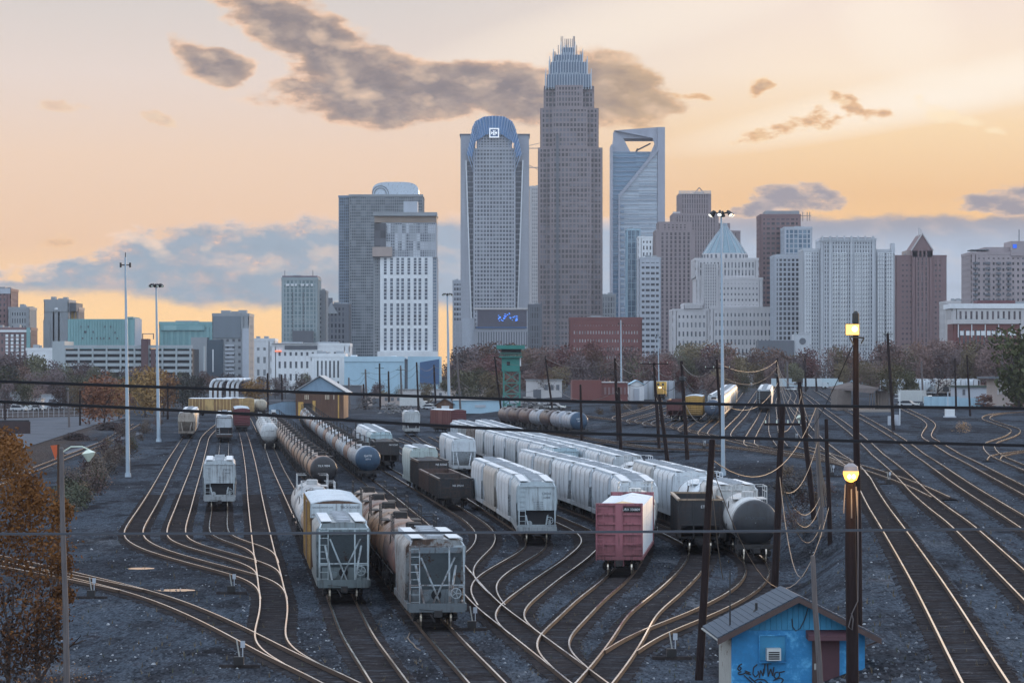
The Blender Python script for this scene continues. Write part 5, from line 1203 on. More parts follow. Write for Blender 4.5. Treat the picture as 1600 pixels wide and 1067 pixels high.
# --- white residential tower with window strips
r, lx, lz = building('white_tower', 'white residential tower with columns of dark window strips', 636, 1700)
add_box(r, 'wall', S_WHITE, lx(594), lx(676), 0, 26, 0, lz(402)); block(r, lx(584), lx(594), 3, 26, 0, lz(402), G_GREY, S_GREY, 3, 40, 0.4, 0.6, 0.3, roof=False); block(r, lx(676), lx(682.5), 2, 26, 0, lz(402), G_BLUE, S_LIME, 2, 40, 0.3, 0.5, 0.3, roof=False)
GW = glass('strip_glass', (0.03, 0.04, 0.06), (0.10, 0.13, 0.17), 40, 3.1, 0.1, 0.35)
ST = {}
for rw, (ya, yb) in enumerate([(403, 429), (435, 468), (474, 508), (513, 547)]):
    for k in range(8):
        x = 602 + k * 9.0 + (k % 3) * 0.8; h = lz(ya) - lz(yb); key = (round(h, 2))
        if key not in ST:
            q = MB(); q.box(-0.72, 0.72, -0.14, 0.3, 0, h); ST[key] = q.mesh('window_strip', GW)
        link('window_strip', ST[key], r, (lx(x), 0, lz(yb)))
        for j in range(4): pass
q = MB()
for k in range(8):
    for rw, (ya, yb) in enumerate([(403, 429), (435, 468), (474, 508), (513, 547)]):
        for j in range(1, 6): z = lz(yb) + (lz(ya) - lz(yb)) * j / 6; x = lx(602 + k * 9.0 + (k % 3) * 0.8); q.box(x - 0.72, x + 0.72, -0.24, 0.2, z - 0.28, z + 0.28)
tag(q.build('spandrels', S_LIME, r), kind='stuff')
block(r, lx(596), lx(681), 0.8, 26, lz(402), lz(348), glass('glass_checker', (0.14, 0.16, 0.19), (0.60, 0.63, 0.67), 2.0, 4.6, 0.2, 0.35), S_LIME, 24, 12, 0.25, 0.35, 0.3, roof=False)
add_box(r, 'tan_storey', stone('wood_tan', (0.30, 0.235, 0.19)), lx(585), lx(682), 0.3, 26, lz(347.8), lz(338)); add_box(r, 'roof_slab', S_GREY, lx(583), lx(683), -1.5, 27, lz(337.6), lz(332)); add_box(r, 'plant_room', S_LIME, lx(630), lx(652), 6, 18, lz(332), lz(314))
add_box(r, 'corner_bay', G_DARK, lx(585), lx(603), -0.6, 12, lz(386), lz(349)); add_box(r, 'balcony_box', S_TAN, lx(582), lx(613), -2.2, 10, lz(401), lz(386.2))
add_box(r, 'podium', S_WHITE, lx(590), lx(684), -4, -0.3, 0, lz(549))
# --- domed offices
r, lx, lz = building('domed_offices', 'pale stepped offices with a glass pyramid dome', 1134, 1800)
SD = stone('domed_stone', (0.52, 0.505, 0.515)); GDm = glass('glass_domed', (0.05, 0.062, 0.08), (0.17, 0.185, 0.21), 4.2, 4.0, 0.15, 0.3)
block(r, lx(1110), lx(1217), 0, 40, 0, lz(483), GDm, SD, 18, 8, 1.7, 2.3, 0.4, roof=True); block(r, lx(1052), lx(1110), 2, 40, 0, lz(486), GDm, SD, 9, 8, 1.9, 2.4, 0.4, roof=True); block(r, lx(1070), lx(1098), 1, 38, lz(486) + 1.4, lz(477), SD, SD, 6, 2, 1.7, 1.0, 0.4, roof=True)
block(r, lx(1090), lx(1192), 4, 44, lz(482), lz(437), GDm, SD, 18, 5, 1.7, 2.2, 0.4, roof=True); block(r, lx(1088), lx(1186), 7, 46, lz(437) + 1.4, lz(406), GDm, SD, 18, 2, 2.3, 1.2, 0.45, roof=True); block(r, lx(1098), lx(1122), 2.5, 10, 0, lz(412), GDm, SD, 9, 40, 1.1, 0.3, 0.4, roof=False)
cyx, cyy, rb_ = lx(1137), 26.0, lx(1173) - lx(1137)
q = MB(); q.rings([((cyx, cyy, lz(406)), rb_), ((cyx, cyy, lz(394)), rb_)], 28); dr_ = q.build('drum', SD, r)
for k in range(28):
    a = 2 * math.pi * k / 28
    if math.sin(a) < 0.2: q = MB(); q.box(-0.55, 0.55, -0.2, 0.2, 0, 3.0); q.build('drum_window', S_DGREY, dr_, (cyx + (rb_ + 0.05) * math.cos(a), cyy + (rb_ + 0.05) * math.sin(a), lz(404)), a + math.pi / 2)
pr_ = [(rb_ * 0.97, 394), (rb_ * 0.70, 379), (rb_ * 0.40, 364), (rb_ * 0.22, 356), (rb_ * 0.13, 351), (rb_ * 0.10, 346)]
q = MB(); q.rings([((cyx, cyy, lz(y)), a) for a, y in pr_], 12); dm_ = q.build('dome', mat('dome_glass', (0.19, 0.28, 0.33), 0.25, var=0.2, scale=0.3), r)
for k in range(18):
    a = 2 * math.pi * k / 18; q = MB()
    for (ra_, ya), (rb2, yb) in zip(pr_, pr_[1:]): q.bar((cyx + ra_ * 1.01 * math.cos(a), cyy + ra_ * 1.01 * math.sin(a), lz(ya) + 0.1), (cyx + rb2 * 1.01 * math.cos(a), cyy + rb2 * 1.01 * math.sin(a), lz(yb) + 0.1), 0.2)
    q.build('dome_rib', S_LIME, dm_)
# --- white-grid apartments, tall centre with buttresses
r, lx, lz = building('grid_apartments', 'wide pale apartment tower with white window grids', 1325, 1700)
SA = stone('apt_stone', (0.47, 0.49, 0.52)); GA = glass('glass_apts', (0.05, 0.06, 0.08), (0.18, 0.195, 0.225), 2.8, 3.0, 0.15, 0.3)
for a, b, yt, nx in ((1256, 1284, 392, 7), (1283, 1368, 376, 20), (1367, 1398, 393, 8)):
    block(r, lx(a), lx(b), 0 if nx == 20 else 2.5, 28, 0, lz(yt), GA, SA, nx, 34, 0.95, 0.8, 0.35, roof=True)
for x in (1297, 1330, 1364): add_box(r, 'buttress', SA, lx(x - 1.8), lx(x + 1.8), -1.6, 1, 0, lz(370))
for x in (1285, 1297, 1308, 1319, 1330, 1341, 1352, 1364): add_box(r, 'roof_post', SA, lx(x - 1.0), lx(x + 1.0), -1.9, 2, lz(378), lz(369))
add_box(r, 'roof_screen', S_DGREY, lx(1284), lx(1367), 2.5, 20, lz(376) + 1.3, lz(371)); add_box(r, 'corner_post', SA, lx(1393), lx(1398.5), 0.5, 8, lz(396), lz(380))
for cx_ in (1262, 1305, 1318, 1340, 1352, 1376, 1390):
    q = MB()
    for k in range(22):
        z = lz(395 + k * 6.6)
        for xo in (-4, 0, 4): q.box(lx(cx_ + xo) - 0.18, lx(cx_ + xo) + 0.18, -1.0, -0.36, z - 2.0, z)
        q.box(lx(cx_ - 4), lx(cx_ + 4), -0.95, -0.37, z - 0.35, z - 0.02); q.box(lx(cx_ - 4), lx(cx_ + 4), -0.95, -0.37, z - 1.25, z - 0.95)
    tag(q.build('window_grid', S_WHITE, r), kind='stuff')
# --- parking deck
r, lx, lz = building('parking_deck', 'long pale parking deck with dark open bays', 190, 1350)
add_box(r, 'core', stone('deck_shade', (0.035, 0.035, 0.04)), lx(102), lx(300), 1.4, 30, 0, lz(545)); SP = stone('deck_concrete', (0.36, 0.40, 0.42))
for k, y in enumerate((541.5, 550.5, 560, 569.5, 579)):
    add_box(r, 'deck_band', SP, lx(82), lx(300), 0, 1.3, lz(y + 2.6), lz(y - 2.2))
for k in range(11): add_box(r, 'deck_column', SP, lx(101 + k * 21.8 - 1.2), lx(101 + k * 21.8 + 1.2), -0.3, 1.38, 0, lz(541))
add_box(r, 'blank_end', SP, lx(82), lx(101), -0.4, 28, 0, lz(533)); add_box(r, 'stair_tower', stone('maroon_tower', (0.11, 0.06, 0.065)), lx(221), lx(232), -1.2, 8, 0, lz(529.5)); add_box(r, 'stair_tower', stone('maroon_tower', (0.11, 0.06, 0.065)), lx(236), lx(243), -1.2, 8, 0, lz(545))
q = MB(); [q.bar((lx(x), 2, lz(530)), (lx(x), 2, lz(521)), 0.4) for x in (222, 239)]; q.bar((lx(222), 2, lz(521.5)), (lx(239), 2, lz(521.5)), 0.3); q.build('roof_frame', S_DGREY, r)
r, lx, lz = building('teal_depot', 'windowless teal clad block above the parking deck', 157, 1430)
b_ = add_box(r, 'wall', S_TEAL, lx(106), lx(210), 0, 26, 0, lz(498.5)); add_box(r, 'parapet', S_TEAL, lx(196), lx(208), -0.3, 26, lz(498), lz(495)); add_box(r, 'corner', S_LIME, lx(207.2), lx(211), 0.3, 26, 0, lz(497))
q = MB(); [q.box(lx(110 + k * 4.2), lx(110.4 + k * 4.2), -0.2, 0.05, lz(541), lz(500)) for k in range(23)]; tag(q.build('cladding_seams', stone('teal_dark', (0.14, 0.27, 0.28)), b_), kind='stuff')
rr = random.Random(3)
for k in range(16): x = 113 + rr.random() * 80; y = rr.choice((509, 517, 518, 527)); add_box(r, 'window', S_DGREY, lx(x), lx(x + 1.6), -0.32, -0.05, lz(y + 3), lz(y))
# --- pale blue warehouse
r, lx, lz = building('blue_warehouse', 'long pale blue windowless building with dark blue end', 610, 1100)
add_box(r, 'wall', S_SKYBL, lx(538), lx(632), 0, 22, 0, lz(558)); add_box(r, 'wall', S_SKYBL, lx(637), lx(688), 0.5, 22, 0, lz(557)); add_box(r, 'recess', S_DGREY, lx(632), lx(637), 1, 21, 0, lz(561)); add_box(r, 'fascia', stone('fascia_blue', (0.42, 0.57, 0.66)), lx(538), lx(632), -0.3, 1, lz(565), lz(558) + 0.25)
q = MB(); q.loft([[(lx(a), y, lz(b)) for a, b in ((656, 600), (686, 600), (686, 561), (656, 566))] for y in (0.1, 0.48)]); q.build('blue_panel', S_NAVY, r); add_box(r, 'roof_unit', S_WHITE, lx(547), lx(556), 5, 10, lz(558), lz(554.5)); add_box(r, 'roof_unit', S_WHITE, lx(611), lx(618), 5, 10, lz(558), lz(555.5))
q = MB(); r2, lx, lz = building('grey_chapel', 'small pale gatehouse with arched window below the apartments', 1256, 1600)
add_box(r2, 'wall', SA, lx(1241), lx(1266), 0, 14, 0, lz(522)); add_box(r2, 'wing', S_DGREY, lx(1184), lx(1240.5), -1, 14, 0, lz(532)); q.rings([((lx(1254), -0.25, lz(533)), 1.7), ((lx(1254), 0.1, lz(533)), 1.7)], 14); q.build('arched_window', S_DGREY, r2)
for k in range(4): add_box(r2, 'battlement', SA, lx(1241 + k * 6.6), lx(1245 + k * 6.6), -0.3, 2, lz(522), lz(519.5))
# building cranes far behind
for px_, y0, y1, x2, lab in ((826, 232, 236, 843, 'distant tower crane arm at upper left of the tallest tower'), (826, 262, 268, 842, 'lower distant crane jib beside the tallest tower')):
    r, lx, lz = building('tower_crane', lab, px_, 2950, 'crane'); q = MB(); q.bar((lx(px_), 0, 0), (lx(px_), 0, lz(y0 - 3)), 1.0); q.bar((lx(px_ - 12), 0, lz(y0)), (lx(x2), 0, lz(y0)), 0.8); q.bar((lx(px_), 0, lz(y0 - 4)), (lx(x2), 0, lz(y0 - 8 if y0 < 240 else y0 + 4)), 0.5); q.build('jib', S_TAN, r)
for o in bpy.data.objects:
    if '_d' in o.keys(): del o['_d']

# ------------------------------------------------------------------ trees and scrub
M_LEAF = mat('autumn_leaf', (0.2, 0.1, 0.05), 0.8, var=0.55, scale=0.6, objcol=True, spec=0.2, detail=2.0)
M_BARK = mat('bark', (0.060, 0.048, 0.046), 0.9, var=0.4, scale=1.0, spec=0.2)
def grow(mb, p, d, L, r, depth, rr, tips, n=5, spread=0.75):
    q = p + d * L; mb.rings([(p, r), (p + d * (L * 0.5) + Vector((rr.uniform(-1, 1), rr.uniform(-1, 1), 0)) * (L * 0.05), r * 0.85), (q, r * 0.68)], n, False)
    if depth == 0: tips.append(q); return
    tips.append(q)
    for k in range(rr.choice((2, 3, 3)) if depth > 1 else 3):
        a = Vector((rr.gauss(0, 1), rr.gauss(0, 1), rr.gauss(0.15, 0.7))).normalized(); nd = (d * (1 - spread * 0.5) + a * spread).normalized(); nd.z = abs(nd.z) * 0.8 + 0.12 if depth > 1 else nd.z
        grow(mb, q, nd.normalized(), L * rr.uniform(0.62, 0.82), r * 0.62, depth - 1, rr, tips, max(3, n - 1), spread)
def make_crown(seed, H, W, n, size, tips=None, base=0.28):
    rr = random.Random(seed); mb = MB(); lobes = []
    for k in range(9):
        t = rr.random(); ang = rr.random() * 6.283; rad = W * 0.5 * rr.uniform(0.15, 0.72); z = H * (base + (0.96 - base) * rr.uniform(0.12, 0.88)); f = 1.0 - abs((z / H - base) / (1 - base) - 0.45) * 0.8
        lobes.append((Vector((math.cos(ang) * rad * f, math.sin(ang) * rad * f, z)), W * rr.uniform(0.17, 0.30)))
    lobes.append((Vector((0, 0, H * 0.80)), W * 0.26)); lobes.append((Vector((0, 0, H * 0.55)), W * 0.34))
    for k in range(n):
        c, r_ = rr.choice(lobes); v = Vector((rr.gauss(0, 1), rr.gauss(0, 1), rr.gauss(0, 1))).normalized() * (r_ * rr.random() ** 0.4 * (1.35 if rr.random() < 0.08 else 1.0)); p = c + v
        a = Vector((rr.gauss(0, 1), rr.gauss(0, 1), rr.gauss(0, 1))).normalized(); b = a.orthogonal().normalized(); s = size * rr.uniform(0.55, 1.35)
        i = len(mb.v); mb.v += [tuple(p + a * s), tuple(p + b * (s * 0.6)), tuple(p - a * s), tuple(p - b * (s * 0.6))]; mb.f.append((i, i + 1, i + 2, i + 3)); mb.mi.append(0)
    return mb
def leaf_mesh(mb, name='crown'):
    me = bpy.data.meshes.new(name); me.from_pydata(mb.v, [], mb.f); me.materials.append(M_LEAF); me.update(); return me
CROWNS, TRUNKS = [], []
for k in range(6):
    H_ = 10.0; CROWNS.append(leaf_mesh(make_crown(100 + k, H_, 9.0 + k % 3, 1900, 0.30, base=0.05)))
    tb = MB(); grow(tb, Vector((0, 0, -0.5)), Vector((0.03, 0.02, 1)).normalized(), 3.2, 0.26, 3, random.Random(k), [], 6, 0.6); TRUNKS.append(tb.mesh('trunk', M_BARK))
BARES = []
for k in range(3):
    tb = MB(); grow(tb, Vector((0, 0, -0.5)), Vector((0.02, 0.0, 1)).normalized(), 2.6, 0.24, 5, random.Random(40 + k), [], 5, 0.62); BARES.append(tb.mesh('branches', M_BARK))
THIN = [leaf_mesh(make_crown(200 + k, 10.0, 9.0, 420, 0.22)) for k in range(3)]
def tree(p, H, col_, label, group, k, wscale=1.0, bare=False, name='autumn_tree'):
    rz = rnd.uniform(0, 6.28); s = H / 10.0
    r = empty(name, p, rz); tag(r, label, 'tree', group)
    if bare:
        a = link('branches', BARES[k % 3], r); a.scale = (s * wscale, s * wscale, s)
        c = link('crown', THIN[k % 3], r); c.scale = (s * wscale, s * wscale, s); c.color = (*col_, 1)
    else:
        a = link('trunk', TRUNKS[k % 6], r); a.scale = (s * wscale * 0.8, s * wscale * 0.8, s)
        c = link('crown', CROWNS[k % 6], r); c.scale = (s * wscale, s * wscale, s); c.color = (*col_, 1)
    return r
prof = [(-40, 556), (40, 556), (110, 572), (200, 574), (250, 583), (330, 588), (440, 590), (560, 586), (690, 582), (715, 545), (760, 538), (820, 545), (900, 538), (960, 540), (1040, 545), (1120, 538), (1180, 548), (1240, 546), (1300, 548), (1400, 540), (1470, 530), (1560, 522), (1640, 505)]
def profile(x):
    for (a, ya), (b, yb) in zip(prof, prof[1:]):
        if a <= x <= b: return ya + (yb - ya) * (x - a) / (b - a)
    return 560
tcols = [((0.150, 0.098, 0.088), 'mauve-brown'), ((0.120, 0.088, 0.088), 'grey-mauve'), ((0.150, 0.088, 0.066), 'russet'), ((0.145, 0.112, 0.066), 'olive-brown'), ((0.135, 0.062, 0.058), 'wine-red'), ((0.10, 0.096, 0.058), 'dull green')]
n_t = 0
marks = ['below the tallest tower', 'below the crowned tower', 'below the domed offices', 'before the grid apartments', 'before the brown tower', 'at the right edge', 'before the parking deck', 'at the left edge', 'before the hotel tower', 'before the blue warehouse', 'before the brick flats']
def mark(x):
    for lim, m_ in ((80, 7), (320, 6), (520, 8), (700, 9), (835, 1), (900, 0), (1010, 10), (1215, 2), (1400, 3), (1490, 4), (9999, 5)):
        if x < lim: return marks[m_]
CNT = {}
for row, (d0, drop, step) in enumerate(((1180, 0, 15), (1040, 18, 17), (900, 36, 24))):
    x = -30.0
    while x < 1640:
        px_ = x + rnd.uniform(-6, 6); d = d0 + rnd.uniform(-45, 45); yt = profile(px_) + drop + rnd.uniform(-7, 9)
        if row == 2 and (260 < px_ < 720 or 880 < px_ < 1060 or 1170 < px_ < 1330 or 1390 < px_): x += step; continue
        if 300 < px_ < 560 and row == 1: x += step; continue
        p = at(px_, d); H_ = max(4.0, (CAMZ + (HY - yt) / F * d) - p.z)
        i = n_t % len(tcols) if px_ > 1230 and px_ < 1500 and rnd.random() < 0.5 else rnd.choice((0, 0, 1, 1, 2, 3, 3, 5, 4) if px_ > 600 else (0, 1, 1, 1, 2, 5))
        c, cn = tcols[i]; nm = (['back', 'middle', 'front'][row], cn, mark(px_)); CNT[nm] = CNT.get(nm, 0) + 1
        H_ = min(H_, 17.0)
        bare = rnd.random() < 0.22
        lab = '%s %stree, %s in the %s row %s' % (cn, 'half-bare ' if bare else '', ORD[CNT[nm] - 1], nm[0], nm[2])
        f = rnd.uniform(0.8, 1.25)
        tree(p, H_, tuple(v * f for v in c), lab, 'autumn trees behind the yard', n_t, rnd.uniform(0.8, 1.15) * (1.15 if H_ < 8 else 1.0), bare); n_t += 1
        x += step * rnd.uniform(0.75, 1.25)
for px_, py_, H_, c, lab, b in ((162, 664, 11.5, (0.20, 0.085, 0.045), 'rust orange tree beyond the siding', False), (186, 655, 9, (0.24, 0.13, 0.05), 'golden brown tree between the two masts', False), (226, 652, 12.5, (0.26, 0.16, 0.06), 'tall golden tree behind the second mast', False), (255, 650, 11, (0.24, 0.13, 0.06), 'amber tree right of the second mast', False), (140, 650, 8, (0.14, 0.09, 0.07), 'brown tree behind the rust orange tree', False),
        (120, 645, 8, (0.20, 0.14, 0.08), 'pale tan tree beyond the concrete lot', False), (400, 640, 9, (0.22, 0.13, 0.05), 'golden brown tree beside the arched pipes', False), (470, 630, 10, (0.09, 0.08, 0.075), 'grey half-bare tree behind the metal shed', True), (285, 640, 10, (0.055, 0.055, 0.048), 'dark evergreen behind the leftmost hopper string', False), (305, 634, 9, (0.06, 0.058, 0.05), 'dark evergreen left of the arched pipes', False), (15, 632, 12, (0.035, 0.035, 0.03), 'black-green tree at the left edge', False), (1592, 640, 18, (0.07, 0.075, 0.03), 'tall dark green tree at the right edge', False), (1465, 628, 12, (0.11, 0.055, 0.05), 'bare-branched tree before the white hoppers', True), (1420, 622, 8, (0.08, 0.075, 0.04), 'olive tree left of the white hoppers', False), (1390, 622, 9, (0.10, 0.085, 0.045), 'olive tree beside the platform shelter', False), (1360, 616, 9, (0.10, 0.08, 0.05), 'olive-brown tree behind the platform shelter', False), (430, 622, 8, (0.10, 0.075, 0.06), 'brown tree behind the small grey shed', True)):
    tree(gnd(px_, py_), H_, c, lab, 'trees round the yard', n_t, 1.0, b); n_t += 1
# scrub on the verge left of the yard
SHRUB = [leaf_mesh(make_crown(300 + k, 2.0, 3.0, 420, 0.11, base=0.02), 'foliage') for k in range(3)]
STEMS = []
for k in range(3):
    tb = MB(); rr = random.Random(70 + k)
    for j in range(5): grow(tb, Vector((rr.uniform(-0.3, 0.3), rr.uniform(-0.3, 0.3), -0.1)), Vector((rr.uniform(-0.5, 0.5), rr.uniform(-0.5, 0.5), 1)).normalized(), 0.7, 0.03, 2, rr, [], 3, 0.6)
    STEMS.append(tb.mesh('stems', M_BARK))
k = 0
scols = [((0.11, 0.085, 0.07), 'tan'), ((0.075, 0.065, 0.06), 'grey-brown'), ((0.065, 0.07, 0.045), 'dull green'), ((0.13, 0.09, 0.06), 'straw'), ((0.09, 0.055, 0.05), 'dark brown')]
for i in range(64):
    py_ = 668 + (i % 16) * 9.0 + rnd.uniform(-4, 4); t = (py_ - 668) / 145; px_ = 236 - 118 * t + rnd.uniform(-1, 0.55) * (42 + 10 * t)
    if px_ > 262 - 130 * t - 14: px_ -= 26
    p = gnd(px_, py_); c, cn = scols[rnd.randrange(5)]; H_ = rnd.uniform(1.0, 2.6)
    r = empty('shrub', p, rnd.uniform(0, 6)); tag(r, '%s scrub bush, %s down the verge left of the dirt lane' % (cn, ORD[i % 16]) + (', %s clump' % ORD[i // 16]), 'bush', 'scrub on the verge')
    a = link('stems', STEMS[i % 3], r); b = link('foliage', SHRUB[i % 3], r); s = H_ / 2.0
    for o in (a, b): o.scale = (s * 1.1, s * 1.1, s)
    b.color = (*c, 1)
for i, (px_, py_, H_, c) in enumerate(((1230, 745, 1.2, 3), (1262, 760, 1.5, 1), (1290, 775, 1.2, 4), (1240, 780, 1.6, 1), (1255, 800, 1.3, 4), (1275, 790, 1.0, 3), (1225, 770, 1.4, 1), (1505, 676, 1.6, 3), (980, 640, 1.4, 3), (1000, 638, 1.2, 3), (960, 644, 1.3, 3), (935, 648, 1.4, 3), (905, 649, 1.2, 1), (1240, 825, 1.2, 4), (1260, 835, 1.0, 1))):
    r = empty('shrub', gnd(px_, py_), i); tag(r, '%s dry tuft %s' % (scols[c][1], ['%s on the gravel bank' % ORD[i], 'beside the winding track', '%s along the far grass strip' % ORD[max(0, i - 8)]][0 if i < 7 or i > 12 else (1 if i == 7 else 2)]), 'bush', 'dry tufts')
    a = link('stems', STEMS[i % 3], r); b = link('foliage', SHRUB[i % 3], r); s = H_ / 2.0
    for o in (a, b): o.scale = (s * 1.6, s * 1.6, s)
    b.color = (*(scols[c][0] if i != 7 else (0.28, 0.17, 0.09)), 1)
# the big amber tree close by at the left edge
d = 118.0; base = at(20, d); root = empty('amber_tree', base); tag(root, 'large amber-leaved tree filling the lower left edge', 'tree')
tb = MB(); tips = []
for j, (dx, tx) in enumerate(((0.0, -0.1), (0.7, 0.12), (-0.9, -0.2))): grow(tb, Vector((dx, 0.3 * j, -0.3)), Vector((tx, 0.05, 1)).normalized(), 2.0 - 0.3 * j, 0.13, 3, random.Random(31 + j), tips, 5, 0.4)
tb.build('trunk', M_BARK, root)
mbl = MB(); rr = random.Random(21); lob = []
for (px_, py_, rpx) in ((18, 720, 30), (40, 755, 28), (20, 790, 45), (55, 820, 44), (80, 850, 38), (30, 880, 55), (70, 910, 45), (15, 700, 22), (60, 780, 30), (95, 800, 20), (45, 960, 50), (10, 840, 40), (20, 1000, 40), (-10, 760, 50), (5, 690, 24), (80, 960, 30), (70, 1010, 34), (30, 1040, 40), (95, 880, 22), (100, 930, 18), (-15, 920, 50)):
    v = scr(px_, py_, d + rr.uniform(-1.5, 1.5)) - base; lob.append((v, rpx / F * d))
for j in range(15000):
    c, r_ = rr.choice(lob); v = Vector((rr.gauss(0, 1), rr.gauss(0, 1.1), rr.gauss(0, 1))).normalized() * (r_ * rr.random() ** 0.42 * (1.4 if rr.random() < 0.16 else 1.0)); p = c + v
    a = Vector((rr.gauss(0, 1), rr.gauss(0, 1), rr.gauss(0, 1))).normalized(); b = a.orthogonal().normalized(); s = 0.075 * rr.uniform(0.5, 1.4)
    i = len(mbl.v); mbl.v += [tuple(p + a * s), tuple(p + b * (s * 0.6)), tuple(p - a * s), tuple(p - b * (s * 0.6))]; mbl.f.append((i, i + 1, i + 2, i + 3)); mbl.mi.append(0)
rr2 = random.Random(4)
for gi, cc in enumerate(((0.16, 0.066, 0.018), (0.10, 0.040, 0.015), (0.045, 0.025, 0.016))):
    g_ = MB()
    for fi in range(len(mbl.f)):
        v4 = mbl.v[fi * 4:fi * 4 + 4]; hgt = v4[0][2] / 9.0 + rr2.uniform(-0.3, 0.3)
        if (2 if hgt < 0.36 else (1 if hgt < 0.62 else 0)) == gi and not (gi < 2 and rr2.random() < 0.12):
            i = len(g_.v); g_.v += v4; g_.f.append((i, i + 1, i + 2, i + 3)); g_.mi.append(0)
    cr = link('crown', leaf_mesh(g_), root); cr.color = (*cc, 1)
for i, (px_, dd, H_, seed, lab) in enumerate(((95, 112, 4.6, 5, 'bare twiggy bush beside the weathered pole'), (150, 108, 3.4, 6, 'bare twiggy bush right of the weathered pole'), (215, 104, 2.6, 7, 'low bare bush at the bottom left'), (50, 106, 4.0, 8, 'bare dark bush under the amber tree'), (10, 104, 4.2, 9, 'bare dark bush in the lower left corner'), (275, 106, 2.0, 10, 'sparse twigs right of the low bare bush'))):
    r = empty('bare_bush', at(px_, dd)); tag(r, lab, 'bush', 'bare bushes close by'); tb = MB(); rr = random.Random(seed); tp = []
    for j in range(9): grow(tb, Vector((rr.uniform(-0.5, 0.5), rr.uniform(-0.4, 0.4), -0.1)), Vector((rr.uniform(-0.45, 0.45), rr.uniform(-0.3, 0.3), 1)).normalized(), H_ * 0.20, 0.014, 5, rr, tp, 3, 0.5)
    tag(tb.build('twigs', mat('twig', (0.075, 0.05, 0.045), 0.9, var=0.3), r), kind=None)
    lf = MB()
    for q in tp[::14]:
        a = Vector((rr.gauss(0, 1), rr.gauss(0, 1), rr.gauss(0, 1))).normalized(); b = a.orthogonal().normalized(); s = 0.035; j = len(lf.v); lf.v += [tuple(q + a * s), tuple(q + b * s), tuple(q - a * s), tuple(q - b * s)]; lf.f.append((j, j + 1, j + 2, j + 3)); lf.mi.append(0)
    o = link('leaves', leaf_mesh(lf, 'leaves'), r); o.color = (0.26, 0.12, 0.04, 1)

# ------------------------------------------------------------------ masts, poles, lamps
M_MAST = mat('mast_steel', (0.36, 0.44, 0.52), 0.45, 0.5, var=0.12, scale=0.5); M_DPOLE = mat('creosote_pole', (0.024, 0.016, 0.016), 0.9, var=0.5, scale=2.0, stretch=(4, 4, 0.4), spec=0.1); M_GPOLE = mat('weathered_pole', (0.115, 0.10, 0.10), 0.9, var=0.5, scale=2.0, stretch=(4, 4, 0.4))
M_BLK = mat('black_fitting', (0.02, 0.02, 0.022), 0.6, var=0.2); M_LAMPOFF = mat('lamp_glass_off', (0.6, 0.66, 0.55), 0.3, var=0.1)
M_LAMPW = mat('lamp_lit_white', (0.9, 0.9, 0.85), 0.3, emit=(1.0, 0.93, 0.78), estr=1.0); M_SODIUM = mat('lamp_lit_amber', (1.0, 0.7, 0.2), 0.3, emit=(1.0, 0.46, 0.07), estr=1.5); M_CORE = mat('lamp_core', (1, 0.9, 0.6), 0.3, emit=(1.0, 0.80, 0.38), estr=3.0)
def mast(px_b, py_b, px_t, py_t, lab, heads, lit=False, wpx=5.0):
    p = gnd(px_b, py_b); d = p.y; t = scr(px_t, py_t, d) - p; r = empty('light_mast', p); tag(r, lab, 'light mast', 'high light masts')
    q = MB(); w = wpx / F * d; q.rings([((0, 0, -0.3), w * 0.62), (tuple(t * 0.5), w * 0.45), (tuple(t), w * 0.28)], 10); q.build('pole', M_MAST, r, smooth=True)
    b = MB(); b.rings([((0, 0, 0), w * 0.9), ((0, 0, 0.5), w * 0.8)], 10); b.build('base', M_MAST, r)
    if heads:
        c = MB(); n = heads; R_ = 1.0
        c.rings([(tuple(t + Vector((0, 0, -0.35))), 0.35), (tuple(t + Vector((0, 0, 0.15))), 0.3)], 10)
        for k in range(n): a = 2 * math.pi * k / n + 0.3; c.bar(tuple(t), tuple(t + Vector((R_ * math.cos(a), R_ * math.sin(a), 0.12))), 0.12)
        c.build('lamp_ring', M_BLK, r)
        for k in range(n):
            a = 2 * math.pi * k / n + 0.3; h = MB(); c0 = t + Vector((R_ * math.cos(a), R_ * math.sin(a), 0.1)); dn = Vector((0.45 * math.cos(a), 0.45 * math.sin(a), -0.5))
            h.rings([(tuple(c0 - dn * 0.35), 0.12), (tuple(c0), 0.17), (tuple(c0 + dn * 0.6), 0.25)], 10); lh = h.build('lamp_head', M_BLK, r)
            g_ = MB(); g_.rings([(tuple(c0 + dn * 0.6), 0.23), (tuple(c0 + dn * 0.75), 0.16)], 10); g_.build('lens', M_LAMPW if lit else M_LAMPOFF, lh)
    else:
        c = MB(); c.bar((t.x - 0.6, t.y, t.z - 1.0), (t.x + 0.6, t.y, t.z - 1.0), 0.14); c.bar((t.x, t.y, t.z - 1.2), (t.x, t.y, t.z + 0.6), 0.1); c.bar((t.x - 0.6, t.y, t.z - 1.3), (t.x - 0.6, t.y, t.z - 0.7), 0.25); c.bar((t.x + 0.6, t.y, t.z - 1.3), (t.x + 0.6, t.y, t.z - 0.7), 0.25); c.build('cross_arm', M_BLK, r)
mast(200, 745, 196, 402, 'leftmost tall steel mast with plain cross arm tip', 0, wpx=5.6)
mast(248, 690, 244, 446, 'second steel mast from the left with ring of dark lamps', 8, wpx=5)
mast(702, 650, 699, 460, 'thin far mast left of the crowned tower', 5, wpx=4.5)
mast(1130, 743, 1127, 334, 'tall steel mast with lit white lamps before the ribbed tower', 6, True, 5.5)
mast(971, 620, 970, 500, 'slim pale pole below the brick flats', 0, wpx=3); mast(1030, 616, 1028, 522, 'slim pale pole right of the brick flats', 0, wpx=2)
POLES = {}
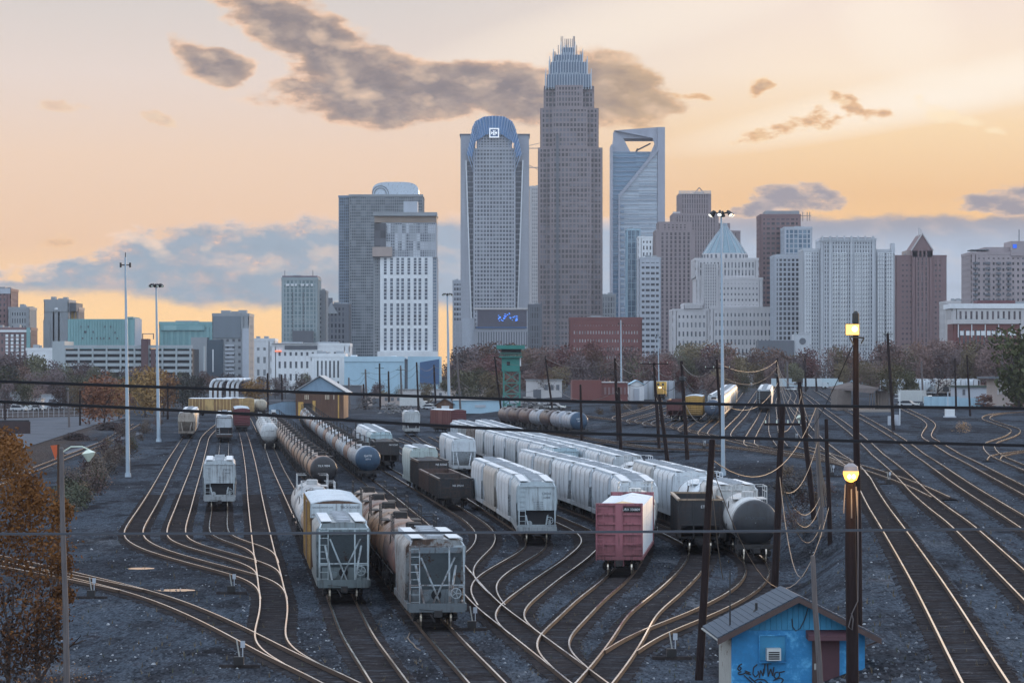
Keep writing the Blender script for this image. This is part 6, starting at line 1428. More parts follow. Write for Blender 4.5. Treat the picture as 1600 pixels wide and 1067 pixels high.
def pole(key, top, base, wpx, lab, m=None, arms=(), grp='timber poles', z=None, blob=None):
    p = gnd(*base) if z is None else scr(base[0], base[1], z); d = p.y; t = scr(top[0], top[1], d) - p; r = empty('utility_pole', p); tag(r, lab, 'pole', grp)
    q = MB(); w = wpx / F * d / 2; jj = Vector((0.02, 0, 0)); q.rings([(tuple(t * -0.05), w * 1.12), (tuple(t * 0.35 + jj), w * 1.02), (tuple(t * 0.7 - jj), w * 0.92), (tuple(t), w * 0.8), (tuple(t * 1.004), w * 0.4)], 9); q.build('shaft', m or M_DPOLE, r, smooth=True)
    for (f, L) in arms:
        a = MB(); c = t * f; a.bar((c.x - L / 2, c.y - w * 1.2, c.z), (c.x + L / 2, c.y - w * 1.2, c.z), 0.12, 0.14); ao = a.build('crossarm', M_DPOLE, r)
        ii = MB(); [ii.cyl((c.x + L * (k / 3 - 0.5) * 0.92, c.y - w * 1.2, c.z + 0.07), (c.x + L * (k / 3 - 0.5) * 0.92, c.y - w * 1.2, c.z + 0.26), 0.05, 0.03, 6) for k in range(4)]; tag(ii.build('insulators', M_LAMPOFF, ao), kind='stuff')
    if blob:
        b = MB(); c = t * blob; b.rings([((c.x, c.y, c.z - 0.35), 0.1), ((c.x, c.y, c.z - 0.2), w * 2.2), ((c.x, c.y, c.z + 0.2), w * 2.2), ((c.x, c.y, c.z + 0.35), 0.1)], 10); b.build('transformer', M_BLK, r)
    POLES[key] = (p, p + t); return r
pole('P1', (1113, 687), (1092, 1062), 12, 'leaning dark pole before the dark open hopper')
pole('P2', (1223, 634), (1210, 920), 11, 'dark pole with one crossarm before the dark-ended tank', arms=((0.90, 2.2),))
pole('P3', (1249, 597), (1272, 812), 8, 'leaning dark pole crossing the far yard tracks')
pole('P4', (1275, 632), (1284, 838), 8, 'weathered pole carrying many cables above the bank', M_GPOLE)
pole('P4b', (1291, 655), (1297, 850), 7, 'short dark pole stub right of the cable pole')
pole('P5', (1270, 868), (1284, 1120), 9, 'grey weathered pole standing before the blue shed door', M_GPOLE, z=106)
pole('P2f', (1214, 560), (1218, 655), 5, 'far dark pole behind the far yard tracks', blob=0.72)
for i, (a, b, w, ar, bl) in enumerate((((961, 560), (966, 688), 5, (), None), ((967, 605), (970, 708), 5, (), None), ((1022, 567), (1030, 703), 5, ((0.99, 4.0),), None), ((1030, 616), (1043, 722), 6, (), None), ((1065, 564), (1074, 718), 6, (), 0.82), ((1120, 562), (1131, 730), 5, ((0.92, 3.0),), None), ((907, 601), (909, 694), 4, (), None), ((1387, 521), (1396, 672), 5, ((0.99, 1.6),), None))):
    pole('M%d' % i, a, b, w, '%s dark pole from the left in the middle line' % ORD[i], arms=ar, blob=bl, grp='poles in the middle line')
for i, (a, b, ar) in enumerate((((714, 553), (720, 650), 0), ((773, 557), (784, 650), 0), ((852, 556), (865, 655), 0), ((571, 577), (573, 640), 1), ((593, 568), (594, 640), 1), ((607, 580), (608, 640), 0), ((626, 571), (628, 640), 1), ((651, 566), (654, 645), 0), ((678, 570), (681, 640), 0), ((545, 590), (546, 640), 0), ((568, 600), (569, 640), 0), ((418, 583), (419, 650), 0), ((106, 612), (108, 668), 0), ((125, 610), (125, 665), 0), ((262, 598), (262, 655), 0), ((1440, 565), (1442, 625), 0), ((1492, 560), (1494, 640), 0), ((1511, 555), (1516, 650), 0), ((1566, 553), (1567, 610), 0), ((440, 585), (441, 640), 0), ((1258, 560), (1259, 612), 0), ((1230, 565), (1231, 610), 0), ((1275, 590), (1276, 612), 0), ((7, 625), (8, 660), 0))):
    pole('D%d' % i, a, b, 3.2, 'thin far pole, %s along the yard skyline' % ORD[i], arms=((0.9, 2.6),) if ar else (), grp='thin far poles', m=M_DPOLE if i % 3 else M_GPOLE)
# two lamp poles close by
r = pole('LP1', (1329, 752), (1332, 1130), 19, 'thick near pole with glowing amber dome lamp', z=103)
p, t = POLES['LP1']; t = t - p
q = MB(); q.rings([(tuple(t + Vector((0, -0.1, 0.10))), 0.1), (tuple(t + Vector((0, -0.1, 0.30))), 0.24), (tuple(t + Vector((0, -0.1, 0.36))), 0.245), (tuple(t + Vector((0, -0.1, 0.50))), 0.22), (tuple(t + Vector((0, -0.1, 0.60))), 0.08)], 16); q.build('lamp_hood', mat('lamp_hood', (0.30, 0.26, 0.26), 0.5, 0.3), r, smooth=True)
q = MB(); q.rings([(tuple(t + Vector((0, -0.1, 0.34))), 0.255), (tuple(t + Vector((0, -0.1, 0.24))), 0.26), (tuple(t + Vector((0, -0.1, 0.06))), 0.19), (tuple(t + Vector((0, -0.1, -0.02))), 0.06)], 16); q.build('lamp_globe', M_SODIUM, r, smooth=True)
q = MB(); [q.rings([(tuple(t + Vector((x, -0.34, 0.10))), 0.03), (tuple(t + Vector((x, -0.36, 0.16))), 0.075), (tuple(t + Vector((x, -0.34, 0.24))), 0.03)], 8) for x in (-0.08, 0.07)]; q.build('bulb', M_CORE, r)
q = MB(); [q.bar(tuple(t * f + Vector((x, -0.25, 0))), tuple(t * (f - 0.12) + Vector((x * 1.3, -0.24, 0))), 0.035) for f, x in ((0.99, -0.2), (0.98, 0.15), (0.97, 0.0))]; q.build('conduit', M_GPOLE, r)
rp = [Vector((0.17, -0.26, -1.0 * k)) for k in range(3)]
q = MB(); pts = [t + Vector((0.20, -0.24, -0.3)), t + Vector((0.22, -0.26, -2.3)), t + Vector((0.21, -0.26, -3.9)), t + Vector((0.02, -0.27, -4.3)), t + Vector((-0.10, -0.27, -4.75)), t + Vector((0.02, -0.27, -4.85)), t + Vector((0.06, -0.27, -4.5)), t + Vector((0.0, -0.27, -4.3))]; q.rings([(tuple(v), 0.02) for v in pts], 5); q.build('rope', M_GPOLE, r)
lt = bpy.data.lights.new('lamp_light', 'POINT'); lt.energy = 60; lt.color = (1.0, 0.60, 0.22); lt.shadow_soft_size = 0.3; lo = bpy.data.objects.new('lamp_light', lt); col.objects.link(lo); lo.parent = r; lo.location = t + Vector((0, -0.8, -0.5))
r = pole('LP2', (1337, 505), (1342, 1030), 11, 'tall dark pole with lit square floodlight at its top')
p, t = POLES['LP2']; t = t - p
q = MB(); q.rings([(tuple(t), 0.13), (tuple(t + Vector((0, 0, 0.35))), 0.13), (tuple(t + Vector((0, 0, 0.45))), 0.04)], 8); q.build('pole_cap', M_BLK, r)
q = MB(); c = t + Vector((-0.16, -0.35, -0.25)); q.loft([[(c.x - 0.26, c.y, c.z - 0.2), (c.x + 0.26, c.y, c.z - 0.2), (c.x + 0.26, c.y, c.z + 0.22), (c.x - 0.26, c.y, c.z + 0.22)], [(c.x - 0.12, c.y + 0.22, c.z - 0.1), (c.x + 0.12, c.y + 0.22, c.z - 0.1), (c.x + 0.12, c.y + 0.22, c.z + 0.1), (c.x - 0.12, c.y + 0.22, c.z + 0.1)]]); q.build('floodlight', M_BLK, r)
q = MB(); q.box(c.x - 0.24, c.x + 0.24, c.y - 0.05, c.y - 0.01, c.z - 0.18, c.z + 0.20); q.build('lens', M_SODIUM, r); q = MB(); q.rings([((c.x + 0.08, c.y - 0.10, c.z + 0.03), 0.09), ((c.x + 0.08, c.y - 0.06, c.z + 0.03), 0.11)], 10); q.build('bulb', M_CORE, r)
q = MB(); q.bar(tuple(t + Vector((-0.2, -0.2, -0.5))), tuple(t + Vector((0.30, -0.05, -0.55))), 0.06); q.bar(tuple(t + Vector((0.30, -0.05, -0.55))), tuple(t + Vector((0.2, -0.05, -0.75))), 0.05); q.bar(tuple(t + Vector((-0.25, -0.2, -0.5))), tuple(t + Vector((-0.1, -0.2, -0.8))), 0.05); q.build('bracket', M_BLK, r)
lt = bpy.data.lights.new('flood_light', 'POINT'); lt.energy = 70; lt.color = (1.0, 0.66, 0.26); lt.shadow_soft_size = 0.2; lo = bpy.data.objects.new('flood_light', lt); col.objects.link(lo); lo.parent = r; lo.location = c + Vector((0, -1.2, -0.7))
# weathered pole with a dead lamp at the left
r = pole('WP', (96, 700), (104, 1062), 9, 'weathered grey pole beside the amber tree with lamp arm', M_GPOLE, z=111)
p, t = POLES['WP']; t = t - p
q = MB(); pts = [t * 0.98, t + Vector((0.35, -0.1, 0.05)), t + Vector((0.75, -0.15, 0.06)), t + Vector((1.0, -0.15, -0.05))]; q.rings([(tuple(v), 0.025) for v in pts], 6); q.build('lamp_arm', M_LAMPOFF, r); q = MB(); e = pts[-1]; q.rings([(tuple(e + Vector((-0.05, 0, 0.0))), 0.05), (tuple(e + Vector((-0.02, 0, -0.12))), 0.25), (tuple(e + Vector((-0.02, 0, -0.2))), 0.2), (tuple(e + Vector((-0.02, 0, -0.42))), 0.04)], 12); q.build('lamp_shade', M_LAMPOFF, r, smooth=True)
r = empty('signal_post', scr(89, 1000, 124)); tag(r, 'orange semaphore blade on a thin rusty post', 'signal'); s_ = F / 124
q = MB(); z1 = (1000 - 694) / s_; q.bar((0.06, 0, 0), (0.06, 0, z1), 0.09); q.build('post', M_RAILSIDE, r); q = MB(); q.loft([[(-0.25, y, z1 - 0.05), (0.03, y, z1 - 0.02), (0.02, y, z1 - 0.35), (-0.06, y, z1 - 0.62)] for y in (-0.03, 0.03)]); q.build('blade', mat('signal_orange', (0.55, 0.10, 0.03), 0.6, var=0.2), r)
for i, (a, b, dd) in enumerate((((1262, 652), (1245, 649), 330), ((1277, 655), (1277, 655), 330))[:1]):
    r = empty('street_lamp', scr(1262, 720, 318)); tag(r, 'unlit dish lamp hung beside the leaning pole', 'lamp'); sc_ = 318 / F
    q = MB(); q.rings([((-14 * sc_, 0, 72 * sc_), 0.1), ((-12 * sc_, 0, 69 * sc_), 0.45), ((-12 * sc_, 0, 67 * sc_), 0.4), ((-12 * sc_, 0, 64.5 * sc_), 0.15)], 12); q.build('lamp_shade', M_LAMPOFF, r); q = MB(); q.bar((-14 * sc_, 0, 72 * sc_), (0, 0, 71 * sc_), 0.08); q.bar((0, 0, -9 * sc_), (0, 0, 72 * sc_), 0.12); q.build('arm', M_DPOLE, r)
# ------------------------------------------------------------------ wires
M_WIRE = mat('near_cable', (0.012, 0.012, 0.014), 0.8, var=0.1, spec=0.1); M_WIREB = mat('grey_cable', (0.04, 0.045, 0.055), 0.7, var=0.1, spec=0.2); M_LINE = mat('line_wire', (0.07, 0.058, 0.052), 0.5, var=0.1)
def wire(a, b, sag, rad, lab, m=None, n=18, grp='wires between the poles', mid=None):
    r0 = Vector(a); pts = []
    for k in range(n + 1):
        t = k / n; v = Vector(a).lerp(Vector(b), t); v.z -= sag * 4 * t * (1 - t); pts.append(v - r0)
    q = MB(); q.rings([(tuple(v), rad) for v in pts], 6); o = q.build('overhead_wire', m or M_LINE, None, r0, smooth=True); tag(o, lab, 'wire', grp); return o
def nearwire(pts, d, rad, lab, m):
    # fitted through photo rows at one depth, running well past the frame on both sides
    P_ = [scr(x, y, d) for x, y in pts]; a = P_[0] * 2 - P_[1]; b = P_[-1] * 2 - P_[-2]; P_ = [a] + P_ + [b]; r0 = P_[0]
    q = MB(); q.rings([(tuple(v - r0), rad) for v in P_], 8); o = q.build('overhead_cable', m, None, r0, smooth=True); tag(o, lab, 'cable', 'cables close to the camera')
nearwire([(0, 596), (200, 603), (400, 610), (650, 619), (900, 627), (1100, 631), (1300, 634.5), (1600, 638)], 26, 0.0125, 'upper thick dark cable crossing the whole view', M_WIRE)
nearwire([(0, 627.5), (200, 637), (400, 647.5), (650, 663), (900, 676.5), (1100, 682.5), (1300, 688), (1600, 696)], 25, 0.0125, 'middle thick dark cable crossing the whole view', M_WIRE)
nearwire([(0, 834), (400, 833), (800, 831.5), (1200, 829.5), (1600, 826)], 24, 0.0100, 'lower grey cable crossing the whole view', M_WIREB)
PT = POLES
def along(key, f): a, b = PT[key]; return a.lerp(b, f)
L_ = M_LINE; nw = 0
for (a, fa, b, fb_, sag, rad) in (('P1', 0.92, 'P4', 0.98, 2.4, 0.020), ('P1', 0.90, 'P4b', 0.30, 5.5, 0.020), ('P2', 0.55, 'P4', 0.72, 1.5, 0.022), ('P2', 0.62, 'P4', 0.30, 1.8, 0.022), ('P2', 0.60, 'P4', 0.24, 2.2, 0.02), ('P2', 0.63, 'P4', 0.10, 2.6, 0.02), ('P2', 0.86, 'P3', 0.9, 0.8, 0.018), ('P3', 0.96, 'P4', 0.9, 1.2, 0.02), ('P2f', 0.9, 'P4', 0.99, 2.5, 0.03), ('P2f', 0.85, 'P4', 0.93, 3.0, 0.03), ('P2f', 0.8, 'P3', 0.55, 2.0, 0.03), ('P2f', 0.95, 'P3', 0.99, 1.4, 0.03)):
    nw += 1; wire(along(a, fa), along(b, fb_), sag, rad, 'sagging pale cable, %s in the tangle above the bank' % ORD[nw - 1], mat('pale_cable', (0.17, 0.13, 0.10), 0.6, var=0.1, spec=0.2), grp='cables above the bank')
q = [along('P2', 0.60), ]; wire(along('P2', 0.62), scr(1262, 888, PT['P2'][0].y - 25), 2.5, 0.025, 'loose pale cable hanging down to the bank', MATS['pale_cable'], grp='cables above the bank')
for k in range(5): wire(along('P4', 0.92 - 0.08 * k), along('P4', 0.92 - 0.08 * k) + Vector((0.3 + 0.12 * k, -1.0, -6.5 + 0.8 * k)), 0.2, 0.03, 'cable drop, %s down the cable pole' % ORD[k], MATS['pale_cable'], grp='cables above the bank')
wire(along('P1', 0.88), scr(1130, 905, PT['P1'][0].y + 4), 0.6, 0.018, 'thin stay wire from the leaning pole to the short rod', MATS['pale_cable'], grp='cables above the bank')
wire(along('LP2', 0.955), along('P2f', 0.35), 6.0, 0.02, 'dark wire falling from the floodlight pole', M_WIRE)
nw = 0
for a, b in (('D0', 'D1'), ('D1', 'D2'), ('D2', 'M0'), ('M0', 'M2'), ('M2', 'M4'), ('M4', 'M5'), ('D3', 'D6'), ('D6', 'D7'), ('D7', 'D8'), ('D8', 'D0'), ('M5', 'P2f'), ('D9', 'D3')):
    for j, f in enumerate((0.97, 0.86, 0.60)):
        nw += 1; wire(along(a, f), along(b, f), 1.6 + 0.5 * j, 0.034, '%s far line wire, %s span' % (['top', 'middle', 'low'][j], ORD[(nw - 1) // 3]), M_LINE if j != 1 else M_WIREB)

# ------------------------------------------------------------------ blue block shed close by
M_BLUEW = mat('blue_wall_paint', (0.030, 0.22, 0.47), 0.8, var=0.4, scale=0.9, c2=(0.12, 0.40, 0.64), patch=(0.50, 0.66), bump=0.4, detail=9.0)
M_BLUEG = mat('blue_gable_board', (0.045, 0.24, 0.42), 0.8, var=0.22, scale=1.6, c2=(0.25, 0.38, 0.48), patch=(0.64, 0.72))
M_SHING = mat('slate_shingle', (0.060, 0.078, 0.105), 0.85, var=0.35, scale=2.5, stretch=(1, 3, 1), bump=0.3); M_FASC = mat('brown_fascia', (0.075, 0.048, 0.044), 0.8, var=0.4, scale=2.0); M_MAROOND = mat('maroon_door', (0.085, 0.035, 0.045), 0.7, var=0.3, scale=2.0)
M_OLDW = mat('old_white_paint', (0.36, 0.36, 0.34), 0.8, var=0.4, scale=2.0, c2=(0.10, 0.08, 0.06), patch=(0.55, 0.65)); M_AC = mat('ac_casing', (0.50, 0.52, 0.52), 0.5, var=0.15, scale=3.0)
D0 = 112.0; S0 = F / D0
sx0 = lambda p: (p - 1245) / S0
sz0 = lambda q: CAMZ - (q - HY) / S0
shed = empty('blue_shed', ((1245 - CX) / S0, D0, 0.0), R(2.5)); tag(shed, 'bright blue block shed with grey shingle roof and graffiti', 'shed')
xa, xb, yb = sx0(1143), sx0(1352), 4.2; zb, ze, zr = -0.6, sz0(990), sz0(932)
add_box(shed, 'wall', M_BLUEW, xa, xb, 0.0, 0.2, zb, sz0(984)); 
q = MB(); q.box(xa, xa + 0.2, 0.201, yb, zb, ze); q.build('wall', M_OLDW, shed); add_box(shed, 'wall', M_BLUEW, xb - 0.2, xb, 0.201, yb, zb, ze); add_box(shed, 'wall', M_BLUEW, xa + 0.201, xb - 0.201, yb - 0.2, yb, zb, ze)
nb = 24
for k in range(nb):
    x0, x1 = xa + (xb - xa) * k / nb, xa + (xb - xa) * (k + 1) / nb - 0.012; f = lambda x: ze + (zr - ze) * (1 - abs(x - 0.02) / max(abs(xa), xb)) - 0.02
    q = MB(); q.loft([[(x0, y, sz0(984) + 0.01), (x1, y, sz0(984) + 0.01), (x1, y, max(f(x1), sz0(984) + 0.02)), (x0, y, max(f(x0), sz0(984) + 0.02))] for y in (-0.03, 0.12)]); q.build('gable_board', M_BLUEG, shed)
for k in range(2):
    pass
ML = MB()
for j in range(9): ML.box(xa + 0.01, sx0(1268), -0.012, 0.05, zb + 0.2 + j * 0.42, zb + 0.212 + j * 0.42)
ML.build('mortar_lines', mat('mortar', (0.03, 0.22, 0.45), 0.9), shed)
eL, eR, zeL = sx0(1118), sx0(1374), sz0(995)
for sgn, e in ((-1, eL), (1, eR)):
    n = 15
    for k in range(n):
        t0, t1 = k / n, (k + 1) / n + 0.012; a0 = (e * (1 - t0), zeL + (zr + 0.05 - zeL) * t0); a1 = (e * (1 - t1) if t1 < 1 else 0.0, zeL + (zr + 0.05 - zeL) * min(t1, 1)); o_ = 0.035
        q = MB(); q.loft([[(a0[0], y, a0[1] + o_ + 0.02), (a1[0], y, a1[1] + o_), (a1[0], y, a1[1]), (a0[0], y, a0[1])] for y in (-0.55, yb + 0.35)]); q.build('shingle_course', M_SHING, shed)
    q = MB(); q.loft([[(e, y, zeL - 0.22), (0, y, zr - 0.17), (0, y, zr + 0.04), (e, y, zeL - 0.01)] for y in (-0.62, -0.552)]); q.build('barge_board', M_FASC, shed); q = MB(); q.loft([[(e, y, zeL - 0.10), (0, y, zr - 0.05), (0, y, zr + 0.04), (e, y, zeL - 0.01)] for y in (-0.55, yb + 0.34)]); q.build('roof_deck', M_FASC, shed)
q = MB(); q.rings([((eL + 0.02, -0.6, zeL - 0.05), 0.04), ((eL - 0.02, yb + 0.3, zeL - 0.05), 0.04)], 6); q.build('gutter', M_OLDW, shed); q = MB(); q.bar((eR, -0.4, zeL - 0.1), (eR - 0.5, -0.3, zeL - 0.3), 0.06); q.build('gutter_bracket', M_FASC, shed)
win = add_box(shed, 'window', M_BLUEG, sx0(1187), sx0(1227), -0.012, 0.1, sz0(1031), sz0(993)); 
q = MB(); q.box(sx0(1185), sx0(1187), -0.06, 0.1, sz0(1033), sz0(991)); q.box(sx0(1227), sx0(1229), -0.06, 0.1, sz0(1033), sz0(991)); q.box(sx0(1187.02), sx0(1226.98), -0.06, 0.1, sz0(993), sz0(991)); q.box(sx0(1186), sx0(1228.5), -0.12, 0.1, sz0(1035), sz0(1033)); q.build('frame', M_BLUEW, win)
ac = add_box(shed, 'air_conditioner', M_AC, sx0(1196), sx0(1218), -0.42, 0.05, sz0(1030), sz0(1011)); add_box(ac, 'grille', M_DARK, sx0(1198.5), sx0(1215.5), -0.43, -0.421, sz0(1028), sz0(1016)); [add_box(ac, 'louvre', M_AC, sx0(1198.5), sx0(1215.5), -0.445, -0.431, sz0(1019 + 3.4 * k), sz0(1018.2 + 3.4 * k)) for k in range(3)]
dr = add_box(shed, 'door', M_MAROOND, sx0(1277), sx0(1312), -0.02, 0.1, zb, sz0(998)); add_box(dr, 'frame', M_FASC, sx0(1269), sx0(1276.9), -0.05, 0.1, zb, sz0(998)); add_box(dr, 'lock_plate', M_OLDW, sx0(1272), sx0(1275), -0.07, -0.051, sz0(1046), sz0(1036))
q = MB(); q.loft([[(sx0(1259), y, z0), (sx0(1326), y, z0), (sx0(1326), y, z1), (sx0(1259), y, z1)] for y, z0, z1 in ((-0.75, sz0(998), sz0(990)), (0.0, sz0(996), sz0(984)))]); q.build('awning', M_MAROOND, shed)
q = MB(); pv = eL * 0.42; q.cyl((eL * 0.45, 1.2, zeL + (zr - zeL) * 0.5), (eL * 0.45, 1.2, zeL + (zr - zeL) * 0.5 + 0.42), 0.05); q.rings([((eL * 0.45, 1.2, zeL + (zr - zeL) * 0.5), 0.18), ((eL * 0.45, 1.2, zeL + (zr - zeL) * 0.5 + 0.2), 0.06)], 8); q.build('vent_pipe', M_BLK, shed)
q = MB(); q.cyl((eL * 0.79, 0.9, zeL + 0.3), (eL * 0.79, 0.9, sz0(893)), 0.035, 0.025, 6); q.build('aerial_rod', M_BLK, shed)
q = MB(); ps = [(1265, 935), (1262, 950), (1257, 967), (1250, 981), (1243, 985), (1238, 978), (1237, 966)]; q.rings([((sx0(a), -0.06, sz0(b)), 0.018) for a, b in ps], 5); q.build('dangling_wire', M_BLK, shed)
gr = MB()
def stroke(pts, w=0.042):
    for (a, b), (c, d_) in zip(pts, pts[1:]): gr.bar((sx0(a), -0.016 - 0.0002 * len(gr.f) / 6, sz0(b)), (sx0(c), -0.016 - 0.0002 * len(gr.f) / 6, sz0(d_)), 0.008, w, up=(0, 0, 1)) if abs(a - c) > abs(b - d_) * 0.2 else gr.bar((sx0(a), -0.016 - 0.0002 * len(gr.f) / 6, sz0(b)), (sx0(c), -0.016 - 0.0002 * len(gr.f) / 6, sz0(d_)), w, 0.008, up=(0, 1, 0))
for p_ in ([(1159, 1036), (1154, 1039), (1152, 1044), (1155, 1047), (1158, 1043), (1155, 1040)], [(1158, 1048), (1153, 1050), (1154, 1053), (1161, 1052), (1166, 1049)], [(1163, 1047), (1172, 1050), (1165, 1051), (1173, 1053)], [(1183, 1037), (1177, 1042), (1176, 1052), (1180, 1057), (1185, 1052), (1184, 1047)], [(1186, 1058), (1188, 1046), (1192, 1055), (1193, 1044)], [(1190, 1036), (1205, 1036)], [(1195, 1037), (1193, 1052)], [(1199, 1037), (1200, 1056), (1204, 1044), (1207, 1055), (1209, 1041)], [(1216, 1049), (1211, 1050), (1209, 1056), (1213, 1060), (1218, 1055), (1217, 1050), (1226, 1048)], [(1162, 1054), (1176, 1067)], [(1170, 1056), (1183, 1068)], [(1177, 1064), (1184, 1060), (1194, 1061), (1200, 1067)], [(1208, 1062), (1219, 1058), (1224, 1061), (1220, 1067)], [(1182, 1068), (1188, 1064), (1192, 1068)]): stroke(p_)
tag(gr.build('graffiti', mat('spray_black', (0.012, 0.014, 0.02), 0.6), shed), kind='stuff')
# ------------------------------------------------------------------ yard buildings further off
M_RUSTW = mat('rusted_corrugated', (0.14, 0.075, 0.05), 0.7, 0.2, var=0.5, scale=0.6, stretch=(2, 2, 0.3), c2=(0.35, 0.17, 0.06), patch=(0.58, 0.70)); M_GOLDW = mat('yellow_boards', (0.55, 0.32, 0.08), 0.6, var=0.3, scale=1.0); M_BLUEM = mat('blue_metal_old', (0.22, 0.32, 0.42), 0.6, 0.2, var=0.35, scale=0.5, stretch=(2, 2, 0.4), c2=(0.10, 0.13, 0.18), patch=(0.55, 0.7))
def low(name, label, px, py, cat='building'):
    p = gnd(px, py); r = empty(name, p); tag(r, label, cat); d = p.y
    return r, (lambda q: (q - px) / F * d), (lambda q: CAMZ - (q - HY) / F * d - p.z)
def gable(r, x0, x1, y0, y1, z0, ze, zr, mw, mr, over=0.5, name='wall'):
    q = MB(); xm = (x0 + x1) / 2; q.loft([[(x0, y, z0), (x1, y, z0), (x1, y, ze), (xm, y, zr), (x0, y, ze)] for y in (y0, y1)]); w = q.build(name, mw, r)
    for s, e in ((-1, x0 - over), (1, x1 + over)):
        k = (zr - ze) / (xm - x0); z_e = ze - over * k; q = MB(); q.loft([[(e, y, z_e + 0.05), (xm, y, zr + 0.05), (xm, y, zr + 0.25), (e, y, z_e + 0.25)] for y in (y0 - over, y1 + over)]); q.build('roof', mr, r)
    return w
r, lx, lz = low('metal_shed', 'rusty gabled metal shed with blue gable and black doorway', 499, 654, 'shed')
gable(r, lx(462), lx(537), 0, 22, 0, lz(611), lz(588), M_RUSTW, mat('pale_roof_metal', (0.36, 0.38, 0.40), 0.5, 0.3, var=0.3, scale=0.4), 1.0)
q = MB(); q.loft([[(lx(462), y, lz(612)), (lx(537), y, lz(612)), (lx(499.5), y, lz(589))] for y in (-0.25, -0.02)]); q.build('gable_panel', M_BLUEM, r)
add_box(r, 'doorway', M_DARK, lx(475), lx(487), -0.1, -0.03, 0, lz(630)); add_box(r, 'door_leaf', M_GOLDW, lx(466), lx(474), -0.2, -0.05, 0, lz(628)); add_box(r, 'door_leaf', M_GOLDW, lx(488.5), lx(493), -0.2, -0.05, 0, lz(626)); add_box(r, 'corner_board', M_GOLDW, lx(528), lx(530), -0.22, -0.05, 0, lz(614))
for k, x in enumerate((476, 478.5, 481, 508, 510.5, 513, 521)): add_box(r, 'light_slot', mat('light_slot', (0.6, 0.5, 0.38), 0.5), lx(x), lx(x + 1.3), -0.12, -0.04, lz(624), lz(617))
wq = MB(); [wq.box(lx(462.5 + 3.1 * k), lx(462.9 + 3.1 * k), -0.09, -0.02, 0, lz(612.5)) for k in range(24)]; tag(wq.build('sheet_ribs', M_RUSTW, r), kind='stuff')
r, lx, lz = low('grey_lean_to', 'small blue-grey lean-to shed left of the rusty shed', 441, 653, 'shed')
q = MB(); q.loft([[(lx(420), y, 0), (lx(462), y, 0), (lx(462), y, lz(627)), (lx(440), y, lz(628)), (lx(420), y, lz(633))] for y in (0, 8)]); q.build('wall', M_BLUEM, r); add_box(r, 'door', S_WHITE, lx(424), lx(431), -0.15, -0.02, 0, lz(640)); add_box(r, 'roof_edge', S_DGREY, lx(419), lx(463), -0.3, 8.2, lz(626.5), lz(625.6))
[add_box(r, 'panel_rib', S_STEEL, lx(435 + 4 * k), lx(435.5 + 4 * k), -0.12, -0.02, 0, lz(632)) for k in range(7)]
r, lx, lz = low('arched_pipes', 'bundle of six white arched pipes behind the yellow box cars', 355, 640, 'pipe bundle')
for k in range(6):
    q = MB(); x0 = 329 + k * 7.2 + (4 if k > 2 else 0); pts = [(lx(x0), k * 0.6, 0), (lx(x0), k * 0.6, lz(606))] + [(lx(x0 + 9 - 9 * math.cos(a)), k * 0.6, lz(606) + (lz(593 + k * 0.1) - lz(606)) * math.sin(a)) for a in (0.3, 0.6, 0.9, 1.2, 1.57)] + [(lx(386), k * 0.6 + 6, lz(592.5))]; q.rings([(v, 0.42) for v in pts], 8); q.build('pipe', mat('white_pipe', (0.62, 0.66, 0.70), 0.4, var=0.15, scale=0.3), r, smooth=True)
M_GREEN = mat('green_tower_paint', (0.03, 0.20, 0.17), 0.6, var=0.25, scale=0.6); M_GREEND = mat('dark_green_steel', (0.05, 0.19, 0.16), 0.6, var=0.25)
r, lx, lz = low('yard_tower', 'green railway control tower on lattice legs', 799, 650, 'tower')
add_box(r, 'roof', M_GREEN, lx(776), lx(820), -3.4, 3.4, lz(545.5), lz(539.5)); add_box(r, 'cabin_glass', M_DARK, lx(783.5), lx(814), -2.4, 2.4, lz(553), lz(545.5)); add_box(r, 'deck', M_GREEN, lx(780), lx(816), -3.2, 3.2, lz(558.5), lz(556.5)); add_box(r, 'cabin', M_GREEN, lx(784), lx(812), -2.3, 2.3, lz(580), lz(558.5)); add_box(r, 'cabin_stripe', S_WHITE, lx(812.2), lx(814), -2.35, -2.0, lz(572), lz(559)); add_box(r, 'window', M_DARK, lx(792), lx(797), -2.4, -2.31, lz(571), lz(565))
q = MB(); [q.bar((lx(780.5), y, lz(z)), (lx(815.5), y, lz(z)), 0.12) for y in (-3.1, 3.1) for z in (551.5, 554)]; q.build('railing', M_GREEND, r)
q = MB(); xs_ = (lx(787), lx(812)); zs_ = [0, lz(632), lz(615), lz(598), lz(580)]
[q.bar((x, y, 0), (x, y, lz(580)), 0.4) for x in xs_ for y in (-2.0, 2.0)]
for za, zc in zip(zs_, zs_[1:]):
    for y in (-2.0, 2.0): q.bar((xs_[0], y, za), (xs_[1], y, zc), 0.2); q.bar((xs_[1], y, za), (xs_[0], y, zc), 0.2); q.bar((xs_[0], y, zc), (xs_[1], y, zc), 0.25)
q.build('lattice_legs', M_GREEND, r)
r, lx, lz = low('white_warehouse', 'long pale warehouse with small sign behind the tank row', 750, 646, 'warehouse')
w = add_box(r, 'wall', S_SKYBL, lx(708), lx(795), 0, 16, 0, lz(625.5)); add_box(r, 'sign', S_LIME, lx(742), lx(759), -0.15, -0.02, lz(636.5), lz(632.5)); add_box(r, 'roof', S_PALE, lx(707), lx(796), -0.4, 16.4, lz(625.5), lz(624.3)); gable(r, lx(682), lx(707.8), -0.5, 14, 0, lz(631), lz(623), M_RUSTW, S_DGREY, 0.5, 'dark_end'); add_box(r, 'door', S_WHITE, lx(690), lx(702), -0.75, -0.55, lz(641), lz(634)); add_box(r, 'end_container', S_LIME, lx(796.5), lx(812), 1, 8, 0, lz(627))
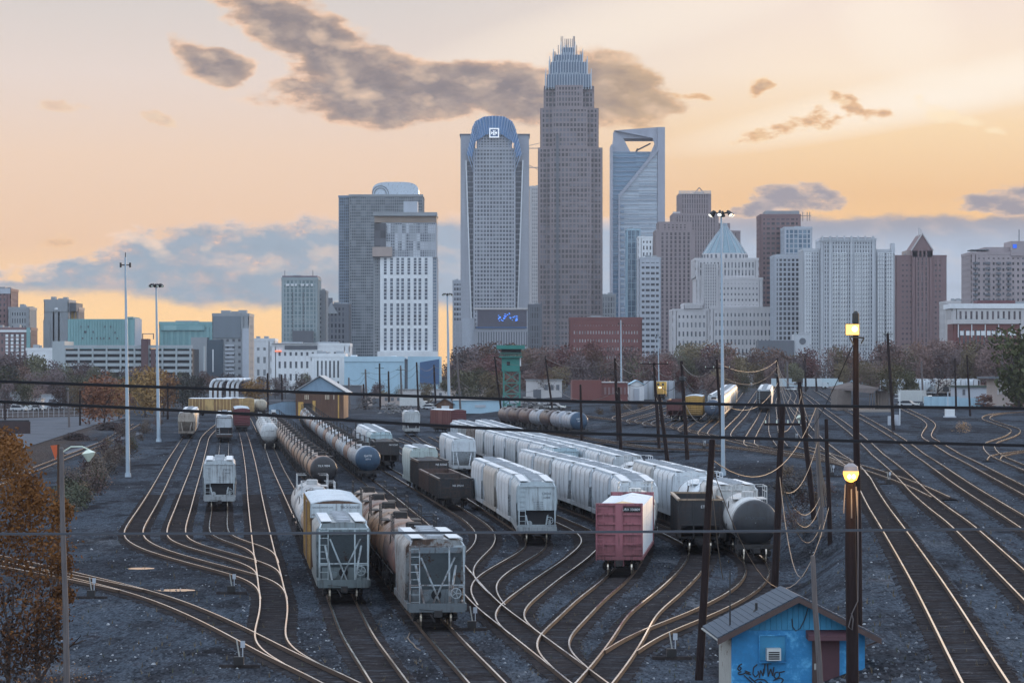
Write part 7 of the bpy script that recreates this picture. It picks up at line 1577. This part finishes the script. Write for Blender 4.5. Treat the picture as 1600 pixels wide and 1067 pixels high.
r, lx, lz = low('brick_works', 'low red brick works with pale roof edge', 936, 628); add_box(r, 'wall', S_BRICK, lx(894), lx(940), 0, 20, 0, lz(594)); add_box(r, 'wing', S_BRICK, lx(940.2), lx(981), 0.5, 20, 0, lz(598)); add_box(r, 'roof_edge', S_PALE, lx(940), lx(982), 0.2, 20.3, lz(598), lz(596.5)); [add_box(r, 'window', S_PLUM, lx(944 + k * 6.2), lx(947.4 + k * 6.2), 0.3, 0.49, lz(616), lz(605)) for k in range(6)]
r, lx, lz = low('pale_workshop', 'pale gabled workshop right of the brick works', 995, 626); gable(r, lx(984), lx(1006), 0, 14, 0, lz(601), lz(595), S_WHITE, S_SKYBL, 0.4); add_box(r, 'door', S_LIME, lx(990), lx(999), -0.15, -0.02, 0, lz(607))
r, lx, lz = low('grey_silo_wall', 'grey panelled wall behind the locomotive', 1032, 624); add_box(r, 'wall', S_LIME, lx(1007), lx(1054), 0, 6, 0, lz(595)); [add_box(r, 'panel_joint', S_GREY, lx(1012 + 8 * k), lx(1013 + 8 * k), -0.2, -0.02, 0, lz(595.5)) for k in range(6)]
# platform shelter
M_SHROOF = mat('shelter_roof', (0.085, 0.065, 0.060), 0.9, var=0.4, scale=0.5); M_SHWOOD = mat('shelter_wood', (0.17, 0.14, 0.125), 0.8, var=0.35, scale=0.8)
r, lx, lz = low('platform_shelter', 'long open platform shelter with sagging dark roof', 1355, 643, 'shelter')
q = MB(); q.loft([[(lx(1312), 26, lz(606)), (lx(1345), 26, lz(598)), (lx(1392), 26, lz(607))], [(lx(1314), 13, lz(608)), (lx(1350), 13, lz(599.5)), (lx(1396), 13, lz(610))], [(lx(1362), 0, lz(614.5)), (lx(1374), 0, lz(606)), (lx(1398), 0, lz(612))]], closed=False); q.build('roof', M_SHROOF, r)
add_box(r, 'back_wall', M_SHWOOD, lx(1316), lx(1338), 10, 24, 0, lz(609))
for k in range(8): x = 1361 + k * 4.2; add_box(r, 'post', M_SHWOOD, lx(x), lx(x + 1.1), 0.4 + 1.2 * (7 - k) * 0.3, 0.7 + 1.2 * (7 - k) * 0.3, 0, lz(614 - 0.4 * k))
add_box(r, 'end_wall', M_SHWOOD, lx(1378), lx(1392), 4, 12, 0, lz(611)); add_box(r, 'platform', mat('platform_concrete', (0.30, 0.26, 0.23), 0.85, var=0.2, scale=0.5), lx(1333), lx(1392), -3.5, 24, -0.6, 0.45)
r, lx, lz = low('relay_cabinet', 'cluster of grey signal cabinets on the platform end', 1397, 664, 'cabinet'); [add_box(r, 'cabinet', S_LIME, lx(a), lx(b), y, y + 0.9, -0.2, lz(t_)) for a, b, y, t_ in ((1388, 1392, 0, 650), (1394, 1398, -0.6, 653), (1399, 1405, 0.4, 648), (1401, 1404, -1.5, 656))]; q = MB(); q.bar((lx(1406), 0, 0), (lx(1406), 0, lz(612)), 0.14); q.bar((lx(1398), 0, lz(616)), (lx(1406), 0, lz(616)), 0.1); q.bar((lx(1398), 0, lz(622)), (lx(1406), 0, lz(622)), 0.1); q.build('gantry', S_WHITE, r)
# right-hand background
r, lx, lz = low('signal_mast', 'white signal box with black round target on a mast', 1484, 652, 'signal'); add_box(r, 'case', S_WHITE, lx(1477), lx(1491), -0.8, 0.8, 0, lz(638)); add_box(r, 'case_foot', S_LIME, lx(1475), lx(1493), -1.0, 1.0, -0.2, 0.25); q = MB(); q.bar((lx(1481), 0, lz(638)), (lx(1481), 0, lz(612)), 0.18); q.build('mast', S_LIME, r); q = MB(); q.rings([((lx(1478), -0.2, lz(608)), 0.62), ((lx(1478), 0.1, lz(608)), 0.62)], 16); q.build('target', M_BLK, r)
r, lx, lz = low('pale_blue_fence', 'pale blue painted wall along the right-hand sidings', 1487, 637, 'wall'); [add_box(r, 'panel', S_SKYBL, lx(1444 + 11 * k), lx(1454.7 + 11 * k), 0.0 if k % 2 else 0.1, 0.3, 0, lz(619.5 + (2 if k > 4 else 0))) for k in range(8)]
r, lx, lz = low('green_roofed_shed', 'long grey shed with dark green roof line at the right', 1527, 630, 'shed'); add_box(r, 'wall', S_LIME, lx(1496), lx(1557), 0, 12, 0, lz(605)); add_box(r, 'roof', stone('green_roof', (0.06, 0.085, 0.07)), lx(1494), lx(1558), -0.6, 12.6, lz(605), lz(602)); add_box(r, 'window', S_DGREY, lx(1504), lx(1508), -0.1, -0.02, lz(617), lz(608))
r, lx, lz = low('corrugated_barn', 'tall ribbed pale barn at the right edge', 1580, 634, 'shed'); add_box(r, 'wall', S_TAN, lx(1557.5), lx(1612), 0, 16, 0, lz(593)); add_box(r, 'roof', S_DGREY, lx(1543), lx(1614), -2.5, 17, lz(591.5), lz(588)); [add_box(r, 'wall_rib', S_PALE, lx(1558.5 + 4.4 * k), lx(1560.3 + 4.4 * k), -0.25, -0.02, lz(616), lz(593.5)) for k in range(11)]
def heap(name, lab, px, py, w, h, c, n=70, cat='scrap'):
    rr = random.Random(lab); p = gnd(px, py); q = MB()
    for k in range(n):
        t = rr.random(); x = rr.gauss(0, 0.33) * w; y = rr.gauss(0, 0.3) * w * 0.5; z = max(0, h * (1 - (x / w) ** 2 * 2.2) * rr.random()); a = Vector((rr.gauss(0, 1), rr.gauss(0, 1), rr.gauss(0, 0.6))).normalized() * rr.uniform(0.3, 1.0); q.bar((x - a.x, y - a.y, z - a.z * 0.5), (x + a.x, y + a.y, z + a.z * 0.5), rr.uniform(0.1, 0.5), rr.uniform(0.1, 0.4))
    o = q.build(name, mat('heap_' + '%02d' % int(100 * c[0]), c, 0.85, var=0.6, scale=0.7), None, p); tag(o, lab, cat, 'heaps of scrap')
heap('scrap_heap', 'rust brown scrap heap before the green roofed shed', 1540, 637, 5.0, 3.2, (0.13, 0.065, 0.05)); heap('scrap_heap', 'rust brown scrap heap at the right edge', 1594, 638, 5.0, 3.4, (0.14, 0.07, 0.055)); heap('sleeper_pile', 'dark pile of old sleepers beside the concrete lot', 172, 672, 5.0, 1.6, (0.045, 0.03, 0.03)); heap('sleeper_pile', 'smaller dark pile of sleepers left of the first', 118, 688, 4.0, 1.4, (0.045, 0.03, 0.03)); heap('debris_heap', 'pale heap of debris beyond the tank rows', 612, 646, 5.0, 3.4, (0.26, 0.25, 0.25)); heap('debris_heap', 'pale machinery heap below the green tower', 826, 640, 5.5, 3.2, (0.28, 0.27, 0.27)); heap('debris_heap', 'white debris heap right of the long warehouse', 850, 643, 4.5, 2.2, (0.36, 0.35, 0.35)); heap('debris_heap', 'grey machinery heap behind the short hopper', 640, 650, 4.0, 2.6, (0.22, 0.20, 0.20)); heap('debris_heap', 'dark machinery heap right of the rusty shed', 575, 640, 5.0, 4.5, (0.10, 0.09, 0.09))
# ------------------------------------------------------------------ extra freight cars off the drawn tracks
def place_free(key, px, py, hd, label, cat, group, colour, rust=0.1, colours=None):
    src, L = TPL[key]; p = gnd(px, py); o = copy_tree(src); o.location = p + Vector((0, 0, 0.2)); o.rotation_euler = (0, 0, R(hd)); tag(o, label, cat, group)
    def paint(q):
        st = q.name.split('.')[0]; q.color = (*(colours or {}).get(st, colour), rust)
        for ch in q.children: paint(ch)
    paint(o)
place_free('box_std', 334, 651, 52, 'yellow-brown ribbed box car with lamplight in its colours, lying broadside behind the maroon car', 'box car', 'yellow box cars at the yard end', (0.34, 0.20, 0.08), 0.15, {'side_posts': (0.85, 0.62, 0.28), 'door': (0.62, 0.42, 0.17)}); place_free('box_std', 372, 650, 26, 'golden ribbed box car with lamplight in its colours, right of the broadside one', 'box car', 'yellow box cars at the yard end', (0.5, 0.33, 0.14), 0.15, {'side_posts': (0.9, 0.68, 0.32), 'door': (0.16, 0.09, 0.05)}); place_free('tank_long', 392, 649, 30, 'cream tank car end beyond the golden box cars', 'tank car', None, (0.5, 0.45, 0.36), 0.2)  # golden lamplight put into the yellow-brown colours of both box cars
place_free('box_std', 700, 676, 18, 'maroon box car standing behind the white hopper strings', 'box car', None, (0.12, 0.028, 0.032), 0.15); place_free('tank_long', 516, 652, 8, 'dark blue tank car end before the rusty shed', 'tank car', None, (0.03, 0.05, 0.08), 0.0, {'tank_end': (0.035, 0.055, 0.085)})
for i, (px_, hd, c, n) in enumerate(((1420, 58, PALE, 'leftmost white hopper broadside beyond the sidings'), (1444, 60, (0.52, 0.48, 0.44), 'cream hopper second in the broadside hopper row'), (1466, 60, WHITE, 'white hopper third in the broadside hopper row'), (1486, 60, PALE, 'pale hopper fourth in the broadside hopper row'))): place_free('hop_mid', px_, 620 - 0.3 * i, hd, n, 'hopper car', 'broadside hoppers', c)
# ------------------------------------------------------------------ road vehicles
M_CAR = mat('car_body', (0.5, 0.5, 0.5), 0.3, 0.2, var=0.05, objcol=True); M_CGLASS = mat('car_glass', (0.03, 0.035, 0.045), 0.1, var=0.1); M_TYRE = mat('tyre', (0.02, 0.02, 0.02), 0.9, var=0.2); M_HEAD = mat('headlamp_lit', (0.9, 0.9, 0.9), 0.2, emit=(1.0, 0.95, 0.85), estr=6.0)
def make_car(suv):
    r = empty('parked_car'); h = 1.05 if suv else 0.85; ht = 1.75 if suv else 1.42; L = 4.7; W = 0.92
    prof_ = [(-L / 2, 0.45), (-L / 2 + 0.1, h * 0.85), (-L / 2 + 1.2, h), (L / 2 - 0.3, h), (L / 2, h * 0.8), (L / 2, 0.45)]
    q = MB(); q.loft([[(x, y, z) for y, z in prof_] for x in (-W, W)]); q.build('body', M_CAR, r)
    c = [(-L / 2 + 1.25, h), (-L / 2 + 1.95, ht), (L / 2 - (0.5 if suv else 1.1), ht), (L / 2 - 0.25, h)]; q = MB(); q.loft([[(x, y, z) for y, z in c] for x in (-W * 0.82, W * 0.82)]); g_ = q.build('windows', M_CGLASS, r); q = MB(); q.box(-W * 0.8, W * 0.8, c[1][0], c[2][0], ht, ht + 0.05); q.build('roof', M_CAR, r)
    for x in (-W, W):
        for y in (-1.45, 1.4): q = MB(); q.cyl((x - 0.1, y, 0.34), (x + 0.1, y, 0.34), 0.34, n=12); q.build('wheel', M_TYRE, r)
    for x in (-0.62, 0.62): q = MB(); q.rings([((x, -L / 2 - 0.02, 0.72), 0.16), ((x, -L / 2 + 0.1, 0.76), 0.16)], 8); q.build('headlight', M_LAMPOFF, r)
    return r, L
TPL['sedan'] = make_car(False); TPL['suv'] = make_car(True)
def make_truck():
    r = empty('box_truck'); q = MB(); q.box(-1.25, 1.25, -2.0, 4.2, 0.9, 3.5); q.build('cargo_box', M_CAR, r); q = MB(); q.loft([[(-1.1, y, z) for y, z in ((-4.0, 0.5), (-4.0, 1.4), (-3.4, 2.3), (-2.1, 2.3), (-2.1, 0.5))], [(1.1, y, z) for y, z in ((-4.0, 0.5), (-4.0, 1.4), (-3.4, 2.3), (-2.1, 2.3), (-2.1, 0.5))]]); q.build('cab', M_CAR, r); q = MB(); q.box(-1.0, 1.0, -3.98, -3.6, 1.5, 2.1); q.build('windscreen', M_CGLASS, r)
    for x in (-1.05, 1.05):
        for y in (-3.0, 2.8): q = MB(); q.cyl((x - 0.15, y, 0.45), (x + 0.15, y, 0.45), 0.45, n=12); q.build('wheel', M_TYRE, r)
    return r, 8.0
TPL['truck'] = make_truck(); index_kids()
for i, (k, px_, py_, hd, c, lab) in enumerate((('suv', 1005, 623, -10, (0.62, 0.64, 0.66), 'white sport utility car with bright headlamps beside the brick works'), ('sedan', 978, 625, 70, (0.5, 0.5, 0.5), 'white car parked left of the headlamp car'), ('sedan', 990, 622, 60, (0.4, 0.36, 0.32), 'beige car parked behind the white ones'), ('truck', 920, 627, 75, (0.36, 0.48, 0.52), 'pale teal box truck before the brick works'), ('sedan', 672, 641, 65, (0.55, 0.57, 0.6), 'white car parked left of the dark gabled end'), ('suv', 664, 637, 60, (0.4, 0.42, 0.45), 'grey car parked behind the white one'), ('truck', 648, 640, 70, (0.55, 0.56, 0.56), 'white box truck parked beyond the short hopper'), ('sedan', 868, 641, 60, (0.5, 0.5, 0.5), 'white car right of the pale machinery'), ('sedan', 1236, 612, 20, (0.45, 0.48, 0.5), 'silver car at the far end of the yard'), ('truck', 1226, 609, 60, (0.42, 0.5, 0.55), 'pale truck parked at the far end of the yard'), ('truck', 1300, 609, 80, (0.45, 0.55, 0.6), 'pale blue trailer before the far trees'), ('truck', 1275, 609, 85, (0.5, 0.56, 0.6), 'second pale trailer before the far trees'), ('sedan', 60, 642, 60, (0.5, 0.5, 0.5), 'white car on the lot at the far left'), ('suv', 30, 644, 70, (0.5, 0.52, 0.55), 'pale car left of the one on the lot'), ('sedan', 90, 641, 60, (0.3, 0.32, 0.36), 'grey car right of the one on the lot'), ('sedan', 1420, 637, 60, (0.55, 0.56, 0.58), 'white car parked beside the platform shelter'), ('truck', 1432, 634, 60, (0.5, 0.52, 0.52), 'white van body parked right of the shelter'))):
    place_free(k, px_, py_, hd, lab, 'truck' if k == 'truck' else 'car', 'vehicles parked round the yard', c, 0.0)
    if i == 0:
        for ch in [o for o in bpy.data.objects if o.parent and o.parent.get('label') == lab and o.name.startswith('headlight')]: ch.data = ch.data.copy(); ch.data.materials[0] = M_HEAD
# switcher locomotive
r = empty('locomotive', gnd(1034, 624), R(-6)); tag(r, 'black and yellow locomotive facing the camera with lit headlamp', 'locomotive')
add_box(r, 'frame', M_STEEL, -1.5, 1.5, -8.5, 8.5, 0.9, 1.5); add_box(r, 'nose', M_GOLDW, -0.9, 0.9, -8.2, -5.8, 1.5, 3.6); add_box(r, 'cab', mat('loco_yellow', (0.62, 0.38, 0.06), 0.5, var=0.2, scale=0.8), -1.5, 1.5, -5.79, -3.4, 1.5, 4.7); add_box(r, 'hood', M_STEEL, -1.0, 1.0, -3.39, 8.0, 1.5, 4.3)
for x in (-0.9, 0.35): add_box(r, 'windscreen', M_CGLASS, x, x + 0.55, -5.86, -5.795, 3.7, 4.3)
q = MB(); [q.rings([((x, -8.3, 3.2), 0.16), ((x, -8.2, 3.2), 0.18)], 10) for x in (-0.2, 0.2)]; q.build('headlamps', M_CORE, r); q = MB(); [q.bar((x, -8.45, 1.5), (x, -8.45, 2.5), 0.06) for x in (-1.4, -0.7, 0.7, 1.4)]; q.bar((-1.4, -8.45, 2.5), (-0.7, -8.45, 2.5), 0.06); q.bar((0.7, -8.45, 2.5), (1.4, -8.45, 2.5), 0.06); q.build('handrail', M_GOLDW, r); [link('bogie', BOGIE_FULL, r, (0, y, 0)) for y in (-5.5, 5.5)]
# ------------------------------------------------------------------ lot, fence, containers at the left
M_CONC = mat('pale_concrete', (0.125, 0.13, 0.145), 0.9, var=0.5, scale=0.15, spec=0.0, c2=(0.05, 0.05, 0.052), patch=(0.58, 0.7))
def sheet(name, pts, m, off, lab):
    P_ = []
    n = len(pts)
    g_ = [gnd(*p) for p in pts]; q = MB(); i = len(q.v); q.v = [(v.x, v.y, v.z + off) for v in g_]; q.f = [tuple(range(n))]; q.mi = [0]
    o = q.build(name, m); tag(o, lab, kind='structure'); return o
sheet('pavement', [(-30, 672), (-30, 656), (150, 650), (205, 652), (150, 664), (112, 676), (70, 690), (40, 700), (-30, 712)], M_CONC, 0.10, 'pale concrete lot at the far left'); sheet('path', [(98, 708), (172, 686), (215, 676), (224, 678), (184, 690), (112, 713)], M_CONC, 0.12, 'pale strip beside the siding')
r = empty('goods_container', gnd(18, 678), R(15)); tag(r, 'dark brown open container on the concrete lot', 'container'); add_box(r, 'body', mat('container_brown', (0.05, 0.03, 0.03), 0.8, var=0.3), -3.6, 3.6, -1.2, 1.2, 0, 2.5); [add_box(r, 'rib', MATS['container_brown'], -3.5 + k * 1.0, -3.4 + k * 1.0, -1.3, -1.201, 0.1, 2.4) for k in range(8)]; add_box(r, 'load', M_COAL, -3.4, 3.4, -1.0, 1.0, 2.501, 2.8)
r = empty('wire_fence', gnd(60, 652)); tag(r, 'long grey wire fence behind the concrete lot', 'fence'); b0 = gnd(60, 652); q = MB()
for k in range(22): p = gnd(-20 + k * 8, 653 - 0.15 * k) - b0; e = MB(); e.bar(tuple(p), tuple(p + Vector((0, 0, 2.3))), 0.09); e.build('fence_post', S_LIME, r)
for z in (0.4, 1.3, 2.2): q.bar(tuple(gnd(-20, 653) - b0 + Vector((0, 0, z))), tuple(gnd(148, 650) - b0 + Vector((0, 0, z))), 0.05)
q.build('rails', S_LIME, r)
for i, (px_, py_, w_, h_, c, lab) in enumerate(((40, 640, 9, 3.0, S_WHITE, 'low white shed behind the wire fence'), (95, 636, 12, 3.6, S_LIME, 'long grey shed behind the wire fence'), (120, 632, 6, 5.0, S_DGREY, 'dark tall shed right of the grey one'), (5, 634, 10, 4.0, S_GREY, 'grey shed at the far left behind the fence'), (600, 634, 12, 3.4, S_TAN, 'tan flat-roofed shed behind the pole line'), (660, 628, 16, 4.0, S_PALE, 'pale flat-roofed depot behind the pole line'), (730, 622, 12, 3.5, S_TAN, 'tan workshop behind the thin far mast'), (850, 622, 10, 5.0, S_PALE, 'cream store right of the green tower'), (1460, 604, 22, 5.0, S_SKYBL, 'pale blue depot behind the broadside hoppers'), (1300, 603, 30, 3.0, S_SKYBL, 'long low pale blue wall at the far end of the yard'), (1200, 602, 18, 3.2, S_PALE, 'pale low wall beyond the far strings'), (545, 632, 8, 6.0, S_DGREY, 'dark framed loading shed right of the rusty shed'))):
    p = gnd(px_, py_); r = empty('storage_shed', p); tag(r, lab, 'shed', 'small sheds round the yard'); add_box(r, 'wall', c, -w_ / 2, w_ / 2, 0, 6, 0, h_); add_box(r, 'roof', S_GREY, -w_ / 2 - 0.3, w_ / 2 + 0.3, -0.4, 6.4, h_ + 0.002, h_ + 0.25); add_box(r, 'door', S_DGREY, -w_ * 0.3, -w_ * 0.3 + 2.2, -0.08, -0.02, 0, min(2.4, h_ - 0.5)); [add_box(r, 'window', S_DGREY, w_ * (0.02 + 0.16 * k), w_ * (0.02 + 0.16 * k) + 0.9, -0.08, -0.02, h_ * 0.45, h_ * 0.75) for k in range(3)]
# ------------------------------------------------------------------ switch stands, debris
for i, (px_, py_, lab) in enumerate(((362, 928, 'switch stand left of the ladder track'), (374, 1043, 'switch stand below the diagonal lead track'), (143, 935, 'switch stand beside the weathered pole'), (1050, 1030, 'switch stand near the blue shed'), (738, 985, 'switch stand right of the rust-streaked hopper'), (1388, 757, 'switch stand between the mainline tracks'), (1300, 745, 'switch stand left of the amber lamp'), (1100, 702, 'switch stand beside the crossover ladder'), (1244, 690, 'switch stand below the dish lamp'))):
    r = empty('switch_stand', gnd(px_, py_)); tag(r, lab, 'switch stand', 'switch stands'); add_box(r, 'base', M_TIE, -0.9, 0.9, -0.15, 0.15, 0, 0.14); add_box(r, 'mechanism', M_STEEL, -0.25, 0.2, -0.2, 0.2, 0.141, 0.5); q = MB(); q.bar((0, 0, 0.5), (-0.12, 0, 1.25), 0.06); q.build('lever', M_OLDW, r); q = MB(); q.box(0.05, 0.25, -0.02, 0.02, 0.9, 1.2); q.bar((0.15, 0, 0.5), (0.15, 0, 0.9), 0.04); q.build('target', S_LIME, r)
rr = random.Random(99); q = MB()
def rock(p, s, mb):
    i = len(mb.v); pts = [Vector((rr.uniform(-1, 1), rr.uniform(-1, 1), 0)) for _ in range(4)]
    a = [(1, 0, 0), (0, 1, 0), (-1, 0, 0), (0, -1, 0)]; mb.v += [tuple(p + Vector((x * s * rr.uniform(0.6, 1.3), y * s * rr.uniform(0.6, 1.3), -0.02))) for x, y, z in a] + [tuple(p + Vector((x * s * 0.5, y * s * 0.5, s * rr.uniform(0.4, 0.9)))) for x, y, z in a]
    for f in ((0, 1, 5, 4), (1, 2, 6, 5), (2, 3, 7, 6), (3, 0, 4, 7), (4, 5, 6, 7)): mb.f.append(tuple(i + k for k in f)); mb.mi.append(mb.cur)
for k in range(5200):
    px_, py_ = rr.uniform(90, 1600), 700 + 380 * rr.random() ** 0.75; p = gnd(px_, py_); q.cur = 0 if rr.random() < 0.85 else 1; rock(p, rr.uniform(0.03, 0.085) * (1.6 if rr.random() < 0.05 else 1), q)
tag(q.build('gravel', [mat('stone_dark', (0.10, 0.11, 0.13), 0.9, var=0.4), mat('stone_light', (0.34, 0.35, 0.37), 0.9, var=0.3)]), 'scattered ballast stones and pale rubble over the yard', 'gravel', kind='stuff')
for i, (px_, py_, s_, lab) in enumerate(((275, 922, (1.9, 0.5), 'thin pale puddle left of the ladder track'), (220, 888, (1.5, 0.5), 'pale patch on the gravel at the left'))):
    p = gnd(px_, py_); q = MB(); n = 18; q.v = [(s_[0] * 0.6 * math.cos(6.283 * k / n) * (1 + 0.2 * math.sin(3 * k)), s_[1] * 2.2 * math.sin(6.283 * k / n), 0.012) for k in range(n)]; q.f = [tuple(range(n))]; q.mi = [0]; o = q.build('puddle', mat('puddle_water', (0.03, 0.035, 0.04), 0.03, var=0.0), None, p); tag(o, lab, 'puddle', kind='structure')
q = MB(); pts = [(640, 990), (637, 997), (641, 1003), (646, 1007), (650, 1013), (657, 1017)]; q.rings([(tuple(gnd(*p) + Vector((0, 0, 0.04))), 0.035) for p in pts], 5); tag(q.build('loose_hose', MATS['pale_cable']), 'loose pale hose on the ground before the near hoppers', 'hose')
q = MB(); q2 = MB()
for k in range(900):
    px_, py_ = rr.uniform(60, 1600), 690 + 380 * rr.random() ** 0.8; p = gnd(px_, py_); m_ = q if rr.random() < 0.7 else q2
    for j in range(5):
        a = rr.uniform(0, 6.28); h = rr.uniform(0.10, 0.32); w = 0.02; t_ = Vector((math.cos(a), math.sin(a), 0)) * rr.uniform(0.03, 0.16); s_ = Vector((-math.sin(a), math.cos(a), 0)) * w; i = len(m_.v)
        m_.v += [tuple(p + s_), tuple(p - s_), tuple(p + t_ + Vector((0, 0, h)))]; m_.f.append((i, i + 1, i + 2)); m_.mi.append(0)
tag(q.build('weeds', mat('dry_weed', (0.16, 0.12, 0.07), 0.9, var=0.4)), 'dry straw weeds between the tracks', 'weeds', kind='stuff'); tag(q2.build('weeds', mat('dull_weed', (0.07, 0.075, 0.045), 0.9, var=0.4)), 'dull green weeds between the tracks', 'weeds', kind='stuff')
# ------------------------------------------------------------------ the air over the town
hz = MB(); hz.box(-2500, 2500, -60, 3600, -1.2, 330); hm_ = bpy.data.materials.new('haze_air'); hm_.use_nodes = True; t = hm_.node_tree; t.nodes.clear(); o_ = t.nodes.new('ShaderNodeOutputMaterial'); pv_ = t.nodes.new('ShaderNodeVolumePrincipled')
pv_.inputs['Color'].default_value = (0.80, 0.86, 1.0, 1); pv_.inputs['Density'].default_value = 0.000042; pv_.inputs['Anisotropy'].default_value = 0.0; t.links.new(pv_.outputs[0], o_.inputs['Volume'])
tag(hz.build('haze', hm_), 'thin pale evening haze over the yard and the town', 'haze', kind='stuff')
# ------------------------------------------------------------------ drop the unplaced patterns
for src, _L in TPL.values():
    for ch in list(src.children_recursive): bpy.data.objects.remove(ch, do_unlink=True)
    bpy.data.objects.remove(src, do_unlink=True)
